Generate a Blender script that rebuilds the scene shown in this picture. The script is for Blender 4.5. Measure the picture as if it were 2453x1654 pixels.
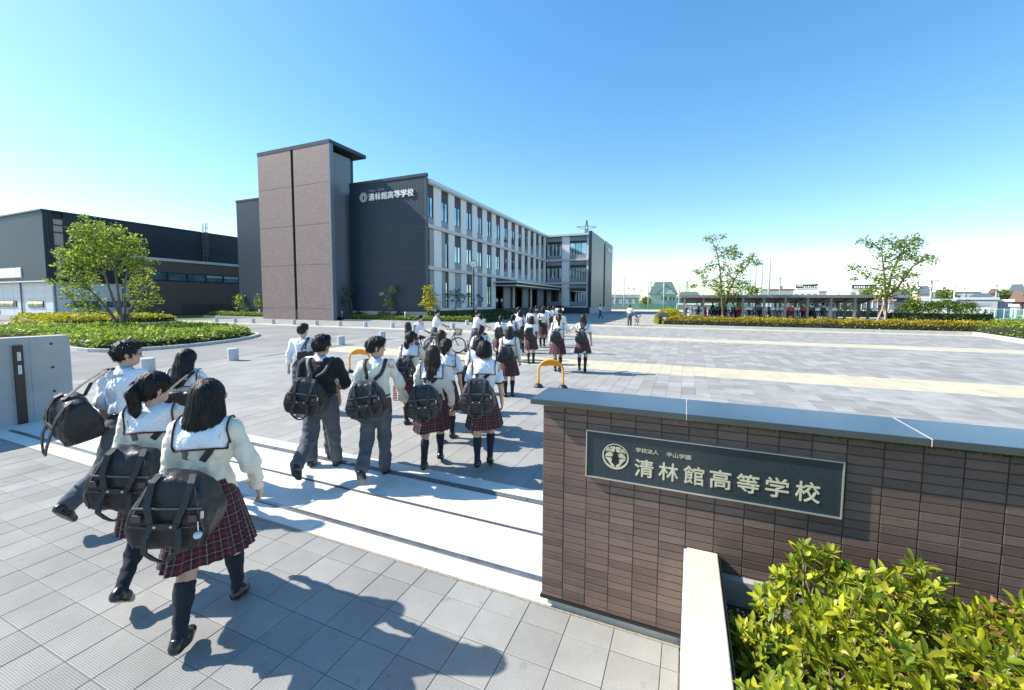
import bpy, bmesh, math, random
import numpy as np
from mathutils import Vector, Matrix

for o in list(bpy.data.objects):
    bpy.data.objects.remove(o, do_unlink=True)
SC = bpy.context.scene
COL = SC.collection
random.seed(7)
RNG = np.random.default_rng(11)
PI = math.pi

# ---------------------------------------------------------------- camera
# world: X runs along the gate wall (to the right), Y into the school ground, Z up; the camera stands over the origin
CF, CPITCH, CROLL, CYAW, CSHIFT, CH = 987.0, .0688, .0044, .401, -35.4, 2.15
_cp, _sp, _cr, _sr = math.cos(CPITCH), math.sin(CPITCH), math.cos(CROLL), math.sin(CROLL)
_R = np.array([[_cr, -_sr, 0], [_sr, _cr, 0], [0, 0, 1]]) @ np.array([[1, 0, 0], [0, -_sp, -_cp], [0, _cp, -_sp]])
_R = _R @ np.array([[math.cos(CYAW), math.sin(CYAW), 0], [-math.sin(CYAW), math.cos(CYAW), 0], [0, 0, 1]])
cam_data = bpy.data.cameras.new('camera')
cam = bpy.data.objects.new('camera', cam_data)
COL.objects.link(cam)
cam_data.sensor_width = 36.0
cam_data.lens = CF / 2453.0 * 36.0
cam_data.shift_y = CSHIFT / 2453.0
cam_data.clip_start = .05
cam_data.clip_end = 6000.0
_m = Matrix(((_R[0][0], -_R[1][0], -_R[2][0], 0), (_R[0][1], -_R[1][1], -_R[2][1], 0), (_R[0][2], -_R[1][2], -_R[2][2], CH), (0, 0, 0, 1)))
cam.matrix_world = _m
SC.camera = cam

# ---------------------------------------------------------------- sky, sun, exposure
SUN_EL, SUN_DIR = math.radians(40), math.radians(13)      # the sun stands left of the camera, light runs to +X and a little to +Y
W = bpy.data.worlds.new('World')
SC.world = W
W.use_nodes = True
_nt = W.node_tree
_nt.nodes.clear()
_out = _nt.nodes.new('ShaderNodeOutputWorld')
_bg = _nt.nodes.new('ShaderNodeBackground')
_bg.inputs['Strength'].default_value = .15
_sky = _nt.nodes.new('ShaderNodeTexSky')
_sky.sky_type = 'NISHITA'
_sky.sun_disc = False
_sky.sun_elevation = SUN_EL
_sky.sun_rotation = math.atan2(-math.cos(SUN_DIR), -math.sin(SUN_DIR))
_sky.air_density = 1.0
_sky.dust_density = .35
_sky.ozone_density = 1.0
_hs = _nt.nodes.new('ShaderNodeHueSaturation')
_hs.inputs['Saturation'].default_value = 1.5
_hs.inputs['Hue'].default_value = .497
# a thin bank of white cloud low over the horizon
_tc = _nt.nodes.new('ShaderNodeTexCoord')
_mp = _nt.nodes.new('ShaderNodeMapping')
_mp.inputs['Scale'].default_value = (1.6, 1.6, 14.0)
_nz = _nt.nodes.new('ShaderNodeTexNoise')
_nz.inputs['Scale'].default_value = 1.5
_nz.inputs['Detail'].default_value = 5.0
_sx = _nt.nodes.new('ShaderNodeSeparateXYZ')
_r1 = _nt.nodes.new('ShaderNodeMapRange')
_r1.inputs['From Min'].default_value = .12
_r1.inputs['From Max'].default_value = .03
_r1.interpolation_type = 'SMOOTHSTEP'
_r2 = _nt.nodes.new('ShaderNodeMapRange')
_r2.inputs['From Min'].default_value = .38
_r2.inputs['From Max'].default_value = .62
_r2.interpolation_type = 'SMOOTHSTEP'
_mu = _nt.nodes.new('ShaderNodeMath'); _mu.operation = 'MULTIPLY'
_mu2 = _nt.nodes.new('ShaderNodeMath'); _mu2.operation = 'MULTIPLY'; _mu2.inputs[1].default_value = .42
_mx = _nt.nodes.new('ShaderNodeMix'); _mx.data_type = 'RGBA'
_mx.inputs['B'].default_value = (6.6, 6.9, 7.2, 1)
L = _nt.links.new
_gm = _nt.nodes.new('ShaderNodeGamma'); _gm.inputs['Gamma'].default_value = .80
L(_sky.outputs['Color'], _gm.inputs['Color'])
L(_gm.outputs['Color'], _hs.inputs['Color'])
L(_tc.outputs['Generated'], _mp.inputs['Vector'])
L(_mp.outputs['Vector'], _nz.inputs['Vector'])
L(_tc.outputs['Generated'], _sx.inputs['Vector'])
L(_sx.outputs['Z'], _r1.inputs['Value'])
L(_nz.outputs['Fac'], _r2.inputs['Value'])
L(_r1.outputs['Result'], _mu.inputs[0])
L(_r2.outputs['Result'], _mu.inputs[1])
L(_mu.outputs['Value'], _mu2.inputs[0])
L(_mu2.outputs['Value'], _mx.inputs['Factor'])
L(_hs.outputs['Color'], _mx.inputs['A'])
L(_mx.outputs['Result'], _bg.inputs['Color'])
L(_bg.outputs['Background'], _out.inputs['Surface'])

_sd = bpy.data.lights.new('sun', 'SUN')
_sd.energy = 3.7
_sd.angle = math.radians(.53)
_sd.color = (1.0, .95, .87)
sun = bpy.data.objects.new('sun', _sd)
COL.objects.link(sun)
sun.rotation_euler = Vector((math.cos(SUN_DIR) * math.cos(SUN_EL), math.sin(SUN_DIR) * math.cos(SUN_EL), -math.sin(SUN_EL))).to_track_quat('-Z', 'Y').to_euler()
SC.view_settings.view_transform = 'Standard'
SC.view_settings.look = 'None'
SC.view_settings.exposure = 1.22
SC.view_settings.gamma = 1.0
SC.view_settings.use_curve_mapping = False
SC.cycles.max_bounces = 8
SC.cycles.diffuse_bounces = 3
SC.cycles.glossy_bounces = 3
SC.cycles.transparent_max_bounces = 16

# ---------------------------------------------------------------- surveying: a point seen in the photograph (2453 x 1654) to its place
CAM = np.array([0, 0, CH])
def _ray(px, py):
    return _R.T @ np.array([(px - 1226.5) / CF, (py - 827 - CSHIFT) / CF, 1.0])
def ground(px, py, z=0.0):
    d = _ray(px, py); return CAM + d * ((z - CH) / d[2])
def on_x(px, py, x):
    d = _ray(px, py); return CAM + d * (x / d[0])
def on_y(px, py, y):
    d = _ray(px, py); return CAM + d * (y / d[1])
def at_dist(px, py, r):
    d = _ray(px, py); return CAM + d * (r / math.hypot(d[0], d[1]))
def seen(p):
    v = _R @ (np.asarray(p, float) - CAM)
    if v[2] <= .05: return None
    return (1226.5 + CF * v[0] / v[2], 827 + CSHIFT + CF * v[1] / v[2], v[2])
def in_frame(p, m=60):
    s = seen(p)
    return s is not None and -m < s[0] < 2453 + m and -m < s[1] < 1654 + m

# ---------------------------------------------------------------- objects
def link(o, parent=None):
    COL.objects.link(o)
    if parent is not None: o.parent = parent
    return o
def tag(o, label=None, cat=None, group=None, kind=None):
    if label: o['label'] = label
    if cat: o['category'] = cat
    if group: o['group'] = group
    if kind: o['kind'] = kind
    return o
def thing(name, label, cat, loc=(0, 0, 0), rz=0.0, group=None):
    o = bpy.data.objects.new(name, None)
    o.empty_display_size = .2
    COL.objects.link(o)
    o.location = loc; o.rotation_euler = (0, 0, rz)
    return tag(o, label, cat, group)
def np_mesh(name, v, f, smooth=False, uv=None):
    """v (n,3), f (m,3) or (m,4) arrays or a list of such arrays"""
    me = bpy.data.meshes.new(name)
    v = np.asarray(v, np.float32)
    fs = f if isinstance(f, (list, tuple)) and len(f) and isinstance(f[0], np.ndarray) else [np.asarray(f, np.int32)]
    me.vertices.add(len(v))
    me.vertices.foreach_set('co', v.ravel())
    idx = np.concatenate([a.ravel() for a in fs]).astype(np.int32)
    tot = np.concatenate([np.full(len(a), a.shape[1], np.int32) for a in fs])
    start = np.concatenate([[0], np.cumsum(tot)[:-1]]).astype(np.int32)
    me.loops.add(len(idx)); me.loops.foreach_set('vertex_index', idx)
    me.polygons.add(len(tot)); me.polygons.foreach_set('loop_start', start)
    me.polygons.foreach_set('loop_total', tot)
    if smooth: me.polygons.foreach_set('use_smooth', np.ones(len(tot), bool))
    if uv is not None:
        l = me.uv_layers.new(name='UVMap')
        l.data.foreach_set('uv', np.asarray(uv, np.float32)[idx].ravel())
    me.update(calc_edges=True)
    return me
def np_obj(name, v, f, mat, parent=None, smooth=False, uv=None):
    me = np_mesh(name, v, f, smooth, uv)
    me.materials.append(mat)
    return link(bpy.data.objects.new(name, me), parent)
def inst(name, me, parent=None, loc=(0, 0, 0), rot=(0, 0, 0), scale=None):
    o = bpy.data.objects.new(name, me)
    link(o, parent); o.location = loc; o.rotation_euler = rot
    if scale is not None: o.scale = scale
    return o
def copy_tree(o, parent=None):
    c = o.copy(); COL.objects.link(c); c.parent = parent
    for ch in o.children: copy_tree(ch, c)
    return c

class MB:
    """collects shapes and links them as ONE mesh object"""
    def __init__(s): s.v = []; s.f = []
    def add(s, vs, fs):
        n = len(s.v); s.v.extend([tuple(map(float, p)) for p in vs]); s.f.extend([tuple(i + n for i in q) for q in fs]); return s
    def box(s, x0, x1, y0, y1, z0, z1):
        vs = [(x, y, z) for z in (z0, z1) for y in (y0, y1) for x in (x0, x1)]
        return s.add(vs, [(0, 2, 3, 1), (4, 5, 7, 6), (0, 1, 5, 4), (1, 3, 7, 5), (3, 2, 6, 7), (2, 0, 4, 6)])
    def bar(s, a, b, w, d, up=(0, 0, 1)):
        a = Vector(a); b = Vector(b); t = (b - a).normalized(); u = Vector(up)
        if abs(t.dot(u)) > .97: u = Vector((0, 1, 0))
        r = t.cross(u).normalized(); u = r.cross(t).normalized()
        vs = [p + r * (sx * w / 2) + u * (sy * d / 2) for p in (a, b) for sx, sy in ((-1, -1), (1, -1), (1, 1), (-1, 1))]
        return s.add(vs, [(3, 2, 1, 0), (4, 5, 6, 7), (0, 1, 5, 4), (1, 2, 6, 5), (2, 3, 7, 6), (3, 0, 4, 7)])
    def tube(s, pts, rad, n=8, caps=True, closed=False):
        pts = [Vector(p) for p in pts]; m = len(pts)
        rad = list(rad) if hasattr(rad, '__len__') else [rad] * m
        rings = []; prev = None
        for i, p in enumerate(pts):
            if closed: t = (pts[(i + 1) % m] - pts[i - 1]).normalized()
            else: t = (pts[min(i + 1, m - 1)] - pts[max(i - 1, 0)]).normalized()
            if prev is None:
                u = Vector((0, 0, 1)) if abs(t.z) < .9 else Vector((1, 0, 0))
            else: u = prev
            r = t.cross(u)
            if r.length < 1e-6: r = t.cross(Vector((0, 1, 0)))
            r.normalize(); u = r.cross(t).normalized(); prev = u
            rings.append([p + (r * math.cos(2 * PI * k / n) + u * math.sin(2 * PI * k / n)) * rad[i] for k in range(n)])
        vs = [q for g in rings for q in g]; fs = []
        for i in range(m if closed else m - 1):
            j = (i + 1) % m
            for k in range(n):
                k2 = (k + 1) % n
                fs.append((i * n + k, j * n + k, j * n + k2, i * n + k2))
        if caps and not closed:
            fs.append(tuple(range(n))); fs.append(tuple((m - 1) * n + k for k in reversed(range(n))))
        return s.add(vs, fs)
    def lathe(s, prof, c=(0, 0, 0), n=20):
        vs = [(c[0] + r * math.cos(2 * PI * k / n), c[1] + r * math.sin(2 * PI * k / n), c[2] + z) for r, z in prof for k in range(n)]
        fs = [(i * n + k, i * n + (k + 1) % n, (i + 1) * n + (k + 1) % n, (i + 1) * n + k) for i in range(len(prof) - 1) for k in range(n)]
        if prof[0][0] > 1e-5: fs.append(tuple(reversed(range(n))))
        if prof[-1][0] > 1e-5: fs.append(tuple((len(prof) - 1) * n + k for k in range(n)))
        return s.add(vs, fs)
    def prism(s, poly, z0, z1):
        n = len(poly)
        vs = [(x, y, z0) for x, y in poly] + [(x, y, z1) for x, y in poly]
        return s.add(vs, [tuple(reversed(range(n))), tuple(range(n, 2 * n))] + [(i, (i + 1) % n, n + (i + 1) % n, n + i) for i in range(n)])
    def poly(s, pts): return s.add(pts, [tuple(range(len(pts)))])
    def mesh(s, name, mat, smooth=False):
        me = bpy.data.meshes.new(name); me.from_pydata(s.v, [], s.f)
        if smooth:
            for p in me.polygons: p.use_smooth = len(p.vertices) == 4
        me.materials.append(mat); me.update(); return me
    def build(s, name, mat, parent=None, smooth=False):
        return link(bpy.data.objects.new(name, s.mesh(name, mat, smooth)), parent)
def box(name, x0, x1, y0, y1, z0, z1, mat, parent=None):
    return MB().box(x0, x1, y0, y1, z0, z1).build(name, mat, parent)
def bevel(o, w=.01, seg=2):
    m = o.modifiers.new('bevel', 'BEVEL'); m.width = w; m.segments = seg; m.limit_method = 'ANGLE'
    return o

# ---------------------------------------------------------------- materials
MATS = {}
def mat(name, col, rough=.7, var=.12, scale=6.0, bump=0.0, bscale=None, metal=0.0, spec=.5, piece=0.0, trans=0.0, stretch=None, ior=1.5, detail=4.0, sheen=0.0, col2=None, macro=0.0, mscale=.7, fold=0.0, fscale=9.0):
    if name in MATS: return MATS[name]
    m = bpy.data.materials.new(name); m.use_nodes = True
    nt = m.node_tree; N = nt.nodes; K = nt.links.new
    p = N['Principled BSDF']
    p.inputs['Roughness'].default_value = rough
    p.inputs['Metallic'].default_value = metal
    p.inputs['Specular IOR Level'].default_value = spec
    p.inputs['IOR'].default_value = ior
    if sheen:
        p.inputs['Sheen Weight'].default_value = sheen
    tc = N.new('ShaderNodeTexCoord'); mp = N.new('ShaderNodeMapping')
    if stretch: mp.inputs['Scale'].default_value = stretch
    K(tc.outputs['Object'], mp.inputs['Vector'])
    nz = N.new('ShaderNodeTexNoise'); nz.inputs['Scale'].default_value = scale; nz.inputs['Detail'].default_value = detail
    K(mp.outputs['Vector'], nz.inputs['Vector'])
    mr = N.new('ShaderNodeMapRange')
    mr.inputs['From Min'].default_value = .3; mr.inputs['From Max'].default_value = .7
    mr.inputs['To Min'].default_value = 1 - var; mr.inputs['To Max'].default_value = 1 + var
    K(nz.outputs['Fac'], mr.inputs['Value'])
    val = mr.outputs['Result']
    if piece:
        oi = N.new('ShaderNodeObjectInfo'); ge = N.new('ShaderNodeNewGeometry')
        ad = N.new('ShaderNodeMath'); ad.operation = 'ADD'
        K(oi.outputs['Random'], ad.inputs[0]); K(ge.outputs['Random Per Island'], ad.inputs[1])
        fr = N.new('ShaderNodeMath'); fr.operation = 'FRACT'; K(ad.outputs['Value'], fr.inputs[0])
        m2 = N.new('ShaderNodeMapRange'); m2.inputs['To Min'].default_value = 1 - piece; m2.inputs['To Max'].default_value = 1 + piece
        K(fr.outputs['Value'], m2.inputs['Value'])
        mm = N.new('ShaderNodeMath'); mm.operation = 'MULTIPLY'
        K(val, mm.inputs[0]); K(m2.outputs['Result'], mm.inputs[1]); val = mm.outputs['Value']
    vm = N.new('ShaderNodeVectorMath'); vm.operation = 'SCALE'
    vm.inputs[0].default_value = col[:3]
    K(val, vm.inputs['Scale'])
    if macro:                 # wear and staining that runs on from piece to piece, in world scale
        gp = N.new('ShaderNodeNewGeometry'); n3 = N.new('ShaderNodeTexNoise'); n3.inputs['Scale'].default_value = mscale; n3.inputs['Detail'].default_value = 7; n3.inputs['Roughness'].default_value = .62
        K(gp.outputs['Position'], n3.inputs['Vector'])
        m3 = N.new('ShaderNodeMapRange'); m3.inputs['From Min'].default_value = .32; m3.inputs['From Max'].default_value = .68; m3.inputs['To Min'].default_value = 1 - macro; m3.inputs['To Max'].default_value = 1 + macro * .6
        K(n3.outputs['Fac'], m3.inputs['Value'])
        n4 = N.new('ShaderNodeTexNoise'); n4.inputs['Scale'].default_value = mscale * 9; n4.inputs['Detail'].default_value = 3; K(gp.outputs['Position'], n4.inputs['Vector'])
        m4 = N.new('ShaderNodeMapRange'); m4.inputs['From Min'].default_value = .66; m4.inputs['From Max'].default_value = .74; m4.inputs['To Min'].default_value = 1; m4.inputs['To Max'].default_value = 1 - macro * 1.2
        K(n4.outputs['Fac'], m4.inputs['Value'])
        u3 = N.new('ShaderNodeMath'); u3.operation = 'MULTIPLY'; K(m3.outputs['Result'], u3.inputs[0]); K(m4.outputs['Result'], u3.inputs[1])
        u4 = N.new('ShaderNodeMath'); u4.operation = 'MULTIPLY'; K(u3.outputs[0], u4.inputs[0]); K(val, u4.inputs[1]); K(u4.outputs[0], vm.inputs['Scale'])
    if col2 is not None:      # leaves differ in hue one from the next
        f2 = N.new('ShaderNodeMath'); f2.operation = 'MULTIPLY'; f2.inputs[1].default_value = 7.31; K(ad.outputs['Value'], f2.inputs[0])
        f3 = N.new('ShaderNodeMath'); f3.operation = 'FRACT'; K(f2.outputs[0], f3.inputs[0])
        mc = N.new('ShaderNodeMix'); mc.data_type = 'RGBA'; mc.inputs['A'].default_value = (*col[:3], 1); mc.inputs['B'].default_value = (*col2[:3], 1)
        K(f3.outputs[0], mc.inputs['Factor']); K(mc.outputs['Result'], vm.inputs[0])
    K(vm.outputs['Vector'], p.inputs['Base Color'])
    m['_col'] = 1
    if bump:
        n2 = N.new('ShaderNodeTexNoise'); n2.inputs['Scale'].default_value = bscale or scale * 8; n2.inputs['Detail'].default_value = 5
        K(mp.outputs['Vector'], n2.inputs['Vector'])
        b = N.new('ShaderNodeBump'); b.inputs['Strength'].default_value = bump; b.inputs['Distance'].default_value = .01
        K(n2.outputs['Fac'], b.inputs['Height']); K(b.outputs['Normal'], p.inputs['Normal'])
        if fold:              # soft creases in cloth
            n5 = N.new('ShaderNodeTexNoise'); n5.inputs['Scale'].default_value = fscale; n5.inputs['Detail'].default_value = 2.5; n5.inputs['Distortion'].default_value = 1.6
            mp5 = N.new('ShaderNodeMapping'); mp5.inputs['Scale'].default_value = (1, 1, 1.5); mp5.inputs['Rotation'].default_value = (.5, .6, 0); K(tc.outputs['Object'], mp5.inputs['Vector']); K(mp5.outputs['Vector'], n5.inputs['Vector'])
            b5 = N.new('ShaderNodeBump'); b5.inputs['Strength'].default_value = fold; b5.inputs['Distance'].default_value = .05
            K(n5.outputs['Fac'], b5.inputs['Height']); K(b.outputs['Normal'], b5.inputs['Normal']); K(b5.outputs['Normal'], p.inputs['Normal'])
    if trans:
        t = N.new('ShaderNodeBsdfTranslucent'); K(vm.outputs['Vector'], t.inputs['Color'])
        x = N.new('ShaderNodeMixShader'); x.inputs['Fac'].default_value = trans
        K(p.outputs['BSDF'], x.inputs[1]); K(t.outputs['BSDF'], x.inputs[2])
        K(x.outputs['Shader'], N['Material Output'].inputs['Surface'])
    MATS[name] = m
    return m
def extra_wave(m, direction, scale, amount, sharp=False):
    """fine stripes (ribs, ridges) as relief of colour and normal"""
    nt = m.node_tree; N = nt.nodes; K = nt.links.new; p = N['Principled BSDF']
    tc = N.new('ShaderNodeTexCoord'); wv = N.new('ShaderNodeTexWave')
    wv.wave_type = 'BANDS'; wv.bands_direction = direction; wv.inputs['Scale'].default_value = scale
    K(tc.outputs['Object'], wv.inputs['Vector'])
    b = N.new('ShaderNodeBump'); b.inputs['Strength'].default_value = amount; b.inputs['Distance'].default_value = .02
    K(wv.outputs['Fac'], b.inputs['Height'])
    if p.inputs['Normal'].is_linked:
        K(p.inputs['Normal'].links[0].from_socket, b.inputs['Normal'])
    K(b.outputs['Normal'], p.inputs['Normal'])
    return m
def glass_mat(name, col=(.38, .50, .54), rough=.03, ior=1.9, spec=.8):
    m = mat(name, col, rough=rough, var=.35, scale=.6, spec=spec, ior=ior, metal=1.0)     # coated, mirror-like glass
    return m
# ================================================================ ground
m_field = mat('field_grass', (.075, .12, .03), .95, .35, .15, .3, 3)
m_asph = mat('asphalt_pale', (.27, .262, .245), .95, .10, .5, .5, 220, detail=8, macro=.2, mscale=.35, spec=.15)
m_slab = mat('paver_grey', (.32, .312, .29), .88, .05, 3, .25, 160, spec=.15, piece=.09, macro=.16, mscale=.9)
m_plz = mat('plaza_slab', (.31, .30, .282), .85, spec=.15, var=.12, scale=1.2, bump=.25, bscale=60, piece=.17, stretch=(1, 3, 1), macro=.12, mscale=.8)
m_plzw = mat('plaza_slab_light', (.32, .31, .287), .85, spec=.15, var=.05, scale=1.2, bump=.25, bscale=60, piece=.08, macro=.12, mscale=.8)
m_crm = mat('plaza_slab_cream', (.5, .44, .31), .85, .07, 1.2, .2, 60, piece=.07)
m_mort = mat('paving_bed', (.2, .195, .185), .95, .2, 10)
m_conc = mat('concrete_white', (.70, .685, .63), .8, .03, 2.0, .1, 80, macro=.2, mscale=.9, spec=.2)
m_kerb = mat('kerb_stone', (.5, .49, .47), .85, .1, 3, .2, 60)
m_dark = mat('dark_metal', (.035, .035, .04), .45, .2, 4)
m_steel = mat('worn_steel', (.35, .35, .36), .35, .25, 8, metal=.8)
m_soil = mat('soil', (.06, .045, .03), 1, .3, 3, .5, 30)
m_sand = mat('sports_ground', (.5, .44, .34), .95, .06, .2, .1, 40)

# far ground sheet reaching the horizon
o = MB().poly([(-2500, -60, -.09), (3000, -60, -.09), (3000, 4200, -.09), (-2500, 4200, -.09)]).build('ground', m_field); o['kind'] = 'structure'
# plaza edges against the asphalt drive (surveyed along the left boundary)
EDGE = [(-14.6, 4.34), (-15.2, 6.8), (-15.6, 9.5), (-16.0, 12.3), (-16.5, 15.2), (-17.3, 19.0), (-18.2, 23.0), (-18.9, 25.3)]
def edge_x(y):
    return float(np.interp(y, [p[1] for p in EDGE], [p[0] for p in EDGE]))
o = MB().poly([(-130, -30, -.008), (-11.0, -30, -.008), (-11.0, 4.34, -.008), (-14.6, 4.34, -.008)] + [(x - .02, y, -.008) for x, y in EDGE[1:]] + [(-130, 25.3, -.008)]).build('asphalt_drive', m_asph); o['kind'] = 'structure'
o = MB().poly([(-130, 25.301, -.008), (-18.9, 25.301, -.008), (-18.9, 25.4, -.008), (-130, 25.4, -.008)]).build('road_edge', m_asph); o['kind'] = 'structure'

# ---- pavement in front of the gate: square ridged pavers
walk = MB().poly([(-11.0, -3, -.012), (6, -3, -.012), (6, 2.66, -.012), (-11.0, 2.66, -.012)]).build('sidewalk', m_mort); walk['kind'] = 'structure'
extra_wave(m_slab, 'Y', 2 * PI / .011 / (2 * PI) * .314 * 1.0, .35)
PX0, PXW, PY0, PYW = -.97, .297, 2.462, .2735
cells = []
for j in range(0, 20):
    y1 = PY0 - PYW * (j - 1); y0 = PY0 - PYW * j
    y1 = min(y1, 2.652)
    for i in range(-35, 10):
        x0 = PX0 + PXW * i; x1 = x0 + PXW
        x1 = min(x1, .02) if x0 < .02 else x1
        if x0 >= .02 or x1 - x0 < .04: continue
        c = (.5 * (x0 + x1), .5 * (y0 + y1), 0)
        if y0 < -.8: continue
        s = seen(c)
        d = math.hypot(c[0], c[1])
        cells.append((0 if in_frame(c, 120) else 1, d, x0, x1, y0, y1))
cells.sort()
def paver_mesh(w, l, mt):
    a, b, e = w / 2 - .0017, l / 2 - .0017, .0025
    mb = MB()
    vs = [(-a, -b, -.025), (a, -b, -.025), (a, b, -.025), (-a, b, -.025), (-a, -b, -e), (a, -b, -e), (a, b, -e), (-a, b, -e),
          (-a + e, -b + e, 0), (a - e, -b + e, 0), (a - e, b - e, 0), (-a + e, b - e, 0)]
    mb.add(vs, [(8, 9, 10, 11)] + [(k, (k + 1) % 4, 4 + (k + 1) % 4, 4 + k) for k in range(4)] + [(4 + k, 4 + (k + 1) % 4, 8 + (k + 1) % 4, 8 + k) for k in range(4)])
    return mb
_pm = {}
def lay(cells, parent, name, mt_of, limit, top=0.0):
    """the pieces that show largest as objects of their own, the rest joined"""
    rest = {}
    for n, (vis, d, x0, x1, y0, y1) in enumerate(cells):
        mt = mt_of(.5 * (x0 + x1), .5 * (y0 + y1))
        key = (round(x1 - x0, 3), round(y1 - y0, 3), mt.name)
        z = top + random.uniform(-.0012, .0012)
        if n < limit and not vis:
            if key not in _pm: _pm[key] = paver_mesh(key[0], key[1], mt).mesh(name, mt)
            inst(name, _pm[key], parent, (.5 * (x0 + x1), .5 * (y0 + y1), z))
        else:
            mb = paver_mesh(key[0], key[1], mt)
            r = rest.setdefault(mt.name, (MB(), mt))[0]
            r.add([(a + .5 * (x0 + x1), b + .5 * (y0 + y1), c + z) for a, b, c in mb.v], mb.f)
    for k, (r, mt) in rest.items():
        q = r.build(name + 's', mt, parent); q['kind'] = 'stuff'
lay(cells, walk, 'paver', lambda x, y: m_slab, 300)

# ---- white concrete threshold with the two gate rails and a drain
strip = MB().box(-11.0, 6.0, 2.66, 4.33, -.03, .001).build('gate_threshold', m_conc); strip['kind'] = 'structure'
j = MB()
for x in (-8.6, -5.9, -3.2): j.box(x - .004, x + .004, 2.661, 4.329, .0012, .0022)
j.build('joint', mat('joint_grey', (.42, .41, .39), .9), strip)
j = MB().box(-10.9, .02, 2.645, 2.668, .0012, .004).build('joint_sealant', mat('joint_sand', (.3, .26, .2), 1, .3, 40), strip)
def rail(y, w, label):
    t = thing('gate_rail', label, 'gate rail', (0, y, 0))
    MB().box(-10.2, -.9, -w / 2, w / 2, .0012, .004).build('rail_bed', mat('rail_dark', (.16, .16, .16), .6), t)
    mb = MB(); mb.box(-10.2, -.9, -w / 2 + .012, -w / 2 + .03, .004, .012); mb.box(-10.2, -.9, w / 2 - .022, w / 2 - .004, .004, .010)
    mb.build('rail_bar', m_steel, t)
    return t
rail(2.905, .06, 'steel sliding gate rail set in the white threshold, nearer to the grey pavers')
rail(3.49, .034, 'thin steel gate rail in the white threshold, nearer to the drain grating')
dr = thing('drain_channel', 'long narrow dark drain grating along the far side of the white threshold', 'drain', (0, 4.065, 0))
MB().box(-10.4, -.9, -.05, .05, .0012, .004).build('channel_frame', m_steel, dr)
gm = MB().box(-.235, .235, -.04, .04, 0, .0045).mesh('grate', mat('grate_grey', (.12, .13, .13), .6, .2, 30, .5, 200))
for k in range(19): inst('grate', gm, dr, (-10.1 + .49 * k, 0, .0042))

# ---- plaza of long slabs with cream bands
plaza = MB().poly([(-14.6, 4.34, -.012)] + [(x, y, -.012) for x, y in EDGE[1:]] + [(-50, 25.4, -.012), (-50, 150, -.012), (70, 150, -.012), (70, 4.34, -.012)]).build('plaza', m_mort); plaza['kind'] = 'structure'
BANDS = [(13.15, 15.1), (24.9, 26.95), (37.0, 39.0), (43.2, 44.6), (49.0, 50.4), (55, 56.4), (61, 62.4), (67, 68.4), (73, 74.4)]
def is_band(y): return any(a - .05 < y < b + .05 for a, b in BANDS)
def slab_mat(x, y):
    if 13.1 < y < 15.12: return m_crm
    return m_plz if x > -.9 - (y - 9) * .05 else m_plzw
cells = []
SW = .3235
for i in range(-46, 34):
    x0 = -.07 + SW * i; x1 = x0 + SW
    ys = []
    rs = random.Random(i * 7 + 3)
    for a, b in ((4.335, 13.15), (13.15, 15.1)):
        y = a - rs.choice((0, .2, .4)) if a < 5 else a
        while y < b - .03:
            l = .585 if x0 < -.9 else rs.choice((.44, .585, .66))
            ys.append((max(y, a), min(y + l, b))); y += l
    for y0, y1 in ys:
        if y1 - y0 < .07: continue
        if x1 < edge_x(y0) + .1 or x0 > 9.5 + (y0 - 9): continue
        c = (.5 * (x0 + x1), .5 * (y0 + y1), 0)
        s = seen(c)
        vis = 0 if in_frame(c, 30) else 1
        if s and not vis and 2.65 < c[1]:     # slabs hidden by the sign wall show nothing
            k = 2.65 / c[1]
            if CH * (1 - k) < 1.44 and -.95 < c[0] * k < 3: vis = 1
        cells.append((vis, math.hypot(c[0], c[1]), x0, x1, y0, y1))
cells.sort()
lay(cells, plaza, 'paving_slab', slab_mat, 300)
# beyond, the slabs are too far away to tell apart: sheets, the material takes over
def far_paving(name, c1, var):
    m = bpy.data.materials.new(name); m.use_nodes = True
    nt = m.node_tree; N = nt.nodes; K = nt.links.new; p = N['Principled BSDF']; p.inputs['Roughness'].default_value = .9; p.inputs['Specular IOR Level'].default_value = .12
    tc = N.new('ShaderNodeTexCoord'); mp = N.new('ShaderNodeMapping'); mp.inputs['Rotation'].default_value = (0, 0, PI / 2)
    br = N.new('ShaderNodeTexBrick'); br.inputs['Scale'].default_value = 1.0
    br.inputs['Brick Width'].default_value = .62; br.inputs['Row Height'].default_value = .3235; br.inputs['Mortar Size'].default_value = .004
    br.inputs['Color1'].default_value = (*[v * (1 - var) for v in c1], 1); br.inputs['Color2'].default_value = (*[v * (1 + var) for v in c1], 1)
    br.inputs['Mortar'].default_value = (*[v * .55 for v in c1], 1)
    K(tc.outputs['Object'], mp.inputs['Vector']); K(mp.outputs['Vector'], br.inputs['Vector'])
    nz = N.new('ShaderNodeTexNoise'); nz.inputs['Scale'].default_value = .7; nz.inputs['Detail'].default_value = 6
    mp2 = N.new('ShaderNodeMapping'); mp2.inputs['Scale'].default_value = (.5, 2.2, 1); K(tc.outputs['Object'], mp2.inputs['Vector']); K(mp2.outputs['Vector'], nz.inputs['Vector'])
    mr = N.new('ShaderNodeMapRange'); mr.inputs['From Min'].default_value = .3; mr.inputs['From Max'].default_value = .7; mr.inputs['To Min'].default_value = .88; mr.inputs['To Max'].default_value = 1.1
    K(nz.outputs['Fac'], mr.inputs['Value'])
    vm = N.new('ShaderNodeVectorMath'); vm.operation = 'SCALE'; K(br.outputs['Color'], vm.inputs[0]); K(mr.outputs['Result'], vm.inputs['Scale'])
    K(vm.outputs['Vector'], p.inputs['Base Color'])
    return m
m_far = far_paving('plaza_far', (.31, .30, .28), .16)
m_farc = far_paving('plaza_far_cream', (.5, .45, .34), .05)
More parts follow.
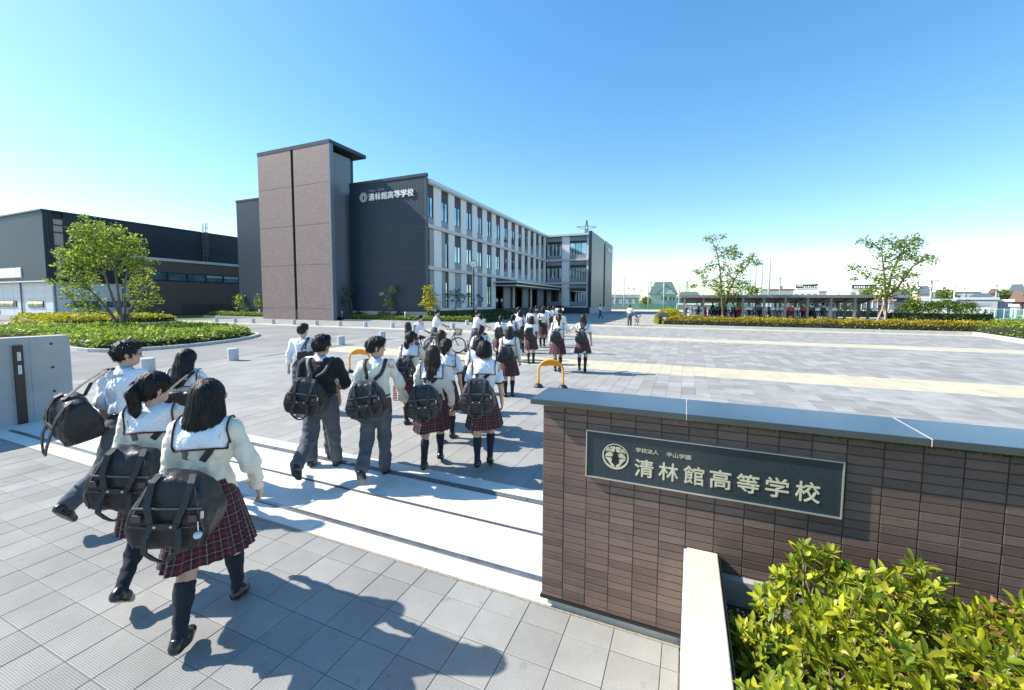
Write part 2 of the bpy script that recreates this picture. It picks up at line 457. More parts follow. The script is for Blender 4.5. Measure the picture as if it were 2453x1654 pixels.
ycut = [15.1]
for a, b in BANDS[1:]: ycut += [a, b]
ycut.append(150)
for k in range(len(ycut) - 1):
    a, b = ycut[k], ycut[k + 1]
    xl0 = edge_x(a) if a < 25.3 else -50; xl1 = edge_x(b) if b < 25.3 else -50
    if a < 25.3 < b: pts = [(edge_x(a), a), (60, a), (60, b), (-50, b), (-50, 25.4), (-18.9, 25.4)]
    else: pts = [(xl0, a), (60, a), (60, b), (xl1, b)]
    q = MB().poly([(x, y, -.004) for x, y in pts]).build('paving' if k % 2 == 0 else 'cream_paving_band', m_far if k % 2 == 0 else m_farc, plaza)
eg = MB()
for (xa, ya), (xb, yb) in zip(EDGE[:-1], EDGE[1:]): eg.poly([(xa - .03, ya, -.001), (xa + .75, ya, -.001), (xb + .75, yb, -.001), (xb - .03, yb, -.001)])
eg.build('edging', m_plzw, plaza)
# ---- kerb between the drive and the far pavement, and along the plaza edge
kb = MB()
for k in range(60):
    x = -19.0 - 1.0 * k
    kb.box(x - .995, x, 25.28, 25.46, -.05, .045)
o = kb.build('kerb', mat('kerb_white', (.66, .65, .62), .85, .06, 3, .1, 60)); o['kind'] = 'structure'
# sports ground behind the school and the pale gravel in front of its nets
o = MB().poly([(-14.0, 100, .01), (8, 100, .01), (8, 132, .01), (-60, 132, .01), (-60, 100, .01)]).build('sports_ground', m_sand); o['kind'] = 'structure'

# ================================================================ sign wall at the gate
m_tile = mat('tile_brown', (.138, .09, .074), .42, .10, 14, .4, 260, piece=.24, spec=.5, macro=.14, mscale=1.6)
m_grout = mat('grout', (.12, .1, .09), .95)
m_cope = mat('coping_granite', (.025, .032, .042), .2, .3, 120, .05, 200, spec=.8, detail=2, ior=1.95, macro=.25, mscale=3)
m_trim = mat('trim_black', (.015, .014, .014), .4)
wall = thing('sign_wall', 'brown tiled gate wall with a dark stone coping and the school name plate', 'wall', (0, 0, 0))
WX0, WX1, WY0, WY1 = -.885, 3.2, 2.655, 2.93
box('wall_core', WX0 + .004, WX1, WY0, WY1 - .006, .085, 1.458, m_grout, wall)
box('base_trim', WX0 - .012, WX1, WY0 - .013, WY1 + .008, .066, .0845, m_trim, wall)
box('plinth', WX0 + .03, WX1, WY0 + .03, WY1 - .03, -.03, .0655, mat('plinth_grey', (.36, .37, .36), .85, .12, 5, .2, 60), wall)
tiles = []
ROWH, COLW = .0497, .1535
tm = {}
def tile_mesh(w, h):
    k = (round(w, 4), round(h, 4))
    if k not in tm:
        a, b, e = w / 2 - .002, h / 2 - .002, .0018
        vs = [(-a, 0, -b), (a, 0, -b), (a, 0, b), (-a, 0, b), (-a, -.0045, -b), (a, -.0045, -b), (a, -.0045, b), (-a, -.0045, b),
              (-a + e, -.007, -b + e), (a - e, -.007, -b + e), (a - e, -.007, b - e), (-a + e, -.007, b - e)]
        tm[k] = MB().add(vs, [(8, 9, 10, 11)] + [(i, (i + 1) % 4, 4 + (i + 1) % 4, 4 + i) for i in range(4)] + [(4 + i, 4 + (i + 1) % 4, 8 + (i + 1) % 4, 8 + i) for i in range(4)])
    return tm[k]
for r in range(28):
    z1 = 1.455 - ROWH * r; z0 = max(z1 - ROWH, .086)
    if z1 - z0 < .02: continue
    for c in range(27):
        x0 = -.887 + COLW * c; x1 = x0 + COLW - (.003 if c == 0 else 0)
        p = (.5 * (x0 + x1), WY0, .5 * (z0 + z1))
        s = seen(p)
        vis = in_frame(p, 20)
        if vis and -.56 < p[0] < .77 and 1.04 < p[2] < 1.3: vis = False     # behind the plate
        if vis and .07 < p[0] and p[2] < .45: vis = False                   # behind the planter
        tiles.append((0 if vis else 1, -1.0 / (s[2] ** 2), p, x1 - x0, z1 - z0))
tiles.sort(key=lambda t: (t[0], t[1]))
rest = MB(); tmesh = {}
for n, (vis, _, p, w, h) in enumerate(tiles):
    t = tile_mesh(w, h)
    if n < 300 and not vis:
        k = (round(w, 4), round(h, 4))
        if k not in tmesh: tmesh[k] = t.mesh('tile', m_tile)
        inst('tile', tmesh[k], wall, (p[0], p[1] - .0005 + random.uniform(-.0006, .0006), p[2]))
    else:
        rest.add([(a + p[0], b + p[1] - .0005, c + p[2]) for a, b, c in t.v], t.f)
# the return face of the wall end
for r in range(28):
    z1 = 1.455 - ROWH * r; z0 = max(z1 - ROWH, .086)
    if z1 - z0 < .02: continue
    for a, b in ((2.658, 2.79), (2.794, 2.93)):
        rest.box(WX0 - .003, WX0 + .004, a, b, z0 + .002, z1 - .002)
q = rest.build('tiles', m_tile, wall); q['kind'] = 'stuff'
xs = [-.958, .0175, 1.105, 2.19, 3.25]
for a, b in zip(xs[:-1], xs[1:]):
    bevel(box('coping_stone', a + .003, b - .003, 2.575, 2.985, 1.462, 1.5, m_cope, wall), .003, 1)
mb = MB()
for x in xs[1:-1]: mb.box(x - .0022, x + .0022, 2.5735, 2.984, 1.463, 1.5012)
mb.build('coping_joint', mat('joint_pale', (.45, .44, .41), .8), wall)
# moss hanging under the coping
vs = []; fs = []
for k in range(2600):
    x = -.35 + 3.3 * random.random() ** .8; y = WY0 - .008 - random.random() * .05
    if random.random() > min(1, .25 + (x + .35) * .55): continue
    z = 1.461 - random.random() ** 2 * .012; l = .006 + random.random() * .016; a = random.random() * PI
    n = len(vs); vs += [(x - .004 * math.cos(a), y - .004 * math.sin(a), z), (x + .004 * math.cos(a), y + .004 * math.sin(a), z), (x + random.uniform(-.006, .006), y, z - l)]; fs.append((n, n + 1, n + 2))
q = np_obj('moss', np.array(vs), np.array(fs), mat('moss', (.05, .075, .02), 1, .4, 60), wall); q['kind'] = 'stuff'

# ---- name plate
m_plate = mat('plate_blue_black', (.022, .035, .045), .28, .15, 40, .08, 90, spec=.55)
m_gold = mat('plate_gold', (.52, .48, .35), .35, .05, 10, spec=.6)
m_frame = mat('plate_frame', (.6, .6, .56), .3, .05, 10, metal=.7)
plate = box('name_plate', -.575, .782, 2.628, 2.652, 1.015, 1.313, m_plate, wall)
fr = MB(); F = .006
fr.box(-.581, .788, 2.618, 2.652, 1.313, 1.313 + F); fr.box(-.581, .788, 2.618, 2.652, 1.015 - F, 1.015)
fr.box(-.581, -.575, 2.618, 2.652, 1.015, 1.313); fr.box(.782, .788, 2.618, 2.652, 1.015, 1.313)
fr.build('plate_frame', m_frame, plate)
def lettering(s, h, w, name, mt, parent, mtx, depth=.002, bold=0.0, ch_w=None):
    """raised letters, lower left corner at the origin of mtx, h high and w wide, facing local -Y (drawn in x, z)"""
    cu = bpy.data.curves.new(name, 'FONT'); cu.body = s; cu.size = 1.0; cu.extrude = 0; cu.resolution_u = 3
    tmp = bpy.data.objects.new(name, cu); COL.objects.link(tmp)
    dg = bpy.context.evaluated_depsgraph_get()
    me = bpy.data.meshes.new_from_object(tmp.evaluated_get(dg))
    bpy.data.objects.remove(tmp, do_unlink=True)
    n = len(me.vertices); co = np.empty(n * 3, np.float32)
    if n == 0: return None
    me.vertices.foreach_get('co', co); co = co.reshape(-1, 3)
    lo, hi = co.min(0), co.max(0); k = 2 * bold
    co[:, 0] = (co[:, 0] - lo[0]) / max(1e-6, hi[0] - lo[0]) * w * (1 - k) + bold * w
    co[:, 2] = (co[:, 1] - lo[1]) / max(1e-6, hi[1] - lo[1]) * h * (1 - k) + bold * h; co[:, 1] = 0
    me.vertices.foreach_set('co', co.ravel()); me.update()
    bm = bmesh.new(); bm.from_mesh(me); bpy.data.meshes.remove(me)
    bmesh.ops.triangulate(bm, faces=bm.faces[:])
    r = bmesh.ops.extrude_face_region(bm, geom=list(bm.faces))
    for v in [g for g in r['geom'] if isinstance(g, bmesh.types.BMVert)]: v.co.y -= depth
    bmesh.ops.recalc_face_normals(bm, faces=bm.faces[:])
    one = bpy.data.meshes.new(name); bm.to_mesh(one); bm.free()
    # heavier strokes: the same letter set again a hair to each side, each a little prouder than the last
    vs = np.empty(len(one.vertices) * 3, np.float32); one.vertices.foreach_get('co', vs); vs = vs.reshape(-1, 3)
    fs = [tuple(q.vertices) for q in one.polygons]; mb = MB()
    for j, (dx, dz) in enumerate([(0, 0)] + ([(-1, .3), (1, -.3), (.3, 1), (-.3, -1)] if bold else [])):
        mb.add([(x + dx * bold * w, y * (1 + .06 * j), z + dz * bold * h) for x, y, z in vs], fs)
    bpy.data.meshes.remove(one)
    me = mb.mesh(name, mt); me.transform(Matrix(mtx))
    return link(bpy.data.objects.new(name, me), parent)
def T(x, y, z): return Matrix.Translation((x, y, z))
BIG = '清林館高等学校'
def crest(name, cx, cz, r, y, mt, parent, rot=None):
    """round school crest: a ring heavier at the bottom, two sprays of leaves, two fans and the school character"""
    M0 = T(cx, y, cz) @ (rot or Matrix())
    mb = MB(); n = 56
    def fan(pts, d=.0025):
        k = len(pts); mb.add([(a * r, -d, b * r) for a, b in pts] + [(a * r, 0, b * r) for a, b in pts], [tuple(range(k))] + [(i, k + i, k + (i + 1) % k, (i + 1) % k) for i in range(k)])
    for i in range(n):
        a0, a1 = 2 * PI * i / n, 2 * PI * (i + 1) / n
        w = lambda a: .05 + .11 * max(0, .5 - .5 * math.sin(a)) ** 1.1
        fan([(math.cos(a0), math.sin(a0)), (math.cos(a1), math.sin(a1)), ((1 - w(a1)) * math.cos(a1), (1 - w(a1)) * math.sin(a1)), ((1 - w(a0)) * math.cos(a0), (1 - w(a0)) * math.sin(a0))])
    for s in (-1, 1):
        def leaf(x, z, a, l, w):
            pts = []
            for t in np.linspace(0, 2 * PI, 15)[:-1]:
                u, v = l * math.cos(t), w * math.sin(t) * (1 - .25 * math.cos(t))
                pts.append((s * (x + u * math.cos(a) - v * math.sin(a)), z + u * math.sin(a) + v * math.cos(a)))
            fan(pts if s > 0 else pts[::-1])
        leaf(.13, .70, .35, .13, .085); leaf(.20, .50, -.2, .16, .12); leaf(.33, .66, -.75, .15, .08)
        leaf(.46, .50, -.55, .19, .10); leaf(.62, .50, -.95, .20, .08)
        # fan
        for k in range(7):
            a0 = -.05 + .24 * k; a1 = a0 + .205
            fan([(s * (.16 + .10 * math.cos(a0)), -.02 + .08 * math.sin(a0)), (s * (.16 + .62 * math.cos(a0)), -.04 + .42 * math.sin(a0)), (s * (.16 + .62 * math.cos(a1)), -.04 + .42 * math.sin(a1)), (s * (.16 + .10 * math.cos(a1)), -.02 + .08 * math.sin(a1))][::s])
        # long petal down to the bottom
        fan([(s * .80, -.12), (s * .52, -.42), (s * .30, -.76), (s * .10, -.82), (s * .04, -.74), (s * .16, -.60), (s * .27, -.36), (s * .22, -.14)][::-s])
    me = mb.mesh(name, mt); me.transform(M0)
    o = link(bpy.data.objects.new(name, me), parent)
    return o
crest('crest', -.392, 1.166, .0825, 2.6275, m_gold, plate)
lettering('高', .082, .05, 'crest_character', m_trim, plate, T(-.417, 2.6248, 1.122), .0008, .012)
lettering('学校法人', .028, .135, 'small_lettering', m_gold, plate, T(-.268, 2.6275, 1.216), .0015, .004)
lettering('平山学園', .028, .138, 'small_lettering', m_gold, plate, T(-.088, 2.6275, 1.213), .0015, .004)
for i, c in enumerate(BIG):
    lettering(c, .112 if i not in (4,) else .108, .113, 'large_character', m_gold, plate, T(-.272 + .1415 * i, 2.6275, 1.062 + .0015 * i), .0025, .015)

# ================================================================ planter in front of the wall
m_pl = mat('planter_cream', (.62, .56, .45), .85, .07, 6, .25, 60, macro=.14, mscale=3)
pl = thing('planter_kerb', 'low cream concrete planter wall running out from the tiled gate wall', 'planter wall', (0, 0, 0))
bevel(box('planter_side', .045, .212, .2, 2.643, -.03, .665, m_pl, pl), .006, 2)
box('planter_sunlit_face', .0285, .0445, .2, 2.640, -.03, .652, mat('planter_sunlit_tone', (.8, .78, .7), .8, .05, 6), pl)  # sunlit left face of the planter wall, its brightness painted as a paler colour
box('planter_waterproofing', .2125, .225, .2, 2.64, -.03, .655, m_trim, pl)
sb = MB().poly([(.225, -.5, .40), (3.2, -.5, .40), (3.2, 2.654, .40), (.225, 2.654, .40)]).build('planter_soil', m_soil); sb['kind'] = 'structure'
box('planter_back_strip', .226, 3.1, 2.60, 2.648, .38, .55, mat('plinth_grey', (.36, .37, .36)), pl)
vs = []; fs = []
for k in range(1500):
    c = np.array([.24 + random.random() ** 1.5 * 1.6, 2.55 - random.random() ** 1.3 * .9, .402 + random.random() * .012]); r = .006 + random.random() * .008
    d = RNG.normal(size=(6, 3)); d /= np.linalg.norm(d, axis=1)[:, None]
    base = np.array([(1, 0, 0), (-1, 0, 0), (0, 1, 0), (0, -1, 0), (0, 0, 1), (0, 0, -1)]) * r * (.7 + .6 * RNG.random((6, 1))) + c
    n = len(vs); vs += list(base)
    fs += [(n + a, n + b, n + c2) for a, b, c2 in ((0, 2, 4), (2, 1, 4), (1, 3, 4), (3, 0, 4), (2, 0, 5), (1, 2, 5), (3, 1, 5), (0, 3, 5))]
q = np_obj('gravel', np.array(vs), np.array(fs), mat('gravel_white', (.55, .54, .5), .9, .3, 60)); q['kind'] = 'stuff'

# ================================================================ grey concrete gate wall on the left with its catch post
m_fair = mat('fair_faced_concrete', (.36, .37, .36), .8, .07, 1.2, .12, 60, macro=.12, mscale=1.5)
gw = thing('gate_end_wall', 'grey fair-faced concrete wall at the left edge with form tie holes', 'wall', (0, 0, 0))
bevel(box('wall_panel', -10.85, -10.55, -3.0, 3.815, -.05, 1.50, m_fair, gw), .01, 2)
mb = MB(); mb.box(-10.551, -10.5485, 3.296, 3.302, 0, 1.498); mb.build('panel_joint', mat('joint_dark', (.24, .25, .25), .9), gw)
th = MB().lathe([(.024, 0), (.024, .003), (.014, .0035), (.012, .001)], n=14); thm = th.mesh('tie_hole', mat('hole_dark', (.07, .07, .07), .9))
for z in (1.359, .932, .497, .11): inst('tie_hole', thm, gw, (-10.5495, 3.566, z), (0, PI / 2, 0))
cp = thing('gate_catch_post', 'dark brown metal catch post with two white stickers, on the grey wall', 'post', (-10.548, 3.15, 0))
box('post_body', 0, .05, -.055, .055, .015, 1.37, mat('post_brown', (.025, .018, .018), .4, .1, 5), cp)
for k, (z0, z1, a, b) in enumerate(((1.105, 1.255, 0, 0), (.875, 1.03, 0, 0))):
    st = box('sticker', .0505, .0525, -.018, .024, z0, z1, mat('sticker_white', (.75, .74, .7), .5), cp)
    mb = MB(); rr = random.Random(k + 5)
    z = z0 + .012
    while z < z1 - .012:
        h = rr.uniform(.004, .012); y = rr.uniform(-.012, .004)
        mb.box(.0527, .0532, y, y + rr.uniform(.006, .016), z, z + h); z += h + rr.uniform(.004, .009)
    mb.build('sticker_print', m_dark, st)

# ================================================================ orange hoop barriers
m_or = mat('hoop_orange', (.85, .33, .015), .4, .04, 5, spec=.5)
m_rub = mat('rubber_black', (.018, .018, .025), .45, .1, 20, spec=.5)
def hoop(px0, px1, label):
    a, b = ground(*px0), ground(*px1)
    c = .5 * (a + b); half = .31; H = .73
    t = thing('hoop_barrier', label, 'hoop barrier', (c[0], c[1], 0), math.atan2(b[1] - a[1], b[0] - a[0]), 'orange hoop barriers')
    pts = [(-half, 0, .06), (-half, 0, .2), (-half, 0, .42)] + [(half * math.cos(w), 0, .42 + (H - .445) * math.sin(w)) for w in np.linspace(PI, 0, 17)[1:-1]] + [(half, 0, .42), (half, 0, .2), (half, 0, .06)]
    MB().tube(pts, .026, 12).build('hoop_tube', m_or, t, True)
    arc = [(half * .93 * math.cos(w), .42 + .06 + (H - .50) * math.sin(w) * .97) for w in np.linspace(PI * .93, PI * .07, 15)]
    pp = [(-.27, .545), (-.1, .545), (-.085, .56), (.085, .56), (.1, .545), (.27, .545)]
    n = len(arc); mb = MB(); low = [(float(np.interp(x, [q[0] for q in pp], [q[0] for q in pp])), float(np.interp(x, [q[0] for q in pp], [q[1] for q in pp]))) for x, z in arc]
    for y in (-.004, .004):
        for i in range(n - 1):
            q = [(arc[i][0], y, max(arc[i][1] - .02, low[i][1])), (arc[i + 1][0], y, max(arc[i + 1][1] - .02, low[i + 1][1])), (low[i + 1][0], y, low[i + 1][1]), (low[i][0], y, low[i][1])]
            mb.poly(q if y < 0 else q[::-1])
    mb.build('infill_panel', m_or, t)
    for s in (-1, 1):
        f = MB().lathe([(.115, 0), (.118, .02), (.105, .045), (.075, .075), (.04, .092), (.03, .094)], n=20).build('rubber_foot', m_rub, t, True)
        f.location = (s * half, 0, .001)
    return t
hoop((1290, 928), (1349, 931), 'orange hoop barrier standing just behind the left end of the sign wall')
hoop((838, 893), (886, 894), 'orange hoop barrier half hidden behind the boy in the cream sweater')
# ================================================================ school building
m_side = mat('siding_blue_black', (.010, .030, .052), .45, .05, .5, spec=.4); extra_wave(m_side, 'X', 1.55, .55)
m_sideY = mat('siding_blue_black_return', (.03, .042, .06), .38, .05, .5, spec=.6); extra_wave(m_sideY, 'Y', 1.55, .4)
m_panel = mat('metal_panel_grey', (.17, .2, .235), .4, .05, .4, spec=.5)
m_pil = mat('pilaster_white', (.72, .72, .69), .6, .03, .6)
m_ledge = mat('ledge_grey', (.55, .55, .52), .6, .05, 1)
m_fascia = mat('fascia_metal', (.55, .58, .6), .35, .05, 1, metal=.3)
m_spd = mat('spandrel_dark', (.028, .024, .026), .5, .1, 1)
m_gp = mat('infill_grey', (.24, .28, .31), .5, .05, .6)
m_frm = mat('window_frame', (.02, .022, .026), .35)
m_glass = glass_mat('window_glass')
m_cap = mat('roof_cap', (.03, .04, .045), .35, .1, 1)
m_letter = mat('letter_white', (.85, .86, .84), .35, .02)
m_base = mat('base_dark', (.05, .055, .06), .7, .1, 1)
m_basel = mat('base_concrete', (.42, .42, .40), .85, .06, 1)
def tilewall(name, col):
    m = bpy.data.materials.new(name); m.use_nodes = True
    nt = m.node_tree; N = nt.nodes; K = nt.links.new; p = N['Principled BSDF']; p.inputs['Roughness'].default_value = .6
    tc = N.new('ShaderNodeTexCoord'); sp = N.new('ShaderNodeSeparateXYZ'); cb = N.new('ShaderNodeCombineXYZ'); ad = N.new('ShaderNodeMath'); ad.operation = 'ADD'
    K(tc.outputs['Object'], sp.inputs[0]); K(sp.outputs['X'], ad.inputs[0]); K(sp.outputs['Y'], ad.inputs[1]); K(ad.outputs[0], cb.inputs['X']); K(sp.outputs['Z'], cb.inputs['Y'])
    br = N.new('ShaderNodeTexBrick'); br.inputs['Scale'].default_value = 1; br.inputs['Brick Width'].default_value = .45; br.inputs['Row Height'].default_value = .15; br.inputs['Mortar Size'].default_value = .012
    br.inputs['Color1'].default_value = (*[c * .9 for c in col], 1); br.inputs['Color2'].default_value = (*[c * 1.1 for c in col], 1); br.inputs['Mortar'].default_value = (*[c * .6 for c in col], 1)
    K(cb.outputs[0], br.inputs['Vector']); K(br.outputs['Color'], p.inputs['Base Color'])
    b = N.new('ShaderNodeBump'); b.inputs['Strength'].default_value = .18; b.inputs['Distance'].default_value = .02
    nz = N.new('ShaderNodeTexNoise'); nz.inputs['Scale'].default_value = 3; nz.inputs['Detail'].default_value = 6; K(cb.outputs[0], nz.inputs['Vector'])
    K(nz.outputs['Fac'], b.inputs['Height']); K(b.outputs['Normal'], p.inputs['Normal'])
    return m
m_twr = tilewall('tower_tile', (.245, .18, .168))
m_gymt = tilewall('gym_tile', (.13, .09, .075))

sch = thing('school_building', 'three storey school with a brown tiled tower, dark gable and long white pilaster front', 'building', (-25.4, 36.7, 0))
SO = np.array([-25.4, 36.7, 0])
def sbox(name, x0, x1, y0, y1, z0, z1, m, parent=None):
    return box(name, x0 - SO[0], x1 - SO[0], y0 - SO[1], y1 - SO[1], z0, z1, m, sch if parent is None else parent)
XF, YG, YW, XE = -25.44, 36.73, 76.7, -16.74
# --- tower
sbox('tower_wall', -47.0, -41.56, 34.0, 39.5, 0, 19.02, m_twr)
sbox('tower_wall', -41.16, -35.95, 34.0, 34.48, 0, 19.02, m_twr)
sbox('tower_return', -35.948, -35.71, 33.995, 34.5, 0, 19.02, m_panel)
sl = sbox('tower_slot_window', -41.555, -41.165, 34.3, 34.4, 1.2, 19.0, m_glass)
mb = MB()
for z in (1.2, 3.4, 4.9, 8.1, 9.0, 13.2, 14.0, 17.6): mb.box(-41.553 - SO[0], -41.167 - SO[0], 34.20 - SO[1], 34.298 - SO[1], z, z + .22)
mb.box(-41.553 - SO[0], -41.48 - SO[0], 34.05 - SO[1], 34.298 - SO[1], 1.2, 19.0)
mb.build('slot_frame', m_frm, sl)
sbox('slot_base_panel', -41.55, -41.17, 34.2, 34.4, 0, 1.18, m_panel)
mb = MB()
for z in (15.0, 10.6, 6.2, 1.3): mb.box(-46.99 - SO[0], -41.57 - SO[0], 33.994 - SO[1], 33.999 - SO[1], z, z + .035); mb.box(-41.15 - SO[0], -35.96 - SO[0], 33.994 - SO[1], 33.999 - SO[1], z, z + .035)
q = mb.build('tile_joint', mat('joint_brown', (.12, .09, .085), .9), sch); q['kind'] = 'stuff'
sbox('tower_side_panel', -37.6, -36.55, 34.85, 37.85, .3, 18.6, m_panel)
sg = sbox('tower_side_window', -37.5, -36.7, 34.505, 34.845, .5, 18.5, m_glass)
mb = MB()
for k in range(14): mb.box(-36.695 - SO[0], -36.64 - SO[0], 34.51 - SO[1], 34.84 - SO[1], 1.0 + 1.3 * k, 1.12 + 1.3 * k)
q = mb.build('window_bar', m_frm, sg); q['kind'] = 'stuff'
sbox('tower_core', -46.9, -37.65, 34.6, 39.4, .1, 19.0, m_side)
rf = MB(); rf.box(-47.02 - SO[0], -35.69 - SO[0], 33.97 - SO[1], 39.5 - SO[1], 19.03, 19.42)
rf.build('tower_roof', m_cap, sch)
# --- gable block and the block behind the tower
sbox('gable_wall', -35.69, -25.5, YG, 36.975, 1.05, 15.15, m_side)
mb = MB()
for z in (10.0, 5.75): mb.box(-35.68 - SO[0], -25.51 - SO[0], YG - .012 - SO[1], YG - .001 - SO[1], z, z + .05)
q = mb.build('siding_joint', m_cap, sch); q['kind'] = 'stuff'
sbox('gable_return', -25.498, -25.30, YG, 36.98, 1.05, 15.15, m_sideY)
sbox('gable_cap', -35.72, -25.26, YG - .06, 37.02, 15.155, 15.45, m_cap)
sbox('gable_base', -35.6, -25.4, YG + .05, 36.97, 0, 1.045, m_basel)
sbox('rear_block_wall', -55.2, -47.2, YG, 60, .7, 15.1, m_side)
mb = MB()
for z in (10.0, 5.75): mb.box(-55.19 - SO[0], -47.21 - SO[0], YG - .012 - SO[1], YG - .001 - SO[1], z, z + .05)
q = mb.build('siding_joint', m_cap, sch); q['kind'] = 'stuff'
sbox('rear_block_cap', -55.3, -47.15, YG - .05, 60, 15.105, 15.3, m_cap)
sbox('rear_block_base', -55.1, -47.2, YG + .05, 60, 0, .695, m_basel)
# --- name and crest on the gable
M90 = Matrix.Rotation(0, 4, 'Z')
cr = crest('crest', -33.62 - SO[0], 13.72, .53, YG - .03 - SO[1], mat('crest_grey', (.5, .55, .58), .4), sch)
for v in cr.data.vertices: v.co.y = (v.co.y - (YG - .03 - SO[1])) * 20 + (YG - .03 - SO[1])
for i, c in enumerate(BIG):
    lettering(c, .78, .80, 'large_character', m_letter, sch, T(-32.86 + .87 * i - SO[0], YG - .02 - SO[1], 13.24 + .0 * i), .09, .018)
lettering('学校法人', .24, .98, 'small_lettering', m_gp, sch, T(-32.85 - SO[0], YG - .02 - SO[1], 14.2), .04, .006)
lettering('平山学園', .24, .98, 'small_lettering', m_gp, sch, T(-31.7 - SO[0], YG - .02 - SO[1], 14.2), .04, .006)
# --- long front: fourteen bays, three storeys
PITCH = (76.72 - 36.98) / 14
FL = [(10.30, 14.45), (5.95, 9.90), (1.45, 5.53)]          # bottom and top of the bays on each storey
def framed(name, x, y0, y1, z0, z1, split, parent=None):
    """window facing +X: frame, one or two panes"""
    fr = MB(); X = x - SO[0]; a, b = y0 - SO[1], y1 - SO[1]; w = .07
    fr.box(X - .06, X + .05, a, b, z0, z0 + w); fr.box(X - .06, X + .05, a, b, z1 - w, z1)
    ed = [a, b - w] + ([.5 * (a + b) - w / 2] if split else [])
    for e in ed: fr.box(X - .06, X + .05, e, e + w, z0 + w, z1 - w)
    f = fr.build(name, m_frm, sch if parent is None else parent)
    cuts = [a + w] + ([.5 * (a + b) - w / 2, .5 * (a + b) + w / 2] if split else []) + [b - w]
    for k in range(0, len(cuts), 2):
        dx = .02 * (k // 2)
        MB().box(X - .03 + dx, X - .02 + dx, cuts[k] + .002, cuts[k + 1] - .002, z0 + w, z1 - w).build('pane', m_glass, f)
    return f
XR = XF - .13
for i in range(14):
    ya = 36.98 + PITCH * i; yw = ya + 1.42 if i else ya + 1.28
    y0 = ya + .02; 
    for fl, (z0, z1) in enumerate(FL):
        if fl == 2 and i >= 6: continue
        sbox('pilaster', XF - .35, XF, yw + .03, ya + PITCH - .06, z0 - .02, z1 + .02, m_pil)
        a, b = y0 + .01, yw
        if fl == 2 and i in (2, 4): 
            sbox('grey_panel', XR - .06, XR + .06, a, b, z0, z1, m_gp); continue
        if fl >= 1 and i in (0, 1):
            if i == 0: wa, wb, pa, pb = a, a + .5, a + .52, b
            else: pa, pb, wa, wb = a, b - .64, b - .62, b
            sbox('grey_panel', XR - .06, XR + .06, pa, pb, z0, z1, m_gp)
            sbox('spandrel', XR - .06, XR + .05, wa, wb, z1 - 1.15, z1, m_spd)
            framed('window', XR, wa, wb, z0 + .02, z1 - 1.16, False)
            continue
        sbox('spandrel', XR - .06, XR + .05, a, b, z1 - 1.18, z1, m_spd)
        zb = z0 + (.78 if fl < 2 else .02)
        framed('window', XR, a, b, zb, z1 - 1.19, True)
        if fl < 2: sbox('sill_panel', XR - .06, XR + .06, a, b, z0, zb - .004, m_gp)
sbox('front_wall', -36, XR - .07, 36.98, 54, 1.0, 14.6, m_spd)
sbox('front_wall', -36, XR - .07, 54.01, 76.7, 5.0, 14.6, m_spd)
sbox('inner_wall', -36, XF - 3.25, 54.01, 76.7, 1.0, 4.99, m_spd)
sbox('roof_fascia', XF - .6, XF + .42, 36.99, 76.9, 14.55, 14.92, m_fascia)
sbox('soffit', XF - .6, XF + .30, 36.985, 76.8, 14.44, 14.545, m_ledge)
for z in (9.93, 5.56): sbox('ledge', XF - .5, XF + .22, 36.985, 76.68, z, z + .36, m_ledge)
sbox('base_sill', XF - .5, XF + .35, 36.985, 53.2, 1.13, 1.42, m_fascia)
sbox('base_wall', XF - .5, XF + .1, 36.985, 53.2, 0, 1.125, m_base)
# --- entrance
sbox('entrance_lintel', XF - .6, XF - .05, 54.05, 76.68, 4.75, 5.55, m_spd)
sbox('entrance_floor', XF - 4, XF + 1.2, 53.25, 76.6, .0, 1.15, m_base)
sbox('entrance_back', XF - 3.2, XF - 3.0, 53.3, 76.6, 1.16, 4.74, mat('hall_dark', (.03, .02, .018), .6))
for y in (53.6, 54.4, 55.6, 56.4): sbox('hall_post', XF - 2.9, XF - 2.8, y, y + .16, 1.16, 4.6, mat('hall_wood', (.28, .16, .08), .6))
for y0, y1 in ((57.5, 60.0), (65.3, 68.0), (73.0, 76.4)): sbox('entrance_panel', XF - .5, XF - .3, y0, y1, 1.16, 4.74, m_gp)
for y in (60.6, 68.55): 
    sbox('entrance_column', XF - .1, XF + .1, y - .16, y + .16, 1.16, 4.5, m_pil)
for y0, y1 in ((61.0, 65.2), (69.0, 72.9)):
    d = sbox('door', XF - 1.4, XF - 1.34, y0, y1, 1.16, 4.2, m_spd)
    mb = MB()
    for k in range(1, 4):
        y = y0 + (y1 - y0) * k / 4; mb.box(XF - 1.335 - SO[0], XF - 1.3 - SO[0], y - .03 - SO[1], y + .03 - SO[1], 1.16, 4.2)
    mb.build('door_stile', m_frm, d)
cn = MB(); cn.box(XF - SO[0], XF + 3.6 - SO[0], 53.3 - SO[1], 76.2 - SO[1], 4.86, 5.06); cn.build('canopy', m_fascia, sch)
cn = MB(); cn.box(XF + .05 - SO[0], XF + 3.2 - SO[0], 53.9 - SO[1], 75.6 - SO[1], 4.42, 4.56); cn.build('canopy_lower_edge', m_fascia, sch)
MB().box(XF + .05 - SO[0], XF + 3.1 - SO[0], 54.0 - SO[1], 75.5 - SO[1], 4.57, 4.855).build('canopy_core', m_spd, sch)
for k in range(6):
    sbox('entrance_step', XF + 1.21 + .34 * k, XF + 1.55 + .34 * k, 53.4 - .1 * k, 75.9, 0, 1.1 - .18 * k, m_base)
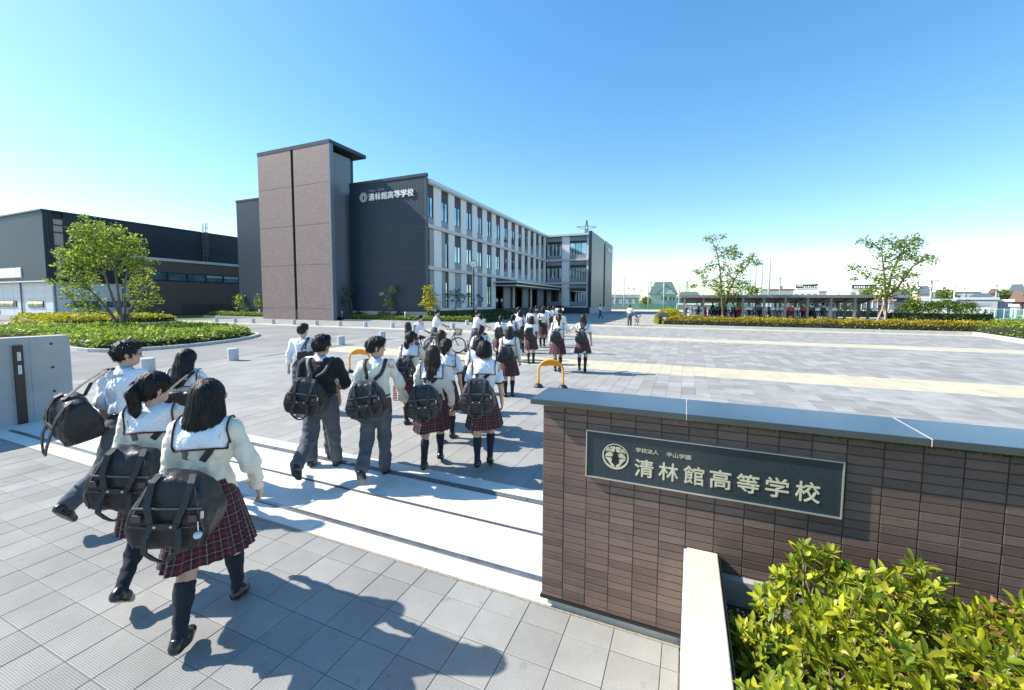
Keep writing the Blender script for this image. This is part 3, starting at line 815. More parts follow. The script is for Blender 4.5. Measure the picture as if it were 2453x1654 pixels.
# --- end wing
sbox('wing_wall', -36, XE - .02, YW + .42, 99, 1.0, 14.6, m_spd)
for zi, (z0, z1) in enumerate(((10.30, 14.45), (5.95, 9.90), (1.45, 5.53))):
    for k, (x0, x1) in enumerate(((XF + .1, -22.27), (-20.76, -17.55))):
        sbox('spandrel', x0, x1, YW + .3, YW + .4, z1 - .75, z1, m_gp)
        sbox('sill_panel', x0, x1, YW + .3, YW + .4, z0, z0 + .78, m_gp)
        w = sbox('window_head', x0, x1, YW + .34, YW + .4, z1 - 1.25, z1 - .752, m_frm)
        n = 3; dx = (x1 - x0) / n
        fr = MB()
        for q in range(n + 1): fr.box(x0 + dx * q - .05 - SO[0], x0 + dx * q + .05 - SO[0], YW + .3 - SO[1], YW + .36 - SO[1], z0 + .785, z1 - 1.252)
        f = fr.build('window', m_frm, sch)
        for q in range(n): MB().box(x0 + dx * q + .052 - SO[0], x0 + dx * (q + 1) - .052 - SO[0], YW + .33 - SO[1], YW + .34 - SO[1], z0 + .785, z1 - 1.252).build('pane', m_glass, f)
    sbox('pilaster', -22.25, -20.78, YW, YW + .4, z0 - .02, z1 + .02, m_pil)
    sbox('pilaster', -17.5, -16.98, YW + .05, YW + .4, z0 - .02, z1 + .02, m_pil)
for z in (9.93, 5.56): sbox('ledge', XF + .24, XE - .1, YW - .22, YW + .3, z, z + .33, m_ledge)
sbox('roof_fascia', XF + .44, XE - .06, YW - .42, YW + .5, 14.55, 14.92, m_fascia)
sbox('base_sill', XF + 3.7, XE - .1, YW - .3, YW + .3, 1.13, 1.4, m_fascia)
sbox('base_wall', XF + 3.7, XE - .1, YW - .1, YW + .3, 0, 1.125, m_base)
m_end = mat('end_wall_panel', (.15, .15, .155), .4, .04, .4, spec=.6)
sbox('end_wall', XE - .05, XE + .25, YW - .3, 88.4, 1.15, 15.2, m_end)
sbox('end_wall', XE - .05, XE + .25, 90.2, 99.3, 1.15, 15.3, m_end)
es = sbox('end_slot_window', XE - .6, XE - .5, 88.41, 90.19, .6, 15.1, m_glass)
mb = MB()
for k in range(9): mb.box(XE - .49 - SO[0], XE - .44 - SO[0], 88.45 - SO[1], 90.15 - SO[1], 1.5 + 1.6 * k, 1.62 + 1.6 * k)
q = mb.build('window_bar', m_frm, es); q['kind'] = 'stuff'
sbox('end_base', XE - .02, XE + .22, YW - .2, 99.2, 0, 1.145, m_basel)
sbox('end_front_cap', XE - .3, XE + .28, YW - .45, YW - .31, 1.15, 15.25, m_side)
mb = MB()
for z in (10.0, 5.75): mb.box(XE + .25 - SO[0], XE + .257 - SO[0], YW - .29 - SO[1], 88.39 - SO[1], z, z + .04); mb.box(XE + .25 - SO[0], XE + .257 - SO[0], 90.21 - SO[1], 99.29 - SO[1], z, z + .04)
mb.build('panel_joint', m_cap, sch)
RZ = Matrix.Rotation(PI / 2, 4, 'Z')
for i, c in enumerate(BIG):
    lettering(c, .8, .78, 'large_character', m_letter, sch, T(XE + .27 - SO[0], 92.6 + .86 * i - SO[1], 13.3) @ RZ, .08, .015)
sbox('wall_lamp', -21.0, -20.8, YW - .2, YW, 4.7, 4.9, m_frm)
sbox('roof_slab', -35.6, XF - .62, 37.1, 76.6, 14.61, 14.7, m_cap)
sbox('roof_slab', -35.6, XE - .1, YW + .52, 99, 14.61, 14.7, m_cap)

# ================================================================ gymnasium on the left
m_gw = mat('gym_white_panel', (.66, .69, .70), .55, .03, .5)
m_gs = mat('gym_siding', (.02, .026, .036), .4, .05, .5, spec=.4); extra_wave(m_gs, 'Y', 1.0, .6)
m_gsx = mat('gym_siding_sky_tint', (.016, .055, .08), .5, .05, .5, spec=.3); extra_wave(m_gsx, 'X', 1.0, .4)  # front painted bluer than the side: sky reflection put into the siding colour
gym = thing('gymnasium', 'dark clad gymnasium on a white panelled ground floor, beyond the round planting bed', 'building', (-73, 24.7, 0))
GO = np.array([-73, 24.7, 0])
def gbox(name, x0, x1, y0, y1, z0, z1, m, parent=None):
    return box(name, x0 - GO[0], x1 - GO[0], y0 - GO[1], y1 - GO[1], z0, z1, m, gym if parent is None else parent)
gbox('lower_wall', -110, -73.5, 25.3, 62, 0, 4.4, m_gw)
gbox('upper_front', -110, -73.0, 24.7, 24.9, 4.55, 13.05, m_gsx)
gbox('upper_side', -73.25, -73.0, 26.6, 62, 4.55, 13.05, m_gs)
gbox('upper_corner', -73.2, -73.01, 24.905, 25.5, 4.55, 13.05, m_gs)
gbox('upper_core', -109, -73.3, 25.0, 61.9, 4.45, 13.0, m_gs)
gbox('eave_line', -110.1, -72.9, 24.6, 24.72, 4.40, 4.545, m_fascia)
gbox('roof_cap', -110.1, -72.85, 24.55, 62, 13.06, 13.25, m_cap)
cw = MB()
zs = [4.75, 6.1, 7.2, 8.9, 10.6, 11.5, 12.3]
for z in zs: cw.box(-73.18 - GO[0], -72.98 - GO[0], 25.51 - GO[1], 26.59 - GO[1], z - .07, z + .07)
for y in (25.51, 26.5): cw.box(-73.18 - GO[0], -72.97 - GO[0], y - GO[1], y + .09 - GO[1], 4.56, 12.6)
cwo = cw.build('corner_window', m_frm, gym)
for a, b in zip(zs[:-1], zs[1:]): MB().box(-73.12 - GO[0], -73.1 - GO[0], 25.61 - GO[1], 26.49 - GO[1], a + .07, b - .07).build('pane', mat('pane_pale', (.28, .29, .27), .1, .3, .3, spec=.7, ior=1.7), cwo)
wf = MB(); wf.box(-90 - GO[0], -79.5 - GO[0], 24.62 - GO[1], 24.69 - GO[1], 5.02, 6.32); 
wfo = wf.build('strip_window', m_fascia, gym)
m_sky = glass_mat('glass_bright', (.45, .55, .58), .05, 1.8)
for k in range(7): MB().box(-80.9 - 1.35 * k - GO[0], -79.72 - 1.35 * k - GO[0], 24.6 - GO[1], 24.615 - GO[1], 5.15, 6.2).build('pane', m_sky, wfo)
for x0, x1 in ((-90, -83.6), (-80.2, -75.9)):
    w = gbox('low_window', x0, x1, 25.22, 25.29, 1.15, 2.0, m_frm)
    n = int((x1 - x0) / 1.4)
    for k in range(n): MB().box(x0 + .1 + 1.4 * k - GO[0], x0 + 1.4 + 1.4 * k - GO[0], 25.19 - GO[1], 25.215 - GO[1], 1.22, 1.93).build('pane', m_sky if k % 2 else m_glass, w)
for y0 in (26.9, 30.5):
    w = gbox('low_window', -73.49, -73.42, y0, y0 + 2.9, 1.15, 2.0, m_frm)
    for k in range(2): MB().box(-73.415 - GO[0], -73.39 - GO[0], y0 + .1 + 1.4 * k - GO[1], y0 + 1.4 + 1.4 * k - GO[1], 1.22, 1.93).build('pane', m_glass, w)
mb = MB()
for z in (3.2, 2.3, .9): mb.box(-110 - GO[0], -73.55 - GO[0], 25.29 - GO[1], 25.298 - GO[1], z, z + .02); mb.box(-73.498 - GO[0], -73.49 - GO[0], 25.35 - GO[1], 33 - GO[1], z, z + .02)
for k in range(10): mb.box(-75.5 - 3 * k - GO[0], -75.48 - 3 * k - GO[0], 25.29 - GO[1], 25.299 - GO[1], 0, 4.3)
mb.build('panel_joint', mat('joint_light', (.4, .42, .43), .8), gym)
for x, y in ((-81.9, 25.2), (-73.38, 25.5), (-73.38, 32.3)): gbox('downpipe', x - .06, x + .06, y - .06, y + .06, 0, 4.4, mat('pipe_blue', (.10, .16, .19), .4))
gbox('tiled_wing', -73.4, -72.2, 33.0, 62, 0, 8.0, m_gymt)
gbox('wing_parapet', -73.4, -72.0, 32.9, 62, 8.01, 8.4, m_ledge)
w = gbox('ribbon_window', -72.19, -72.12, 34.4, 62, 5.05, 6.35, m_frm)
for k in range(10): 
    p = MB().box(-72.115 - GO[0], -72.09 - GO[0], 34.6 + 2.7 * k - GO[1], 37.0 + 2.7 * k - GO[1], 5.2, 6.2).build('pane', m_glass, w)
    MB().box(-72.087 - GO[0], -72.08 - GO[0], 34.62 + 2.7 * k - GO[1], 36.98 + 2.7 * k - GO[1], 5.85, 6.18).build('blind', mat('blind_pale', (.42, .42, .38), .7), w) if k > 2 else None
ld = MB(); Y0 = 43.0
for y in (Y0 - .25, Y0 + .25): ld.bar((-72.75 - GO[0], y - GO[1], 8.4), (-72.75 - GO[0], y - GO[1], 14.6), .07, .07)
for k in range(20): ld.bar((-72.75 - GO[0], Y0 - .25 - GO[1], 8.6 + .3 * k), (-72.75 - GO[0], Y0 + .25 - GO[1], 8.6 + .3 * k), .04, .04)
for z in np.arange(9.4, 14.7, .75):
    ld.tube([(-72.75 + .7 * math.sin(a) - GO[0], Y0 - .4 * math.cos(a) - GO[1], z) for a in np.linspace(0, PI, 9)], .03, 5)
for a in (.7, 1.57, 2.4): ld.bar((-72.75 + .7 * math.sin(a) - GO[0], Y0 - .4 * math.cos(a) - GO[1], 9.4), (-72.75 + .7 * math.sin(a) - GO[0], Y0 - .4 * math.cos(a) - GO[1], 14.6), .05, .03)
ld.build('roof_ladder', mat('ladder_grey', (.12, .13, .14), .5), gym)
for px, zz in ((512, .35), (545, .3)):
    pass
gf = thing('railing', 'dark vertical bar railing in front of the brown gymnasium wall', 'railing', (-71.4, 44, 0))
rb = MB().bar((0, -5.5, 1.5), (0, 4, 1.5), .06, .06).bar((0, -5.5, .15), (0, 4, .15), .05, .05).build('rail', m_frm, gf)
bar = MB().bar((0, 0, .1), (0, 0, 1.5), .035, .035).mesh('bar', m_frm)
for k in range(36): inst('bar', bar, gf, (0, -5.4 + .26 * k, 0))
# ================================================================ planting
def leaf_mat(name, col, trans=.4, piece=.4, col2=None):
    return mat(name, col, .5, .25, 2.5, piece=piece, trans=trans, spec=.35, col2=col2)
m_lg = leaf_mat('leaf_fresh', (.14, .25, .03), col2=(.40, .46, .06))
m_ly = leaf_mat('leaf_yellow_green', (.28, .32, .02), col2=(.58, .50, .02))
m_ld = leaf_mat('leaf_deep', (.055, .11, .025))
m_lo = leaf_mat('leaf_ochre_green', (.26, .28, .03), col2=(.62, .42, .04))
m_lt = leaf_mat('leaf_tree', (.15, .24, .03), .5, col2=(.34, .42, .05))
m_ls = leaf_mat('leaf_street_tree', (.14, .21, .05), .5, col2=(.30, .36, .08))
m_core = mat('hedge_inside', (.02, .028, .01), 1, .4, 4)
m_bark = mat('bark', (.17, .15, .125), .9, .25, 12, .5, 40, stretch=(1, 1, .3))
m_barkd = mat('bark_brown', (.13, .09, .06), .9, .25, 12, .5, 40, stretch=(1, 1, .3))
m_gran = mat('granite_speckled', (.47, .49, .5), .8, .35, 90, .2, 120, detail=1)

def leaf_cloud(P, size, rng, upb=.5, ratio=.5, bend=.25):
    """one bent diamond of two triangles per point"""
    n = len(P)
    d = rng.normal(size=(n, 3)); d[:, 2] = d[:, 2] * .6 + .15; d /= np.linalg.norm(d, axis=1)[:, None]
    nn = rng.normal(size=(n, 3)) * (1 - upb) + np.array([0, 0, 1.0]) * upb
    s = np.cross(d, nn); s /= np.linalg.norm(s, axis=1)[:, None] + 1e-9
    nn = np.cross(s, d)
    l = np.asarray(size).reshape(-1, 1) * np.ones((n, 1)); w = l * ratio * .5
    v = np.stack([P, P + d * l * .5 + s * w + nn * l * bend * .3, P + d * l - nn * l * bend * .2, P + d * l * .5 - s * w + nn * l * bend * .3], 1).reshape(-1, 3)
    k = np.arange(n)[:, None] * 4
    f = np.concatenate([k + np.array([[0, 1, 2]]), k + np.array([[0, 2, 3]])], 0)
    return v, f
def inside(poly, x, y):
    r = np.zeros(len(x), bool); n = len(poly)
    for i in range(n):
        (x0, y0), (x1, y1) = poly[i], poly[(i + 1) % n]
        c = ((y0 > y) != (y1 > y)) & (x < (x1 - x0) * (y - y0) / (y1 - y0 + 1e-12) + x0)
        r ^= c
    return r
def lumps(x, y, seed, f=1.0):
    r = np.random.default_rng(seed); z = np.zeros_like(x)
    for k in range(7):
        a = r.random() * 2 * PI; q = f * (1.2 + 2.2 * r.random()); z += np.sin(q * (x * math.cos(a) + y * math.sin(a)) + r.random() * 6)
    return z / 7
def inset(poly, d):
    c = np.mean(poly, 0); out = []
    for p in poly:
        v = np.array(p) - c; l = np.linalg.norm(v); out.append(tuple(c + v * max(.1, (l - d) / l)))
    return out
def hedge(name, label, cat, poly, h, n, size, m, seed=1, rough=.16, z0=0.0, group=None, core=True):
    rng = np.random.default_rng(seed)
    p = np.array(poly); lo, hi = p.min(0), p.max(0)
    X = rng.uniform(lo[0], hi[0], n * 3); Y = rng.uniform(lo[1], hi[1], n * 3)
    k = inside(poly, X, Y); X, Y = X[k][:n], Y[k][:n]
    # distance to the border -> rounded shoulders
    D = np.full(len(X), 1e9)
    for i in range(len(poly)):
        a, b = p[i], p[(i + 1) % len(p)]; ab = b - a; t = np.clip(((X - a[0]) * ab[0] + (Y - a[1]) * ab[1]) / (ab @ ab), 0, 1)
        D = np.minimum(D, np.hypot(X - a[0] - t * ab[0], Y - a[1] - t * ab[1]))
    top = h * (.45 + .55 * np.sqrt(np.clip(D / (h * .7), 0, 1))) * (1 + rough * lumps(X, Y, seed, 1.0) + rough * .8 * lumps(X, Y, seed + 9, 4.0))
    u = rng.random(len(X)); edge = D < h * .45
    Z = np.where(edge, top * u, top * (1 - .25 * u * u))
    P = np.stack([X, Y, z0 + Z], 1)
    v, f = leaf_cloud(P, size * rng.uniform(.7, 1.3, len(P)), rng, .62)
    c = [float(np.mean(p[:, 0])), float(np.mean(p[:, 1])), 0]
    t = thing(name, label, cat, c, 0, group)
    q = np_obj('foliage', v - np.array(c), f, m, t); q['kind'] = 'stuff'
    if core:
        ip = inset(poly, min(.18, h * .3)); MB().prism([(a - c[0], b - c[1]) for a, b in ip], z0 + .01, z0 + h * .62).build('stems', m_core, t)  # solid dark filler block added inside the leaves against see-through, not real stems
    return t
def kerb_ring(name, label, poly, w=.16, h=.13, step=.9):
    t = thing(name, label, 'kerb', (poly[0][0], poly[0][1], 0)); n = len(poly); cnt = 0; rest = MB()
    pts = []
    for i in range(n):
        a, b = np.array(poly[i]), np.array(poly[(i + 1) % n]); L_ = np.linalg.norm(b - a); k = max(1, round(L_ / step))
        for j in range(k): pts.append((a + (b - a) * j / k, a + (b - a) * (j + 1) / k))
    for a, b in pts:
        d = (b - a) / np.linalg.norm(b - a); a2 = a + d * .006; b2 = b - d * .006
        MB().bar((a2[0] - poly[0][0], a2[1] - poly[0][1], h / 2 - .03), (b2[0] - poly[0][0], b2[1] - poly[0][1], h / 2 - .03), w, h + .06).build('kerb_stone', m_kerb, t)
    return t
def smooth_poly(poly, it=2):
    for _ in range(it):
        q = []
        for i in range(len(poly)):
            a, b = np.array(poly[i]), np.array(poly[(i + 1) % len(poly)]); q += [tuple(a * .75 + b * .25), tuple(a * .25 + b * .75)]
        poly = q
    return poly
BED1 = smooth_poly([(-40, 9.2), (-25.9, 9.0), (-22.2, 8.7), (-21.2, 10.2), (-21.4, 12.9), (-22.8, 15.8), (-25.4, 18.2), (-31, 18.8), (-36, 16.5), (-41, 13)])
BED2 = smooth_poly([(-56, 15.9), (-46, 13.9), (-41.6, 13.9), (-43.2, 17), (-45.4, 20.6), (-46.0, 25.0), (-48, 25.2), (-53, 22.5), (-58, 18.5)])
kerb_ring('planting_kerb', 'pale kerb round the low bed under the tall tree', BED1)
kerb_ring('planting_kerb', 'pale kerb round the yellow green bed behind the tall tree', BED2)
for b, nm in ((BED1, 'bed_soil'), (BED2, 'bed_soil')):
    q = MB().poly([(x, y, .03) for x, y in b]).build(nm, m_soil); q['kind'] = 'structure'
hedge('low_hedge', 'low glossy green ground hedge filling the round bed under the tall tree', 'hedge', inset(BED1, .3), .52, 20000, .2, m_lg, 21, .28)
hedge('low_hedge', 'yellow green low hedge in the bed behind the tall tree', 'hedge', inset(BED2, .35), .8, 14000, .2, m_ly, 22, .28)
# strips in front of the school
o = MB().box(-35.3, -19.0, 35.0, 35.18, -.05, .14).build('kerb', m_kerb); o['kind'] = 'structure'
o = MB().box(-60, -47.2, 34.9, 35.08, -.05, .14).build('kerb', m_kerb); o['kind'] = 'structure'
hedge('low_hedge', 'clipped low hedge along the foot of the dark gable', 'hedge', [(-35.4, 35.25), (-19.2, 35.25), (-19.2, 36.4), (-24.9, 36.6), (-35.4, 36.6)], .6, 9000, .16, m_lg, 23)
hedge('low_hedge', 'low hedge to the left of the brown tower', 'hedge', [(-60, 35.2), (-47.2, 35.2), (-47.2, 36.6), (-60, 36.6)], .6, 5000, .17, m_lg, 24)
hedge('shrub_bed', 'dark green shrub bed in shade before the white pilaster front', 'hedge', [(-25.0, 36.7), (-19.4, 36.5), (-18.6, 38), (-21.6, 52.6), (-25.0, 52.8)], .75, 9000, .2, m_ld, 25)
for k, (x, y, h) in enumerate(((-34.2, 36.2, 1.0), (-30.8, 36.3, 1.2), (-28.6, 36.3, 1.1), (-23.0, 50.5, 1.5), (-53.5, 36.3, 1.3))):
    r = .8
    hedge('round_shrub', ['small round shrub against the tower side panel', 'round dark shrub below the crest on the gable', 'round shrub beside the white garden lamp', 'bigger dark shrub next to the entrance steps', 'pale round shrub left of the brown tower'][k], 'shrub',
          smooth_poly([(x - r, y - r * .7), (x + r, y - r * .7), (x + r, y + r * .7), (x - r, y + r * .7)]), h, 700, .2, m_ld if k != 4 else m_lg, 30 + k, core=False)
# long hedge on the right
HK = MB()
o = thing('hedge_kerb', 'long pale kerb below the ochre green hedge on the right', 'kerb', (-2.7, 38.6, 0))
for k in range(21): MB().box(1.0 * k - .0 , 1.0 * k + .99, 0, .16, -.05, .22).build('kerb_stone', m_kerb, o)
for k in range(16):
    MB().bar((20.95 - .17 * k, -.1 - 1.0 * k, .085), (20.95 - .17 * (k + 1) + .01, -.1 - 1.0 * (k + 1) + .01, .085), .18, .27).build('kerb_stone', m_conc, o)
hedge('long_hedge', 'long ochre green hedge in front of the bicycle shelter', 'hedge', [(-2.0, 39.0), (18.4, 39.0), (22.5, 38.2), (22.5, 41.4), (-2.0, 41.4)], .85, 26000, .15, m_lo, 41, .2)
hedge('azalea_hedge', 'yellow azalea hedge at the left end of the bicycle shelter', 'hedge', [(-2.3, 39.6), (-.6, 41.3), (-.2, 50), (-2.2, 54), (-3.2, 46)], 1.35, 8000, .17, m_ly, 42, .2)
hedge('side_hedge', 'fresh green hedge running along the right edge of the plaza', 'hedge', [(17.6, 28.0), (15.6, 20.0), (19.5, 19.0), (21.8, 28.0), (22.4, 38.4), (18.5, 38.9)], 1.05, 16000, .16, m_lg, 43, .25)
hedge('big_bush', 'tall fresh green bush behind the right end of the long hedge', 'bush', smooth_poly([(15.5, 41.5), (21.5, 41.5), (22.0, 46), (15.0, 46)]), 2.2, 7000, .18, m_lg, 44, .25)
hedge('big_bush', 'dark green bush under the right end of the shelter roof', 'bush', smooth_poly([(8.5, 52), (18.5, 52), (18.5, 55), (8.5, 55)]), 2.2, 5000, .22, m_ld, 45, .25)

# ---- trees
def tree(name, label, base, trunk_px, blobs, m, bark, leaf, per, seed, r0=.09, depth=.8, stems=None, group=None, zb=0.0):
    """trunk and limbs reach into leaf clumps that stand round the trunk's own distance"""
    rng = np.random.default_rng(seed); R0 = math.hypot(base[0], base[1])
    sc = R0 / CF * 1.06
    t = thing(name, label, 'tree', (base[0], base[1], zb), 0, group); B = np.array([base[0], base[1], zb])
    tr = [np.array([base[0], base[1], zb])] + [at_dist(px, py, R0) for px, py in trunk_px]
    br = MB(); tube = lambda pts, r: br.tube([tuple(np.asarray(p) - B) for p in pts], r, 7)
    if stems is None: stems = [trunk_px]
    ST = []
    for s in stems:
        pts = [np.array([base[0], base[1], zb])] + [at_dist(px, py, R0 + rng.uniform(-.3, .3)) for px, py in s]
        tube(pts, np.linspace(r0, r0 * .3, len(pts))); ST.append(pts)
    P = []; S = []
    for b in blobs:
        px, py, rp = b
        c = at_dist(px, py, R0 + rng.uniform(-1, 1) * depth); r = rp * sc
        # limb
        best = None
        for pts in ST:
            for i in range(len(pts) - 1):
                for q in np.linspace(0, 1, 6):
                    a = pts[i] * (1 - q) + pts[i + 1] * q
                    if a[2] > c[2] - .12 * np.linalg.norm((a - c)[:2]) - .1: continue
                    dd = np.linalg.norm(a - c)
                    if best is None or dd < best[0]: best = (dd, a)
        if best is not None:
            a = best[1]; mid = .5 * (a + c) + np.array([0, 0, .08 * best[0]]) + rng.normal(size=3) * .04 * best[0]
            tube([a, mid, c], [r0 * .28, r0 * .2, r0 * .07])
        n = int(per * rp * rp / 100)
        d = rng.normal(size=(n, 3)); d /= np.linalg.norm(d, axis=1)[:, None]; d *= (rng.random((n, 1)) ** .45) * r * 1.1
        d[:, 2] *= .8
        P.append(c + d); S.append(np.full(n, leaf))
        for k in range(3):
            e = c + d[rng.integers(n)] if n else c
            tube([c, .5 * (c + e), e], [r0 * .07, r0 * .05, r0 * .025])
    P = np.concatenate(P); S = np.concatenate(S) * rng.uniform(.7, 1.3, len(P))
    v, f = leaf_cloud(P, S, rng, .35, .62)
    q = np_obj('crown', v - B, f, m, t); q['kind'] = 'stuff'
    br.build('trunk', bark, t, True)
    return t
TB = ground(288, 798)
BIGB = [(202,523,8),(190,541,8),(185,558,12),(203,555,16),(228,539,12),(241,552,16),(222,571,18),(201,582,18),(257,568,16),(276,552,14),(289,558,10),(284,579,18),(319,571,12),(308,587,16),(332,582,12),(316,606,18),(337,606,10),(254,595,20),(278,603,18),(230,603,20),(201,606,16),(174,606,14),(150,608,10),(137,600,6),(166,630,14),(150,635,10),(193,630,16),(220,630,14),(246,624,14),(171,657,14),(153,662,10),(193,662,14),(214,657,12),(128,678,6),(118,673,5),(150,681,8),(171,686,12),(198,683,12),(225,675,10),(177,710,10),(155,707,8),(203,707,10),(230,707,8),(171,734,8),(193,742,10),(220,740,10),(241,737,8),(321,630,16),(351,630,10),(370,630,6),(359,651,10),(332,651,16),(321,678,14),(348,673,12),(370,689,8),(337,700,14),(367,710,10),(383,721,7),(353,726,12),(327,726,10),(332,745,8),(380,748,5),(308,710,8),(295,650,9),(265,640,9),(240,650,7),(300,625,12),(275,628,10),(205,725,7),(250,720,6)]
tree('tall_tree', 'tall multi-stemmed green tree in the round bed on the left', TB, [], BIGB, m_lt, m_bark, .18, 52, 51, .11, 1.5,
     stems=[[(290, 760), (272, 720), (258, 680), (240, 620), (225, 560)], [(292, 765), (287, 730), (280, 680), (272, 620), (262, 570)], [(298, 765), (300, 730), (298, 690), (308, 630), (312, 590)], [(278, 770), (262, 745), (236, 715), (205, 685), (180, 660)], [(300, 770), (312, 742), (330, 715), (345, 690)]])
T1 = [(1704,573,12),(1730,570,8),(1690,572,6),(1717,595,10),(1732,612,14),(1750,602,14),(1760,596,10),(1765,612,12),(1757,620,8),(1700,640,13),(1712,633,8),(1680,653,12),(1666,651,6),(1690,665,9),(1735,640,12),(1745,655,14),(1775,640,13),(1790,625,11),(1800,615,9),(1812,630,10),(1820,632,5),(1770,650,12),(1665,685,8),(1658,688,5),(1688,680,8),(1715,680,14),(1735,690,18),(1765,680,18),(1782,688,13),(1720,705,12),(1745,710,16),(1762,705,10),(1735,725,11),(1752,668,10),(1722,665,8)]
b1 = ground(1733, 768, 0); b1 = on_y(1733, 760, 42.3); b1 = (b1[0], 42.3)
tree('street_tree', 'slender young tree behind the long hedge, nearer to the school', b1, [], T1, m_ls, m_barkd, .20, 64, 52, .10, 1.1, stems=[[(1731, 745), (1728, 690), (1724, 640), (1716, 600), (1706, 578)], [(1731, 740), (1745, 700), (1765, 660), (1795, 630)]], group='young trees behind the long hedge')
T2 = [(2071,580,10),(2060,573,5),(2088,591,8),(2121,576,10),(2109,588,8),(2142,583,10),(2157,587,12),(2183,576,12),(2204,576,9),(2195,590,10),(2173,602,13),(2147,595,10),(2114,609,13),(2128,620,11),(2157,616,13),(2180,609,11),(2197,623,11),(2216,618,9),(2233,621,9),(2243,624,5),(2047,642,9),(2036,640,5),(2062,649,9),(2076,661,9),(2045,668,8),(2123,642,13),(2150,645,15),(2169,656,11),(2192,659,7),(2104,668,13),(2128,673,16),(2157,664,12),(2097,692,11),(2119,694,16),(2142,692,12),(2164,697,9),(2185,690,13),(2180,704,9),(2114,711,11),(2135,711,9)]
b2 = on_y(2123, 768, 42.6); b2 = (b2[0], 42.6)
tree('street_tree', 'spreading young tree with wooden stakes at the right end of the shelter', b2, [], T2, m_ls, m_barkd, .20, 64, 53, .12, 1.2, stems=[[(2122, 740), (2121, 700), (2117, 650), (2112, 600)], [(2122, 720), (2135, 660), (2155, 610), (2175, 585)], [(2122, 715), (2150, 690), (2185, 640), (2215, 622)]], group='young trees behind the long hedge')
# stakes of that tree and a sapling beside it
sk = thing('tree_stakes', 'pale wooden tree stakes tied to the spreading young tree', 'tree stakes', (b2[0], b2[1], 0))
m_wood = mat('stake_wood', (.42, .33, .23), .85, .15, 8)
for a, b in (((-.9, -.3, .0), (-.1, 0, 2.4)), ((-.25, -.5, 0), (-.12, -.1, 2.6)), ((.9, .3, 0), (.9, .2, 2.2))): MB().tube([a, b], .06, 8).build('stake', m_wood, sk)
MB().bar((-.75, .1, 2.1), (1.3, .1, 2.15), .08, .08).build('cross_bar', m_wood, sk)
def small_tree(label, px, py, Y, blobs, m, seed, leaf=.22, per=60, name='small_tree', zb=.1, r0=.06, bark=None):
    b = on_y(px, py, Y); 
    top = min(blobs, key=lambda q: q[1])
    return tree(name, label, (b[0], b[1]), [], blobs, m, bark or m_barkd, leaf, per, seed, r0, .5, stems=[[(px, py - 12), (.6 * px + .4 * top[0], .5 * (py + top[1])), (top[0], top[1] + 4)]], zb=zb)
small_tree('thin dark leaved young tree at the tower side panel', 843, 748, 36.0, [(826,693,6),(838,692,6),(830,705,7),(822,715,6),(835,720,7),(824,728,7),(828,738,5),(845,700,5),(840,712,6)], m_ld, 61)
small_tree('young tree with light leaf tufts below the gable letters', 934, 750, 36.2, [(938,690,6),(942,697,7),(930,708,5),(916,704,6),(930,718,7),(928,728,7),(940,726,6),(936,738,5)], m_lg, 62)
small_tree('yellow green young tree at the corner of the dark gable', 1030, 752, 36.0, [(1018,692,7),(1030,690,8),(1024,702,9),(1036,706,9),(1020,716,9),(1034,720,10),(1046,706,5),(1044,722,8),(1010,728,6),(1022,730,9),(1038,734,9),(1050,738,8),(1026,742,8)], m_ly, 63, .24, 70)
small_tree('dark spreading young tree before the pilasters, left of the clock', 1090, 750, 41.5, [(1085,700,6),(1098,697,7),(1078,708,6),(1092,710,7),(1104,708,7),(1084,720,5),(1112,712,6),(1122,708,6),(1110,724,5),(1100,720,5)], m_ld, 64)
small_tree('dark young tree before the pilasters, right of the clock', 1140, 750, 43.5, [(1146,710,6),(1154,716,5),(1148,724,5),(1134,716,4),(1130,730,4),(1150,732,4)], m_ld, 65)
small_tree('young tree with a tied stem left of the brown tower', 575, 748, 36.2, [(568,712,7),(578,708,7),(572,720,8),(582,716,6),(564,726,6),(576,728,7),(570,738,5)], m_lg, 66, .26, 60)
small_tree('young tree half hidden by the left edge of the tower', 622, 748, 36.4, [(616,712,5),(622,706,6),(618,722,6),(626,718,6),(614,732,6),(624,732,6)], m_lg, 67, .26, 60)
small_tree('yellow sapling right of the spreading young tree', 2192, 770, 46.5, [(2190,712,7),(2198,716,6),(2186,724,8),(2196,730,8),(2184,740,6),(2198,742,6),(2190,752,6)], m_ly, 68, .2, 70)
small_tree('small tree showing over the bicycle shelter roof', 1803, 735, 70, [(1800,690,8),(1810,695,8),(1795,700,8),(1806,704,8),(1816,700,6)], m_ls, 69, .4, 60, zb=0)

# ================================================================ bollards, lamps, clock, stone marker
bol = MB().lathe([(.17, 0), (.17, .005), (.17, .41), (.17, .422), (.1665, .43), (.16, .434), (.15, .435), (.02, .4355)], n=24).mesh('bollard', m_gran, True)
NB = [(341, 895), (549, 865), (695, 843), (812, 827), (912, 813)]
FB = [(518, 772), (563, 773), (606, 774), (654, 776), (704, 778), (758, 780), (814, 781), (875, 783), (940, 783), (1010, 782), (1085, 787), (1119, 779), (1160, 775)]
nl = ['granite bollard beside the long haired girl with the tote, nearest to the grey wall', 'granite bollard at the drive edge, second from the grey wall', 'granite bollard behind the rolled sleeve boy, third from the grey wall', 'granite bollard right of the black sweater boy head, fourth from the grey wall', 'granite bollard behind the cream sweater boy, fifth from the grey wall']
for i, p in enumerate(NB):
    g = ground(*p); o = inst('bollard', bol, None, (g[0], g[1] + .15, 0)); tag(o, nl[i], 'bollard', 'granite bollards along the drive edge')
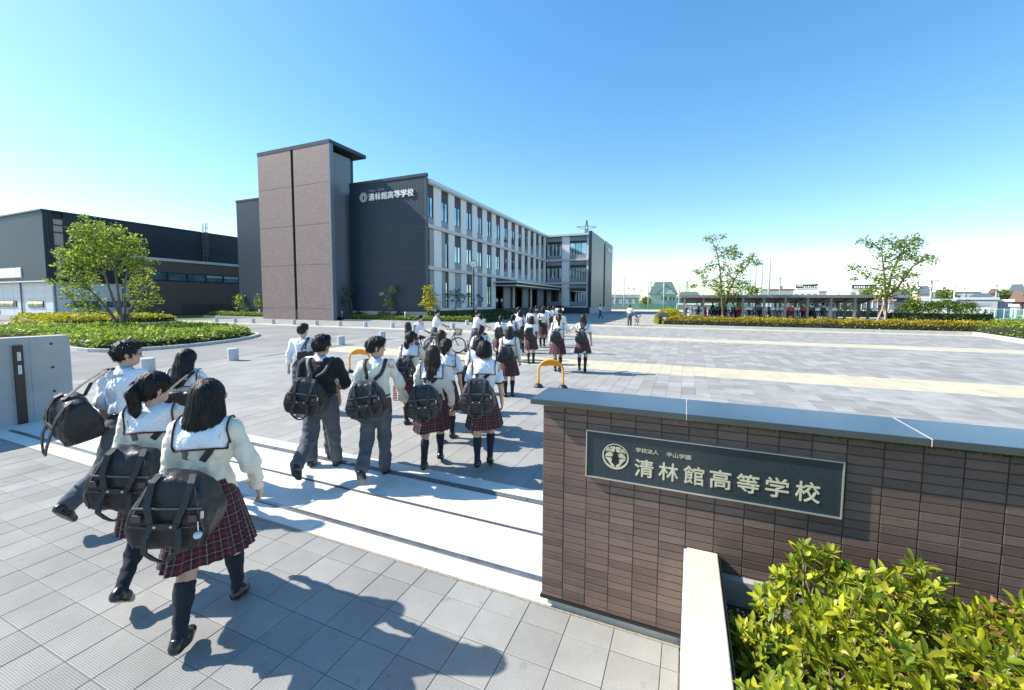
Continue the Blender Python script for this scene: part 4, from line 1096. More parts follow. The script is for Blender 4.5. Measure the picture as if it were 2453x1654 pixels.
for i, p in enumerate(FB):
    g = ground(*p); 
    if i < 9: g = ground(p[0], 776 + (p[0] - 518) * .018); g = on_y(p[0], 760, 26.6 + .05 * i)
    lab = ['granite bollard at the left end of the far row', 'granite bollard second from the left end of the far row', 'granite bollard of the far row just left of the brown tower', 'granite bollard in front of the left half of the brown tower', 'granite bollard right of the tower slot window', 'granite bollard just left of the tower corner',
           'granite bollard below the tower side panel', 'granite bollard below the crest on the dark gable', 'granite bollard below the right half of the gable letters', 'granite bollard behind the boy with the rucksack', 'granite bollard right of the front basket bicycle', 'granite bollard left of the third bicycle boy', 'granite bollard right of the third bicycle boy'][i]
    o = inst('bollard', bol, None, (g[0], g[1], 0)); tag(o, lab, 'bollard', 'granite bollards along the far pavement')
ck = on_y(1135, 700, 42.5)
clk = thing('post_clock', 'round white clock on a dark pole before the school front', 'clock', (ck[0], ck[1], 0))
zt = on_y(1135, 634, 42.5)[2]
MB().tube([(0, 0, 0), (0, 0, zt - .5)], .075, 10).build('pole', mat('pole_brown', (.05, .03, .03), .4), clk, True)
RC = Matrix.Rotation(PI / 2, 4, 'X') ; fa = math.radians(20)
def disc(r0, d, name, m, par, y):
    o = MB().lathe([(0.001, 0), (r0, 0), (r0, d), (.001, d)], n=28).build(name, m, par); o.rotation_euler = (PI / 2, 0, .42); o.location = (0 - .0, 0, zt); return o
case = disc(.44, .22, 'clock_case', mat('clock_case', (.06, .05, .05), .4), clk, 0)
fc = MB().lathe([(.001, 0), (.385, 0), (.385, .012), (.001, .012)], n=28).build('clock_face', mat('clock_white', (.85, .85, .83), .5), case); fc.location = (0, 0, .2205)
mk = MB()
for k in range(12):
    a = k * PI / 6; l = .09 if k % 3 == 0 else .055
    mk.bar((.35 * math.sin(a), .35 * math.cos(a), .2345), ((.35 - l) * math.sin(a), (.35 - l) * math.cos(a), .2345), .028, .004, (0, 0, 1))
mk.build('hour_mark', m_dark, case)
for a, l, w in ((math.radians(248), .2, .035), (math.radians(120), .3, .025)): MB().bar((0, 0, .238), (l * math.sin(a), l * math.cos(a), .238), w, .004, (0, 0, 1)).build('clock_hand', m_dark, case)
MB().lathe([(.05, .44), (.09, .52), (.03, .6), (.05, .68), (.001, .74)], n=12).build('finial', m_fascia, clk, True).location = (0, 0, zt)
m_lamp = mat('lamp_white', (.75, .76, .75), .5)
for px, lab in ((971, 'white topped garden lamp before the gable'), (819, 'white topped garden lamp at the tower corner'), (622, 'white topped garden lamp left of the tower')):
    g = on_y(px, 750, 35.6); l = thing('garden_lamp', lab, 'garden lamp', (g[0], g[1], 0), 0, 'garden lamps in the hedge')
    MB().lathe([(.09, 0), (.09, .75)], n=12).build('lamp_post', mat('lamp_grey', (.25, .27, .3), .5), l, True)
    MB().lathe([(.1, .755), (.1, 1.0), (.07, 1.04)], n=12).build('lamp_head', m_lamp, l, True)
g = ground(1588, 781); sm = thing('marker_stone', 'dark round topped marker stone at the left end of the long hedge', 'marker stone', (g[0], g[1] - .35, 0), -.1)
prof = [(-.42, 0), (.42, 0), (.42, .95)] + [(.42 * math.cos(a), .95 + .32 * math.sin(a)) for a in np.linspace(0, PI, 11)[1:-1]] + [(-.42, .95)]
mb = MB(); n = len(prof); mb.add([(x, -.12, z) for x, z in prof] + [(x, .12, z) for x, z in prof], [tuple(range(n)), tuple(reversed(range(n, 2 * n)))] + [(i, n + i, n + (i + 1) % n, (i + 1) % n) for i in range(n)])
bevel(mb.build('stone_body', mat('stone_dark', (.06, .065, .07), .5, .2, 20), sm), .02, 2)
MB().box(-.3, .3, -.135, -.121, .62, .8).build('marker_plate', m_fascia, sm)

# ================================================================ bicycle shelter
SY0, SY1 = 43.2, 47.6
sx0 = on_y(1640, 720, SY0)[0]; sx1 = on_y(2108, 720, SY0)[0]
zr = on_y(1800, 708, SY0)[2]
sh = thing('bicycle_shelter', 'long grey bicycle shelter with a shallow roof on steel posts', 'bicycle shelter', (sx0, SY0, 0))
m_sh = mat('shelter_steel', (.21, .20, .19), .5, .06, 1, metal=.2)
m_shr = mat('shelter_roof', (.10, .10, .105), .5, .06, 1)
LW = sx1 - sx0; ZF, ZB = zr - .0, zr - .65
rfm = MB(); rfm.add([(-.3, -.3, ZF), (LW + .2, -.3, ZF), (LW + .2, 4.9, ZB), (-.3, 4.9, ZB), (-.3, -.3, ZF - .05), (LW + .2, -.3, ZF - .05), (LW + .2, 4.9, ZB - .05), (-.3, 4.9, ZB - .05)], [(0, 1, 2, 3), (7, 6, 5, 4), (0, 4, 5, 1), (1, 5, 6, 2), (2, 6, 7, 3), (3, 7, 4, 0)])
rfm.build('roof', m_shr, sh)
MB().box(-.32, LW + .22, -.36, -.31, ZF - .22, ZF + .03).build('front_gutter', m_sh, sh)
NP = 9
for k in range(NP + 1):
    x = LW * k / NP
    for y in (0.0, 2.3, 4.5): MB().box(x - .09, x + .09, y - .09, y + .09, .752, ZF - .12 - .135 * y).build('post', m_sh, sh)
    MB().bar((x, -.25, ZF - .12), (x, 4.85, ZB - .12), .08, .14).build('rafter', m_sh, sh)
for y in np.linspace(.4, 4.4, 5): MB().box(-.25, LW + .15, y - .04, y + .04, ZF - .10 - .125 * y - .04, ZF - .052 - .125 * y - .04).build('purlin', m_sh, sh)

o = MB().box(-1.0, 27.0, 41.6, 60, -.05, .75).build('shelter_floor', mat('shelter_concrete', (.38, .37, .35), .9, .1, 1)); o['kind'] = 'structure'
# ---- bicycles
m_tyre = mat('tyre', (.02, .02, .02), .7); m_rim = mat('rim_silver', (.55, .56, .57), .3, metal=.8); m_chr = mat('chrome', (.62, .63, .64), .25, metal=.9)
m_bsk = mat('basket_dark', (.03, .03, .032), .5); m_sad = mat('saddle', (.02, .018, .018), .5)
def ring(mb, c, r, w, n=24): mb.tube([(c[0], c[1] + r * math.cos(2 * PI * k / n), c[2] + r * math.sin(2 * PI * k / n)) for k in range(n)], w, 6, False, True)
RW = .335
FR = [((0, -.53, RW), (0, -.12, .29)), ((0, -.12, .29), (0, -.22, .78)), ((0, -.2, .68), (0, -.53, RW)), ((0, -.12, .29), (0, .12, .36)), ((0, .12, .36), (0, .36, .74)), ((0, .36, .74), (0, .40, .86)), ((0, -.17, .5), (0, .1, .42)), ((0, .38, .80), (0, .44, .58)), ((.045, .44, .58), (.045, .56, RW)), ((-.045, .44, .58), (-.045, .56, RW)), ((-.06, .44, .58), (.06, .44, .58))]
def bike_parts(col, det=True):
    out = {}
    f = MB()
    for a, b in FR: f.tube([a, b], .017, 7)
    out['frame'] = (f, col)
    for nm, y in (('wheel', -.53), ('wheel.', .56)):
        t = MB(); ring(t, (0, y, RW), RW - .018, .019, 28 if det else 16); out[nm] = (t, m_tyre)
    return out
def bicycle(label, loc, rz, col, group=None, lean=0.0, basket=True):
    t = thing('bicycle', label, 'bicycle', loc, rz, group); t.rotation_euler = (0, lean, rz)
    f = MB()
    for a, b in FR: f.tube([a, b], .017, 7)
    f.build('frame', col, t, True)
    for y in (-.53, .56):
        w = MB(); ring(w, (0, 0, 0), RW - .02, .02, 32); wo = w.build('wheel', m_tyre, t, True); wo.location = (0, y, RW)
        r = MB(); ring(r, (0, 0, 0), RW - .045, .011, 28); r.build('rim', m_rim, wo, True)
        sp = MB()
        for k in range(18):
            a = 2 * PI * k / 18; sp.tube([(.02 * (-1) ** k, .02 * math.cos(a + .6), .02 * math.sin(a + .6)), (0, (RW - .05) * math.cos(a), (RW - .05) * math.sin(a))], .0022, 4, False)
        sp.tube([(-.05, 0, 0), (.05, 0, 0)], .022, 8); sp.build('spokes', m_chr, wo)
        g = MB(); n = 14; a0, a1 = (-.2, 2.6) if y < 0 else (.5, 2.9)
        for k in range(n):
            b0, b1 = a0 + (a1 - a0) * k / n, a0 + (a1 - a0) * (k + 1) / n; R = RW + .02
            g.poly([(-.03, R * math.cos(PI - b0) if y < 0 else R * math.cos(b0), R * math.sin(b0)), (.03, R * math.cos(PI - b0) if y < 0 else R * math.cos(b0), R * math.sin(b0)), (.03, R * math.cos(PI - b1) if y < 0 else R * math.cos(b1), R * math.sin(b1)), (-.03, R * math.cos(PI - b1) if y < 0 else R * math.cos(b1), R * math.sin(b1))])
        go = g.build('mudguard', m_chr, t); go.location = (0, y, RW)
    s = MB(); s.tube([(0, -.32, .84), (0, -.24, .86), (0, -.12, .85), (0, -.03, .845)], [.05, .1, .06, .03], 10); so = s.build('saddle', m_sad, t, True)
    MB().tube([(0, -.22, .77), (0, -.235, .83)], .013, 7).build('seat_post', m_chr, t)
    h = MB(); h.tube([(-.28, .16, .99), (-.24, .30, 1.0), (-.1, .40, .98), (0, .41, .93), (.1, .40, .98), (.24, .30, 1.0), (.28, .16, .99)], .012, 7); h.tube([(0, .40, .85), (0, .41, .95)], .014, 7); h.build('handlebar', m_chr, t, True)
    for sx in (-1, 1): MB().tube([(sx * .285, .13, .988), (sx * .275, .22, .995)], .017, 8).build('grip', m_sad, t)
    rk = MB()
    for x in (-.06, -.02, .02, .06): rk.tube([(x, -.28, .72), (x, -.78, .72)], .006, 5)
    rk.tube([(-.06, -.78, .72), (.06, -.78, .72)], .006, 5)
    for sx in (-1, 1): rk.tube([(sx * .06, -.7, .72), (sx * .05, -.53, RW)], .006, 5)
    rk.build('carrier', m_chr, t)
    MB().box(-.03, .03, -.9, -.87, .55, .62).build('rear_reflector', mat('reflector_red', (.7, .02, .03), .3), t)
    if basket:
        b = MB(); z0, z1 = .76, 1.0
        for z in np.linspace(z0, z1, 6):
            e = .015 + (z - z0) * .18; b.tube([(-.15 - e, .42, z), (.15 + e, .42, z), (.15 + e, .66 + e, z), (-.15 - e, .66 + e, z)], .006, 4, False, True)
        for x in np.linspace(-.15, .15, 7): b.tube([(x, .66, z0), (x * 1.3, .72, z1)], .004, 4, False); b.tube([(x, .42, z0), (x * 1.3, .42, z1)], .004, 4, False); b.tube([(x, .42, z0), (x, .66, z0)], .004, 4, False)
        for y in np.linspace(.44, .66, 5):
            for sx in (-1, 1): b.tube([(sx * .165, y, z0), (sx * .21, y, z1)], .004, 4, False)
        b.build('basket', m_bsk, t)
    c = MB(); c.tube([(.06, -.12, .29), (.075, -.12, .29)], .09, 16); c.build('chain_case', m_chr, t)
    for sx, a in ((1, .6), (-1, .6 + PI)):
        MB().tube([(sx * .07, -.12, .29), (sx * .08, -.12 + .16 * math.cos(a), .29 - .16 * math.sin(a)), (sx * .16, -.12 + .16 * math.cos(a), .29 - .16 * math.sin(a))], [.012, .012, .022], 6).build('pedal', m_sad, t)
    MB().tube([(-.05, -.53, .33), (-.16, -.58, .03)], .01, 6).build('stand', m_chr, t)
    return t
def parked_mesh(col):
    """one bicycle of the rack: far away, one mesh"""
    mb = MB()
    for a, b in FR: mb.tube([a, b], .02, 4, False)
    for y in (-.53, .56): ring(mb, (0, y, RW), RW - .02, .022, 12)
    for y in (-.53, .56):
        for k in range(5): a = 2 * PI * k / 5; mb.tube([(0, y, RW), (0, y + RW * math.cos(a), RW + RW * math.sin(a))], .006, 3, False)
    mb.tube([(0, -.32, .86), (0, -.05, .86)], .06, 5); mb.tube([(-.28, .16, 1.0), (0, .41, .95), (.28, .16, 1.0)], .018, 4)
    mb.box(-.18, .18, .43, .72, .76, 1.0); mb.box(-.07, .07, -.8, -.28, .70, .73)
    return mb
PC = [(m_bsk, 'dark'), (mat('bike_silver', (.5, .52, .54), .35, metal=.5), 'silver'), (mat('bike_navy', (.03, .05, .10), .35), 'navy'), (mat('bike_red', (.5, .03, .03), .35), 'red'), (mat('bike_white', (.7, .7, .68), .4), 'white')]
pm = [parked_mesh(None).mesh('parked_bicycle', m) for m, _ in PC]
rs = random.Random(77); nbk = 0
for row, (yy, n) in enumerate(((44.3, 58), (46.2, 50))):
    for k in range(n):
        x = sx0 + .5 + (LW * (.80 if row == 0 else .72)) * k / n + rs.uniform(-.08, .08)
        c = rs.choices(range(5), (3, 5, 2.2, .5, 3))[0]
        if k in (40, 41, 46, 47) and row == 0: c = 3
        o = inst('parked_bicycle', pm[c], None, (x, yy + rs.uniform(-.12, .12), .752), (rs.uniform(-.02, .02), rs.uniform(-.12, .12), PI + rs.uniform(-.2, .2)))
        bay = min(8, int((x - sx0) / (LW / 9)))
        lab = '%s bicycle in the %s row, %s shelter bay from the left' % (PC[c][1], ('front', 'rear')[row], ['first', 'second', 'third', 'fourth', 'fifth', 'sixth', 'seventh', 'eighth', 'ninth'][bay])
        tag(o, lab, 'bicycle', 'bicycles parked under the shelter')

# ================================================================ white truck at the far left
tk = thing('small_truck', 'small white flatbed truck parked before the gymnasium', 'truck', (-73.5, 19.5, 0), 0)
m_tw = mat('truck_white', (.75, .76, .76), .35, .03)
g0 = ground(88, 763)
tk.location = (-66.0, 17.9, 0); tk.rotation_euler = (0, 0, .62)
cab = MB(); cab.add([(-3.0, -.72, .45), (-1.75, -.72, .45), (-1.75, .72, .45), (-3.0, .72, .45), (-3.0, -.7, 1.1), (-1.75, -.7, 1.1), (-1.75, .7, 1.1), (-3.0, .7, 1.1), (-2.65, -.62, 1.8), (-1.75, -.62, 1.8), (-1.75, .62, 1.8), (-2.65, .62, 1.8)],
    [(3, 2, 1, 0)] + [(i, (i + 1) % 4, 4 + (i + 1) % 4, 4 + i) for i in range(4)] + [(4 + i, 4 + (i + 1) % 4, 8 + (i + 1) % 4, 8 + i) for i in range(4)] + [(8, 9, 10, 11)])
bevel(cab.build('cab', m_tw, tk), .05, 2)
MB().box(-2.5, -1.9, -.69, -.66, 1.12, 1.6).build('cab_window', m_glass, tk)
MB().box(-1.7, .55, -.72, .72, .60, .68).build('bed', m_tw, tk)
for y in (-.72, .70): MB().box(-1.7, .55, y, y + .03, .685, .98).build('side_board', m_tw, tk)
MB().box(.52, .55, -.68, .68, .685, .98).build('tail_board', m_tw, tk)
rl = MB()
for y in (-.70, .70): 
    rl.bar((-1.7, y, 1.3), (.5, y, 1.3), .04, .05)
    for x in np.linspace(-1.65, .5, 10): rl.bar((x, y, .98), (x, y, 1.3), .03, .03)
rl.build('bed_rail', m_tw, tk)
MB().box(-2.9, .5, -.5, .5, .32, .45).build('chassis', m_dark, tk)
for x in (-2.3, -.2):
    for y in (-.66, .66): MB().tube([(x, y - .07, .28), (x, y + .07, .28)], .28, 16).build('wheel', m_tyre, tk)
MB().box(.55, .57, -.65, -.45, .5, .62).build('tail_lamp', mat('reflector_red', (.7, .02, .03), .3), tk)

# ================================================================ beyond the school ground
def far_rect(px0, px1, py0, py1, D):
    """picture span -> world span on a vertical plane across the line of sight at distance D"""
    a = at_dist(px0, py1, D); b = at_dist(px1, py1, D); return a, b, at_dist(px0, py0, D)[2]
def block(name, label, cat, px0, px1, py0, D, depth, m, roof=None, rows=0, cols=0, gable=None, group=None, zbase=-.1, band=None):
    a, b, zt = far_rect(px0, px1, py0, 740, D)
    w = math.hypot(b[0] - a[0], b[1] - a[1]); rz = math.atan2(b[1] - a[1], b[0] - a[0])
    t = thing(name, label, cat, (a[0], a[1], 0), rz, group)
    MB().box(0, w, 0, depth, zbase, zt).build('wall', m, t)
    if gable:
        h = gable; e = .5
        g = MB(); g.add([(-e, -e, zt + .01), (w + e, -e, zt + .01), (w + e, depth + e, zt + .01), (-e, depth + e, zt + .01), (w * .18, depth / 2, zt + h), (w * .82, depth / 2, zt + h)], [(0, 1, 5, 4), (1, 2, 5), (2, 3, 4, 5), (3, 0, 4), (3, 2, 1, 0)]); g.build('roof', roof, t)
    elif roof: MB().box(-.2, w + .2, -.2, depth + .2, zt + .01, zt + .35).build('roof', roof, t)
    if band: MB().box(0, w, -.06, -.005, zt * .72, zt * .8).build('band', band, t)
    for r in range(rows):
        for c in range(cols):
            x0 = w * (c + .25) / cols; x1 = w * (c + .75) / cols; z0 = zt * (r + .35) / rows; z1 = zt * (r + .75) / rows
            f = MB().box(x0, x1, -.08, -.004, z0, z1).build('window', m_gp, t)
    return t, w, zt
m_hw = mat('house_wall', (.62, .60, .54), .8, .05, .5); m_hr = mat('house_roof_slate', (.10, .12, .13), .7, .1, 1); m_hg = mat('house_grey', (.34, .36, .38), .8, .06, .5)
m_red = mat('roof_red', (.42, .13, .09), .8, .1, 1); m_whs = mat('shed_white', (.80, .79, .76), .7, .03, .3); m_grn = mat('green_steel', (.08, .30, .22), .5)
m_brn = mat('roof_brown', (.2, .11, .08), .8, .1, 1)
ho, w_, zt_ = block('house', 'two storey house with a big green edged gable behind the net', 'house', 1556, 1620, 706, 165, 12, m_hw, m_hr, 0, 0, 5)
gb = MB(); gb.add([(w_ * .25, -.9, zt_ + .1), (w_ * .98, -.9, zt_ + .1), (w_ * .62, -.9, zt_ + 3.2), (w_ * .25, 5, zt_ + .1), (w_ * .98, 5, zt_ + .1), (w_ * .62, 5, zt_ + 3.2)], [(0, 1, 2), (0, 2, 5, 3), (2, 1, 4, 5), (0, 3, 4, 1)]); gb.build('gable', m_hw, ho)
MB().bar((w_ * .22, -1.0, zt_ + 0), (w_ * .62, -1.0, zt_ + 3.3), .3, .3).bar((w_ * .62, -1.0, zt_ + 3.3), (w_ * 1.01, -1.0, zt_ + 0), .3, .3).build('gable_edge', mat('edge_green', (.03, .09, .07), .6), ho)
for x in (.45, .56, .74, .86): MB().box(w_ * x, w_ * x + .7, -.08, -.004, zt_ - 2.2, zt_ - .8).build('window', m_spd, ho)
MB().box(-.01, w_ + .01, -.05, -.004, 0, zt_ * .55).build('lower_wall', m_hg, ho)
block('clubhouse', 'pale low hall behind the net right of the school end wall', 'building', 1440, 1532, 708, 175, 14, m_whs, m_fascia, 1, 6, band=m_grn)
block('low_house', 'dark roofed low house right of the gabled house', 'house', 1620, 1680, 716, 185, 10, m_hg, m_hr, 0, 0, 3)
block('roof_block', 'small flat roofed block behind the shelter, left part', 'building', 1642, 1664, 703, 200, 8, m_hw, m_grn, 1, 2)
block('red_roofed_block', 'long block with a red roof above the shelter', 'building', 1822, 1898, 695, 190, 12, m_hg, m_red, 1, 7)
fb, w_, zt_ = block('factory_block', 'pale works building with a dark rooftop sign board', 'building', 1898, 1958, 692, 190, 12, m_whs, None, 1, 4)
sg_ = MB().box(w_ * .1, w_ * .98, -.3, .2, zt_ + .15, zt_ + 1.5).build('sign_board', m_frm, fb)
rs = random.Random(3); x = w_ * .14; pt = MB()
while x < w_ * .94:
    q = rs.uniform(.25, .6); z = zt_ + (.75 if x < w_ * .4 else .35); pt.box(x, x + q, -.36, -.31, z, z + rs.uniform(.3, .6)); x += q + rs.uniform(.12, .3)
pt.build('sign_letters', m_letter, sg_)
fb, w_, zt_ = block('factory_block', 'pale stepped works building behind the spreading tree', 'building', 2032, 2090, 694, 185, 12, m_hw, None, 2, 3)
sg_ = MB().box(w_ * .1, w_ * 1.1, -.3, .2, zt_ + .15, zt_ + 1.6).build('sign_board', m_frm, fb)
pt = MB(); x = w_ * .2
while x < w_ * .8: pt.box(x, x + .35, -.36, -.31, zt_ + .5, zt_ + 1.1); x += .6
pt.build('sign_letters', m_letter, sg_)
block('flat_block', 'grey flat roofed block between the works and the shelter', 'building', 1960, 1978, 699, 170, 8, m_hg, m_fascia, 0, 0)
gh, w_, zt_ = block('glazed_hall', 'long glazed hall with a pink roof edge behind the shelter', 'building', 1826, 2142, 721, 105, 10, mat('hall_glass', (.16, .22, .25), .3, .2, .3), mat('roof_pink', (.62, .30, .28), .7), 0, 0)
for k in range(27): MB().box(w_ * k / 27 - .07, w_ * k / 27 + .07, -.08, -.004, 0, zt_).build('mullion', m_whs, gh)
MB().box(0, w_, -.12, -.085, 0, zt_ * .33).build('dado', m_whs, gh)
block('navy_house', 'dark navy house beside the yellow sapling', 'house', 2136, 2178, 714, 120, 10, mat('navy_wall', (.02, .03, .06), .6), m_hr, 0, 0, 1.8)
wh, w_, zt_ = block('white_warehouse', 'low white warehouse with grey side on the right', 'building', 2198, 2286, 721.5, 95, 26, m_whs, m_fascia, 0, 0)
for k in range(4): MB().box(w_ * .55 + 1.1 * k, w_ * .55 + 1.1 * k + .3, -.08, -.004, .5, 1.7).build('vent', m_red, wh)
gs, w2, zt2 = block('grey_warehouse', 'grey corrugated warehouse next to the white warehouse', 'building', 2286.5, 2388, 718.5, 97, 20, m_hg, m_fascia, 0, 0)
block('lean_to', 'small white lean-to shed in front of the grey warehouse', 'shed', 2303, 2372, 732.5, 88, 5, m_whs, m_gp, 0, 0)
block('open_garage', 'open grey garage at the right end of the warehouses', 'garage', 2388.5, 2424, 723, 99, 8, m_gp, m_whs, 0, 0)
for i, (a, b, y, D, m, r, g, lab) in enumerate(((2226, 2346, 703, 210, m_hg, m_hr, 0, 'long grey flat block behind the warehouses'), (2196, 2225, 705, 170, m_hw, m_hr, 2.5, 'small dark roofed house left of the tall utility pole'), (2237, 2262, 716, 150, m_hw, m_hr, 2, 'small brown gabled house behind the white warehouse'),
        (2322, 2374, 716, 160, m_hw, m_hr, 1.5, 'low tiled roof house behind the grey warehouse'), (2366, 2390, 706, 200, m_hw, m_brn, 2, 'pale house with a brown roof behind the garage'), (2412, 2453, 708, 170, m_hw, m_hr, 3, 'wide blue grey tiled house at the right edge'),
        (2420, 2448, 724, 130, m_brn, m_brn, 2.2, 'red brown shed near the right edge'), (2196, 2222, 697, 230, m_hg, m_hr, 0, 'far grey apartment block above the dark roofed house'))):
    block('distant_house', lab, 'house', a, b, y, D, 9, m, r, 2 if b - a > 60 else 1, max(2, (b - a) // 14), g or None)
block('small_van', 'white van parked by the warehouses at the right edge', 'van', 2420, 2436, 735, 92, 1.8, m_tw, m_tw, 0, 0)
for i, (px, py, D, r, lab) in enumerate(((2262, 712, 150, 22, 'round green tree behind the white warehouse'), (2404, 708, 165, 16, 'green tree beside the blue grey tiled house'), (1548, 722, 150, 18, 'green tree left of the gabled house'), (1872, 728, 110, 26, 'bright bush behind the left middle of the shelter'), (2450, 716, 140, 12, 'tree at the right edge over the brown shed'), (2075, 700, 150, 12, 'tree top before the stepped works'))):
    bl = [(px + r * .5 * math.cos(a), py + r * .25 * math.sin(a), r * .45) for a in np.linspace(0, 2 * PI, 7)[:-1]] + [(px, py, r * .5)]
    b = at_dist(px, 735, D); tree('distant_tree', lab, (b[0], b[1]), [], bl, m_ls if i != 3 else m_ly, m_barkd, .9, 60, 80 + i, .25, 1.5, stems=[[(px, 725), (px, py)]], group='trees among the distant houses')
# net fence of the sports ground
m_net = bpy.data.materials.new('net_green'); m_net.use_nodes = True
_n = m_net.node_tree.nodes['Principled BSDF']; _n.inputs['Base Color'].default_value = (.10, .38, .27, 1); _n.inputs['Roughness'].default_value = .9; _n.inputs['Alpha'].default_value = .22
m_net2 = bpy.data.materials.new('net_green_dense'); m_net2.use_nodes = True
_n = m_net2.node_tree.nodes['Principled BSDF']; _n.inputs['Base Color'].default_value = (.05, .22, .14, 1); _n.inputs['Roughness'].default_value = .9; _n.inputs['Alpha'].default_value = .7
nf = thing('ball_net', 'tall pale green ball net on grey poles across the sports ground', 'net', (0, 0, 0))
NPX = [1400, 1473, 1494, 1552, 1589, 1626, 1684, 1745, 1800]
D0 = 128.0
pts = [at_dist(px, 742, D0) for px in NPX]
for i, (px, p) in enumerate(zip(NPX, pts)):
    zt = at_dist(px, 676, D0)[2] if px not in (1473, 1494) else at_dist(px, 695 if px == 1473 else 665, D0)[2]
    MB().tube([(p[0], p[1], -.1), (p[0], p[1], zt)], .16, 8).build('net_pole', mat('pole_grey', (.4, .42, .43), .6), nf, True)
zt = at_dist(1600, 676, D0)[2]
for a, b in zip(pts[3:-1], pts[4:]):
    MB().poly([(a[0], a[1], 1.7), (b[0], b[1], 1.7), (b[0], b[1], zt), (a[0], a[1], zt)]).build('net_sheet', m_net, nf)
    MB().tube([(a[0], a[1], zt), (b[0], b[1], zt)], .06, 5).build('top_cable', m_hg, nf)
for a, b in zip(pts[:-1], pts[1:]): MB().poly([(a[0], a[1] - .1, 0), (b[0], b[1] - .1, 0), (b[0], b[1] - .1, 1.75), (a[0], a[1] - .1, 1.75)]).build('lower_net', m_net2, nf)
tn = thing('tall_net', 'row of very tall net poles receding behind the shelter', 'net', (0, 0, 0))
TP = [(1840, 613, 100), (1822, 625, 112), (1807, 617, 122), (1794, 645, 140), (1784, 655, 155), (1776, 660, 170), (1768, 668, 190)]
pp = []
for px, py, D in TP:
    p = at_dist(px, 735, D); z = at_dist(px, py, D)[2]; pp.append((p[0], p[1], z))
    MB().tube([(p[0], p[1], -.1), (p[0], p[1], z)], [.24, .15], 8).build('net_pole', mat('pole_grey', (.4, .42, .43)), tn, True)
for a, b in zip(pp[:-1], pp[1:]):
    MB().poly([(a[0], a[1], 2), (b[0], b[1], 2), b, a]).build('net_sheet', m_net, tn); MB().tube([a, b], .06, 5).build('top_cable', m_hg, tn)
gl = thing('goal_frame', 'white football goal frame left of the bicycle shelter', 'goal', (0, 0, 0))
a, b = at_dist(1621, 742, 112), at_dist(1712, 742, 112); z = at_dist(1621, 729, 112)[2]
MB().tube([(a[0], a[1], 0), (a[0], a[1], z), (b[0], b[1], z), (b[0], b[1], 0)], .12, 8).build('goal_posts', m_whs, gl)
# utility poles and wires
UP = [(2228, 664, 92, 'tall utility pole rising behind the white warehouse'), (2384, 678, 150, 'utility pole behind the garage'), (2284, 681, 105, 'plain pole at the corner of the white warehouse'), (2308, 686, 170, 'utility pole with transformers behind the grey warehouse'), (2262, 686, 200, 'far utility pole left of the plain pole'), (2436, 688, 190, 'far utility pole near the right edge'), (2392, 694, 170, 'short utility pole right of the garage pole'), (1866, 663, 130, 'utility pole standing over the red roofed block'), (1503, 675, 180, 'utility pole left of the gabled house'), (1516, 678, 190, 'utility pole nearer to the gabled house'), (1558, 672, 170, 'utility pole before the gabled house wall'), (2007, 697, 220, 'far utility pole between the works'), (1534, 684, 230, 'far utility pole by the pale hall'), (2146, 690, 130, 'utility pole behind the spreading tree')]
TOP = {}
for px, py, D, lab in UP:
    p = at_dist(px, 735, D); z = at_dist(px, py, D)[2]; s = D / 100; TOP[px] = (p[0], p[1], z)
    t = thing('utility_pole', lab, 'utility pole', (p[0], p[1], 0), CYAW, 'utility poles beyond the field')
    MB().tube([(0, 0, -.2), (0, 0, z)], [.17, .11], 8).build('pole', mat('pole_concrete', (.42, .42, .41), .8), t, True)
    if px not in (2284,):
        MB().bar((-1.0, 0, z - .6), (1.0, 0, z - .6), .12, .12).build('cross_arm', m_hg, t)
        MB().bar((-.8, 0, z - 1.6), (.9, 0, z - 1.6), .1, .1).build('cross_arm', m_hg, t)
        MB().lathe([(.001, 0), (.28, 0), (.28, .8), (.001, .8)], n=10).build('transformer', m_hg, t).location = (.4, 0, z - 3.2)
def wire(label, A, B, sag, r=.035):
    a, b = np.array(A), np.array(B); P = []
    for q in np.linspace(0, 1, 13):
        p = a + (b - a) * q; P.append((p[0], p[1], p[2] - sag * 4 * q * (1 - q)))
    o = MB().tube(P, r, 4).build('overhead_wire', m_dark); tag(o, label, 'wire', 'overhead wires')
def sky_pt(px, py, D): return at_dist(px, py, D)
wire('overhead wire from the tall utility pole to the garage pole', sky_pt(2228, 667, 92), sky_pt(2384, 679, 150), .6)
wire('overhead wire from the tall utility pole to the left past the spreading tree', sky_pt(2228, 667, 92), sky_pt(1866, 666, 130), 1.5)
wire('overhead wire from the garage pole out of the picture', sky_pt(2384, 680, 150), sky_pt(2500, 677, 150), .3)
wire('lower overhead wire over the warehouses', sky_pt(2228, 692, 92), sky_pt(2384, 696, 150), .5)
wire('lower overhead wire running out at the right edge', sky_pt(2384, 696, 150), sky_pt(2500, 697, 150), .3)
wire('overhead wire rising to the garage pole', sky_pt(2308, 688, 170), sky_pt(2384, 681, 150), .6)
wire('overhead wire above the net towards the gabled house pole', sky_pt(1465, 689, 180), sky_pt(1558, 678, 170), 1.5)
wire('overhead wire right of the gabled house pole', sky_pt(1558, 678, 170), sky_pt(1700, 682, 180), 1.0)
wire('overhead wire left of the red roofed block pole', sky_pt(1866, 666, 130), sky_pt(1745, 668, 150), .8)
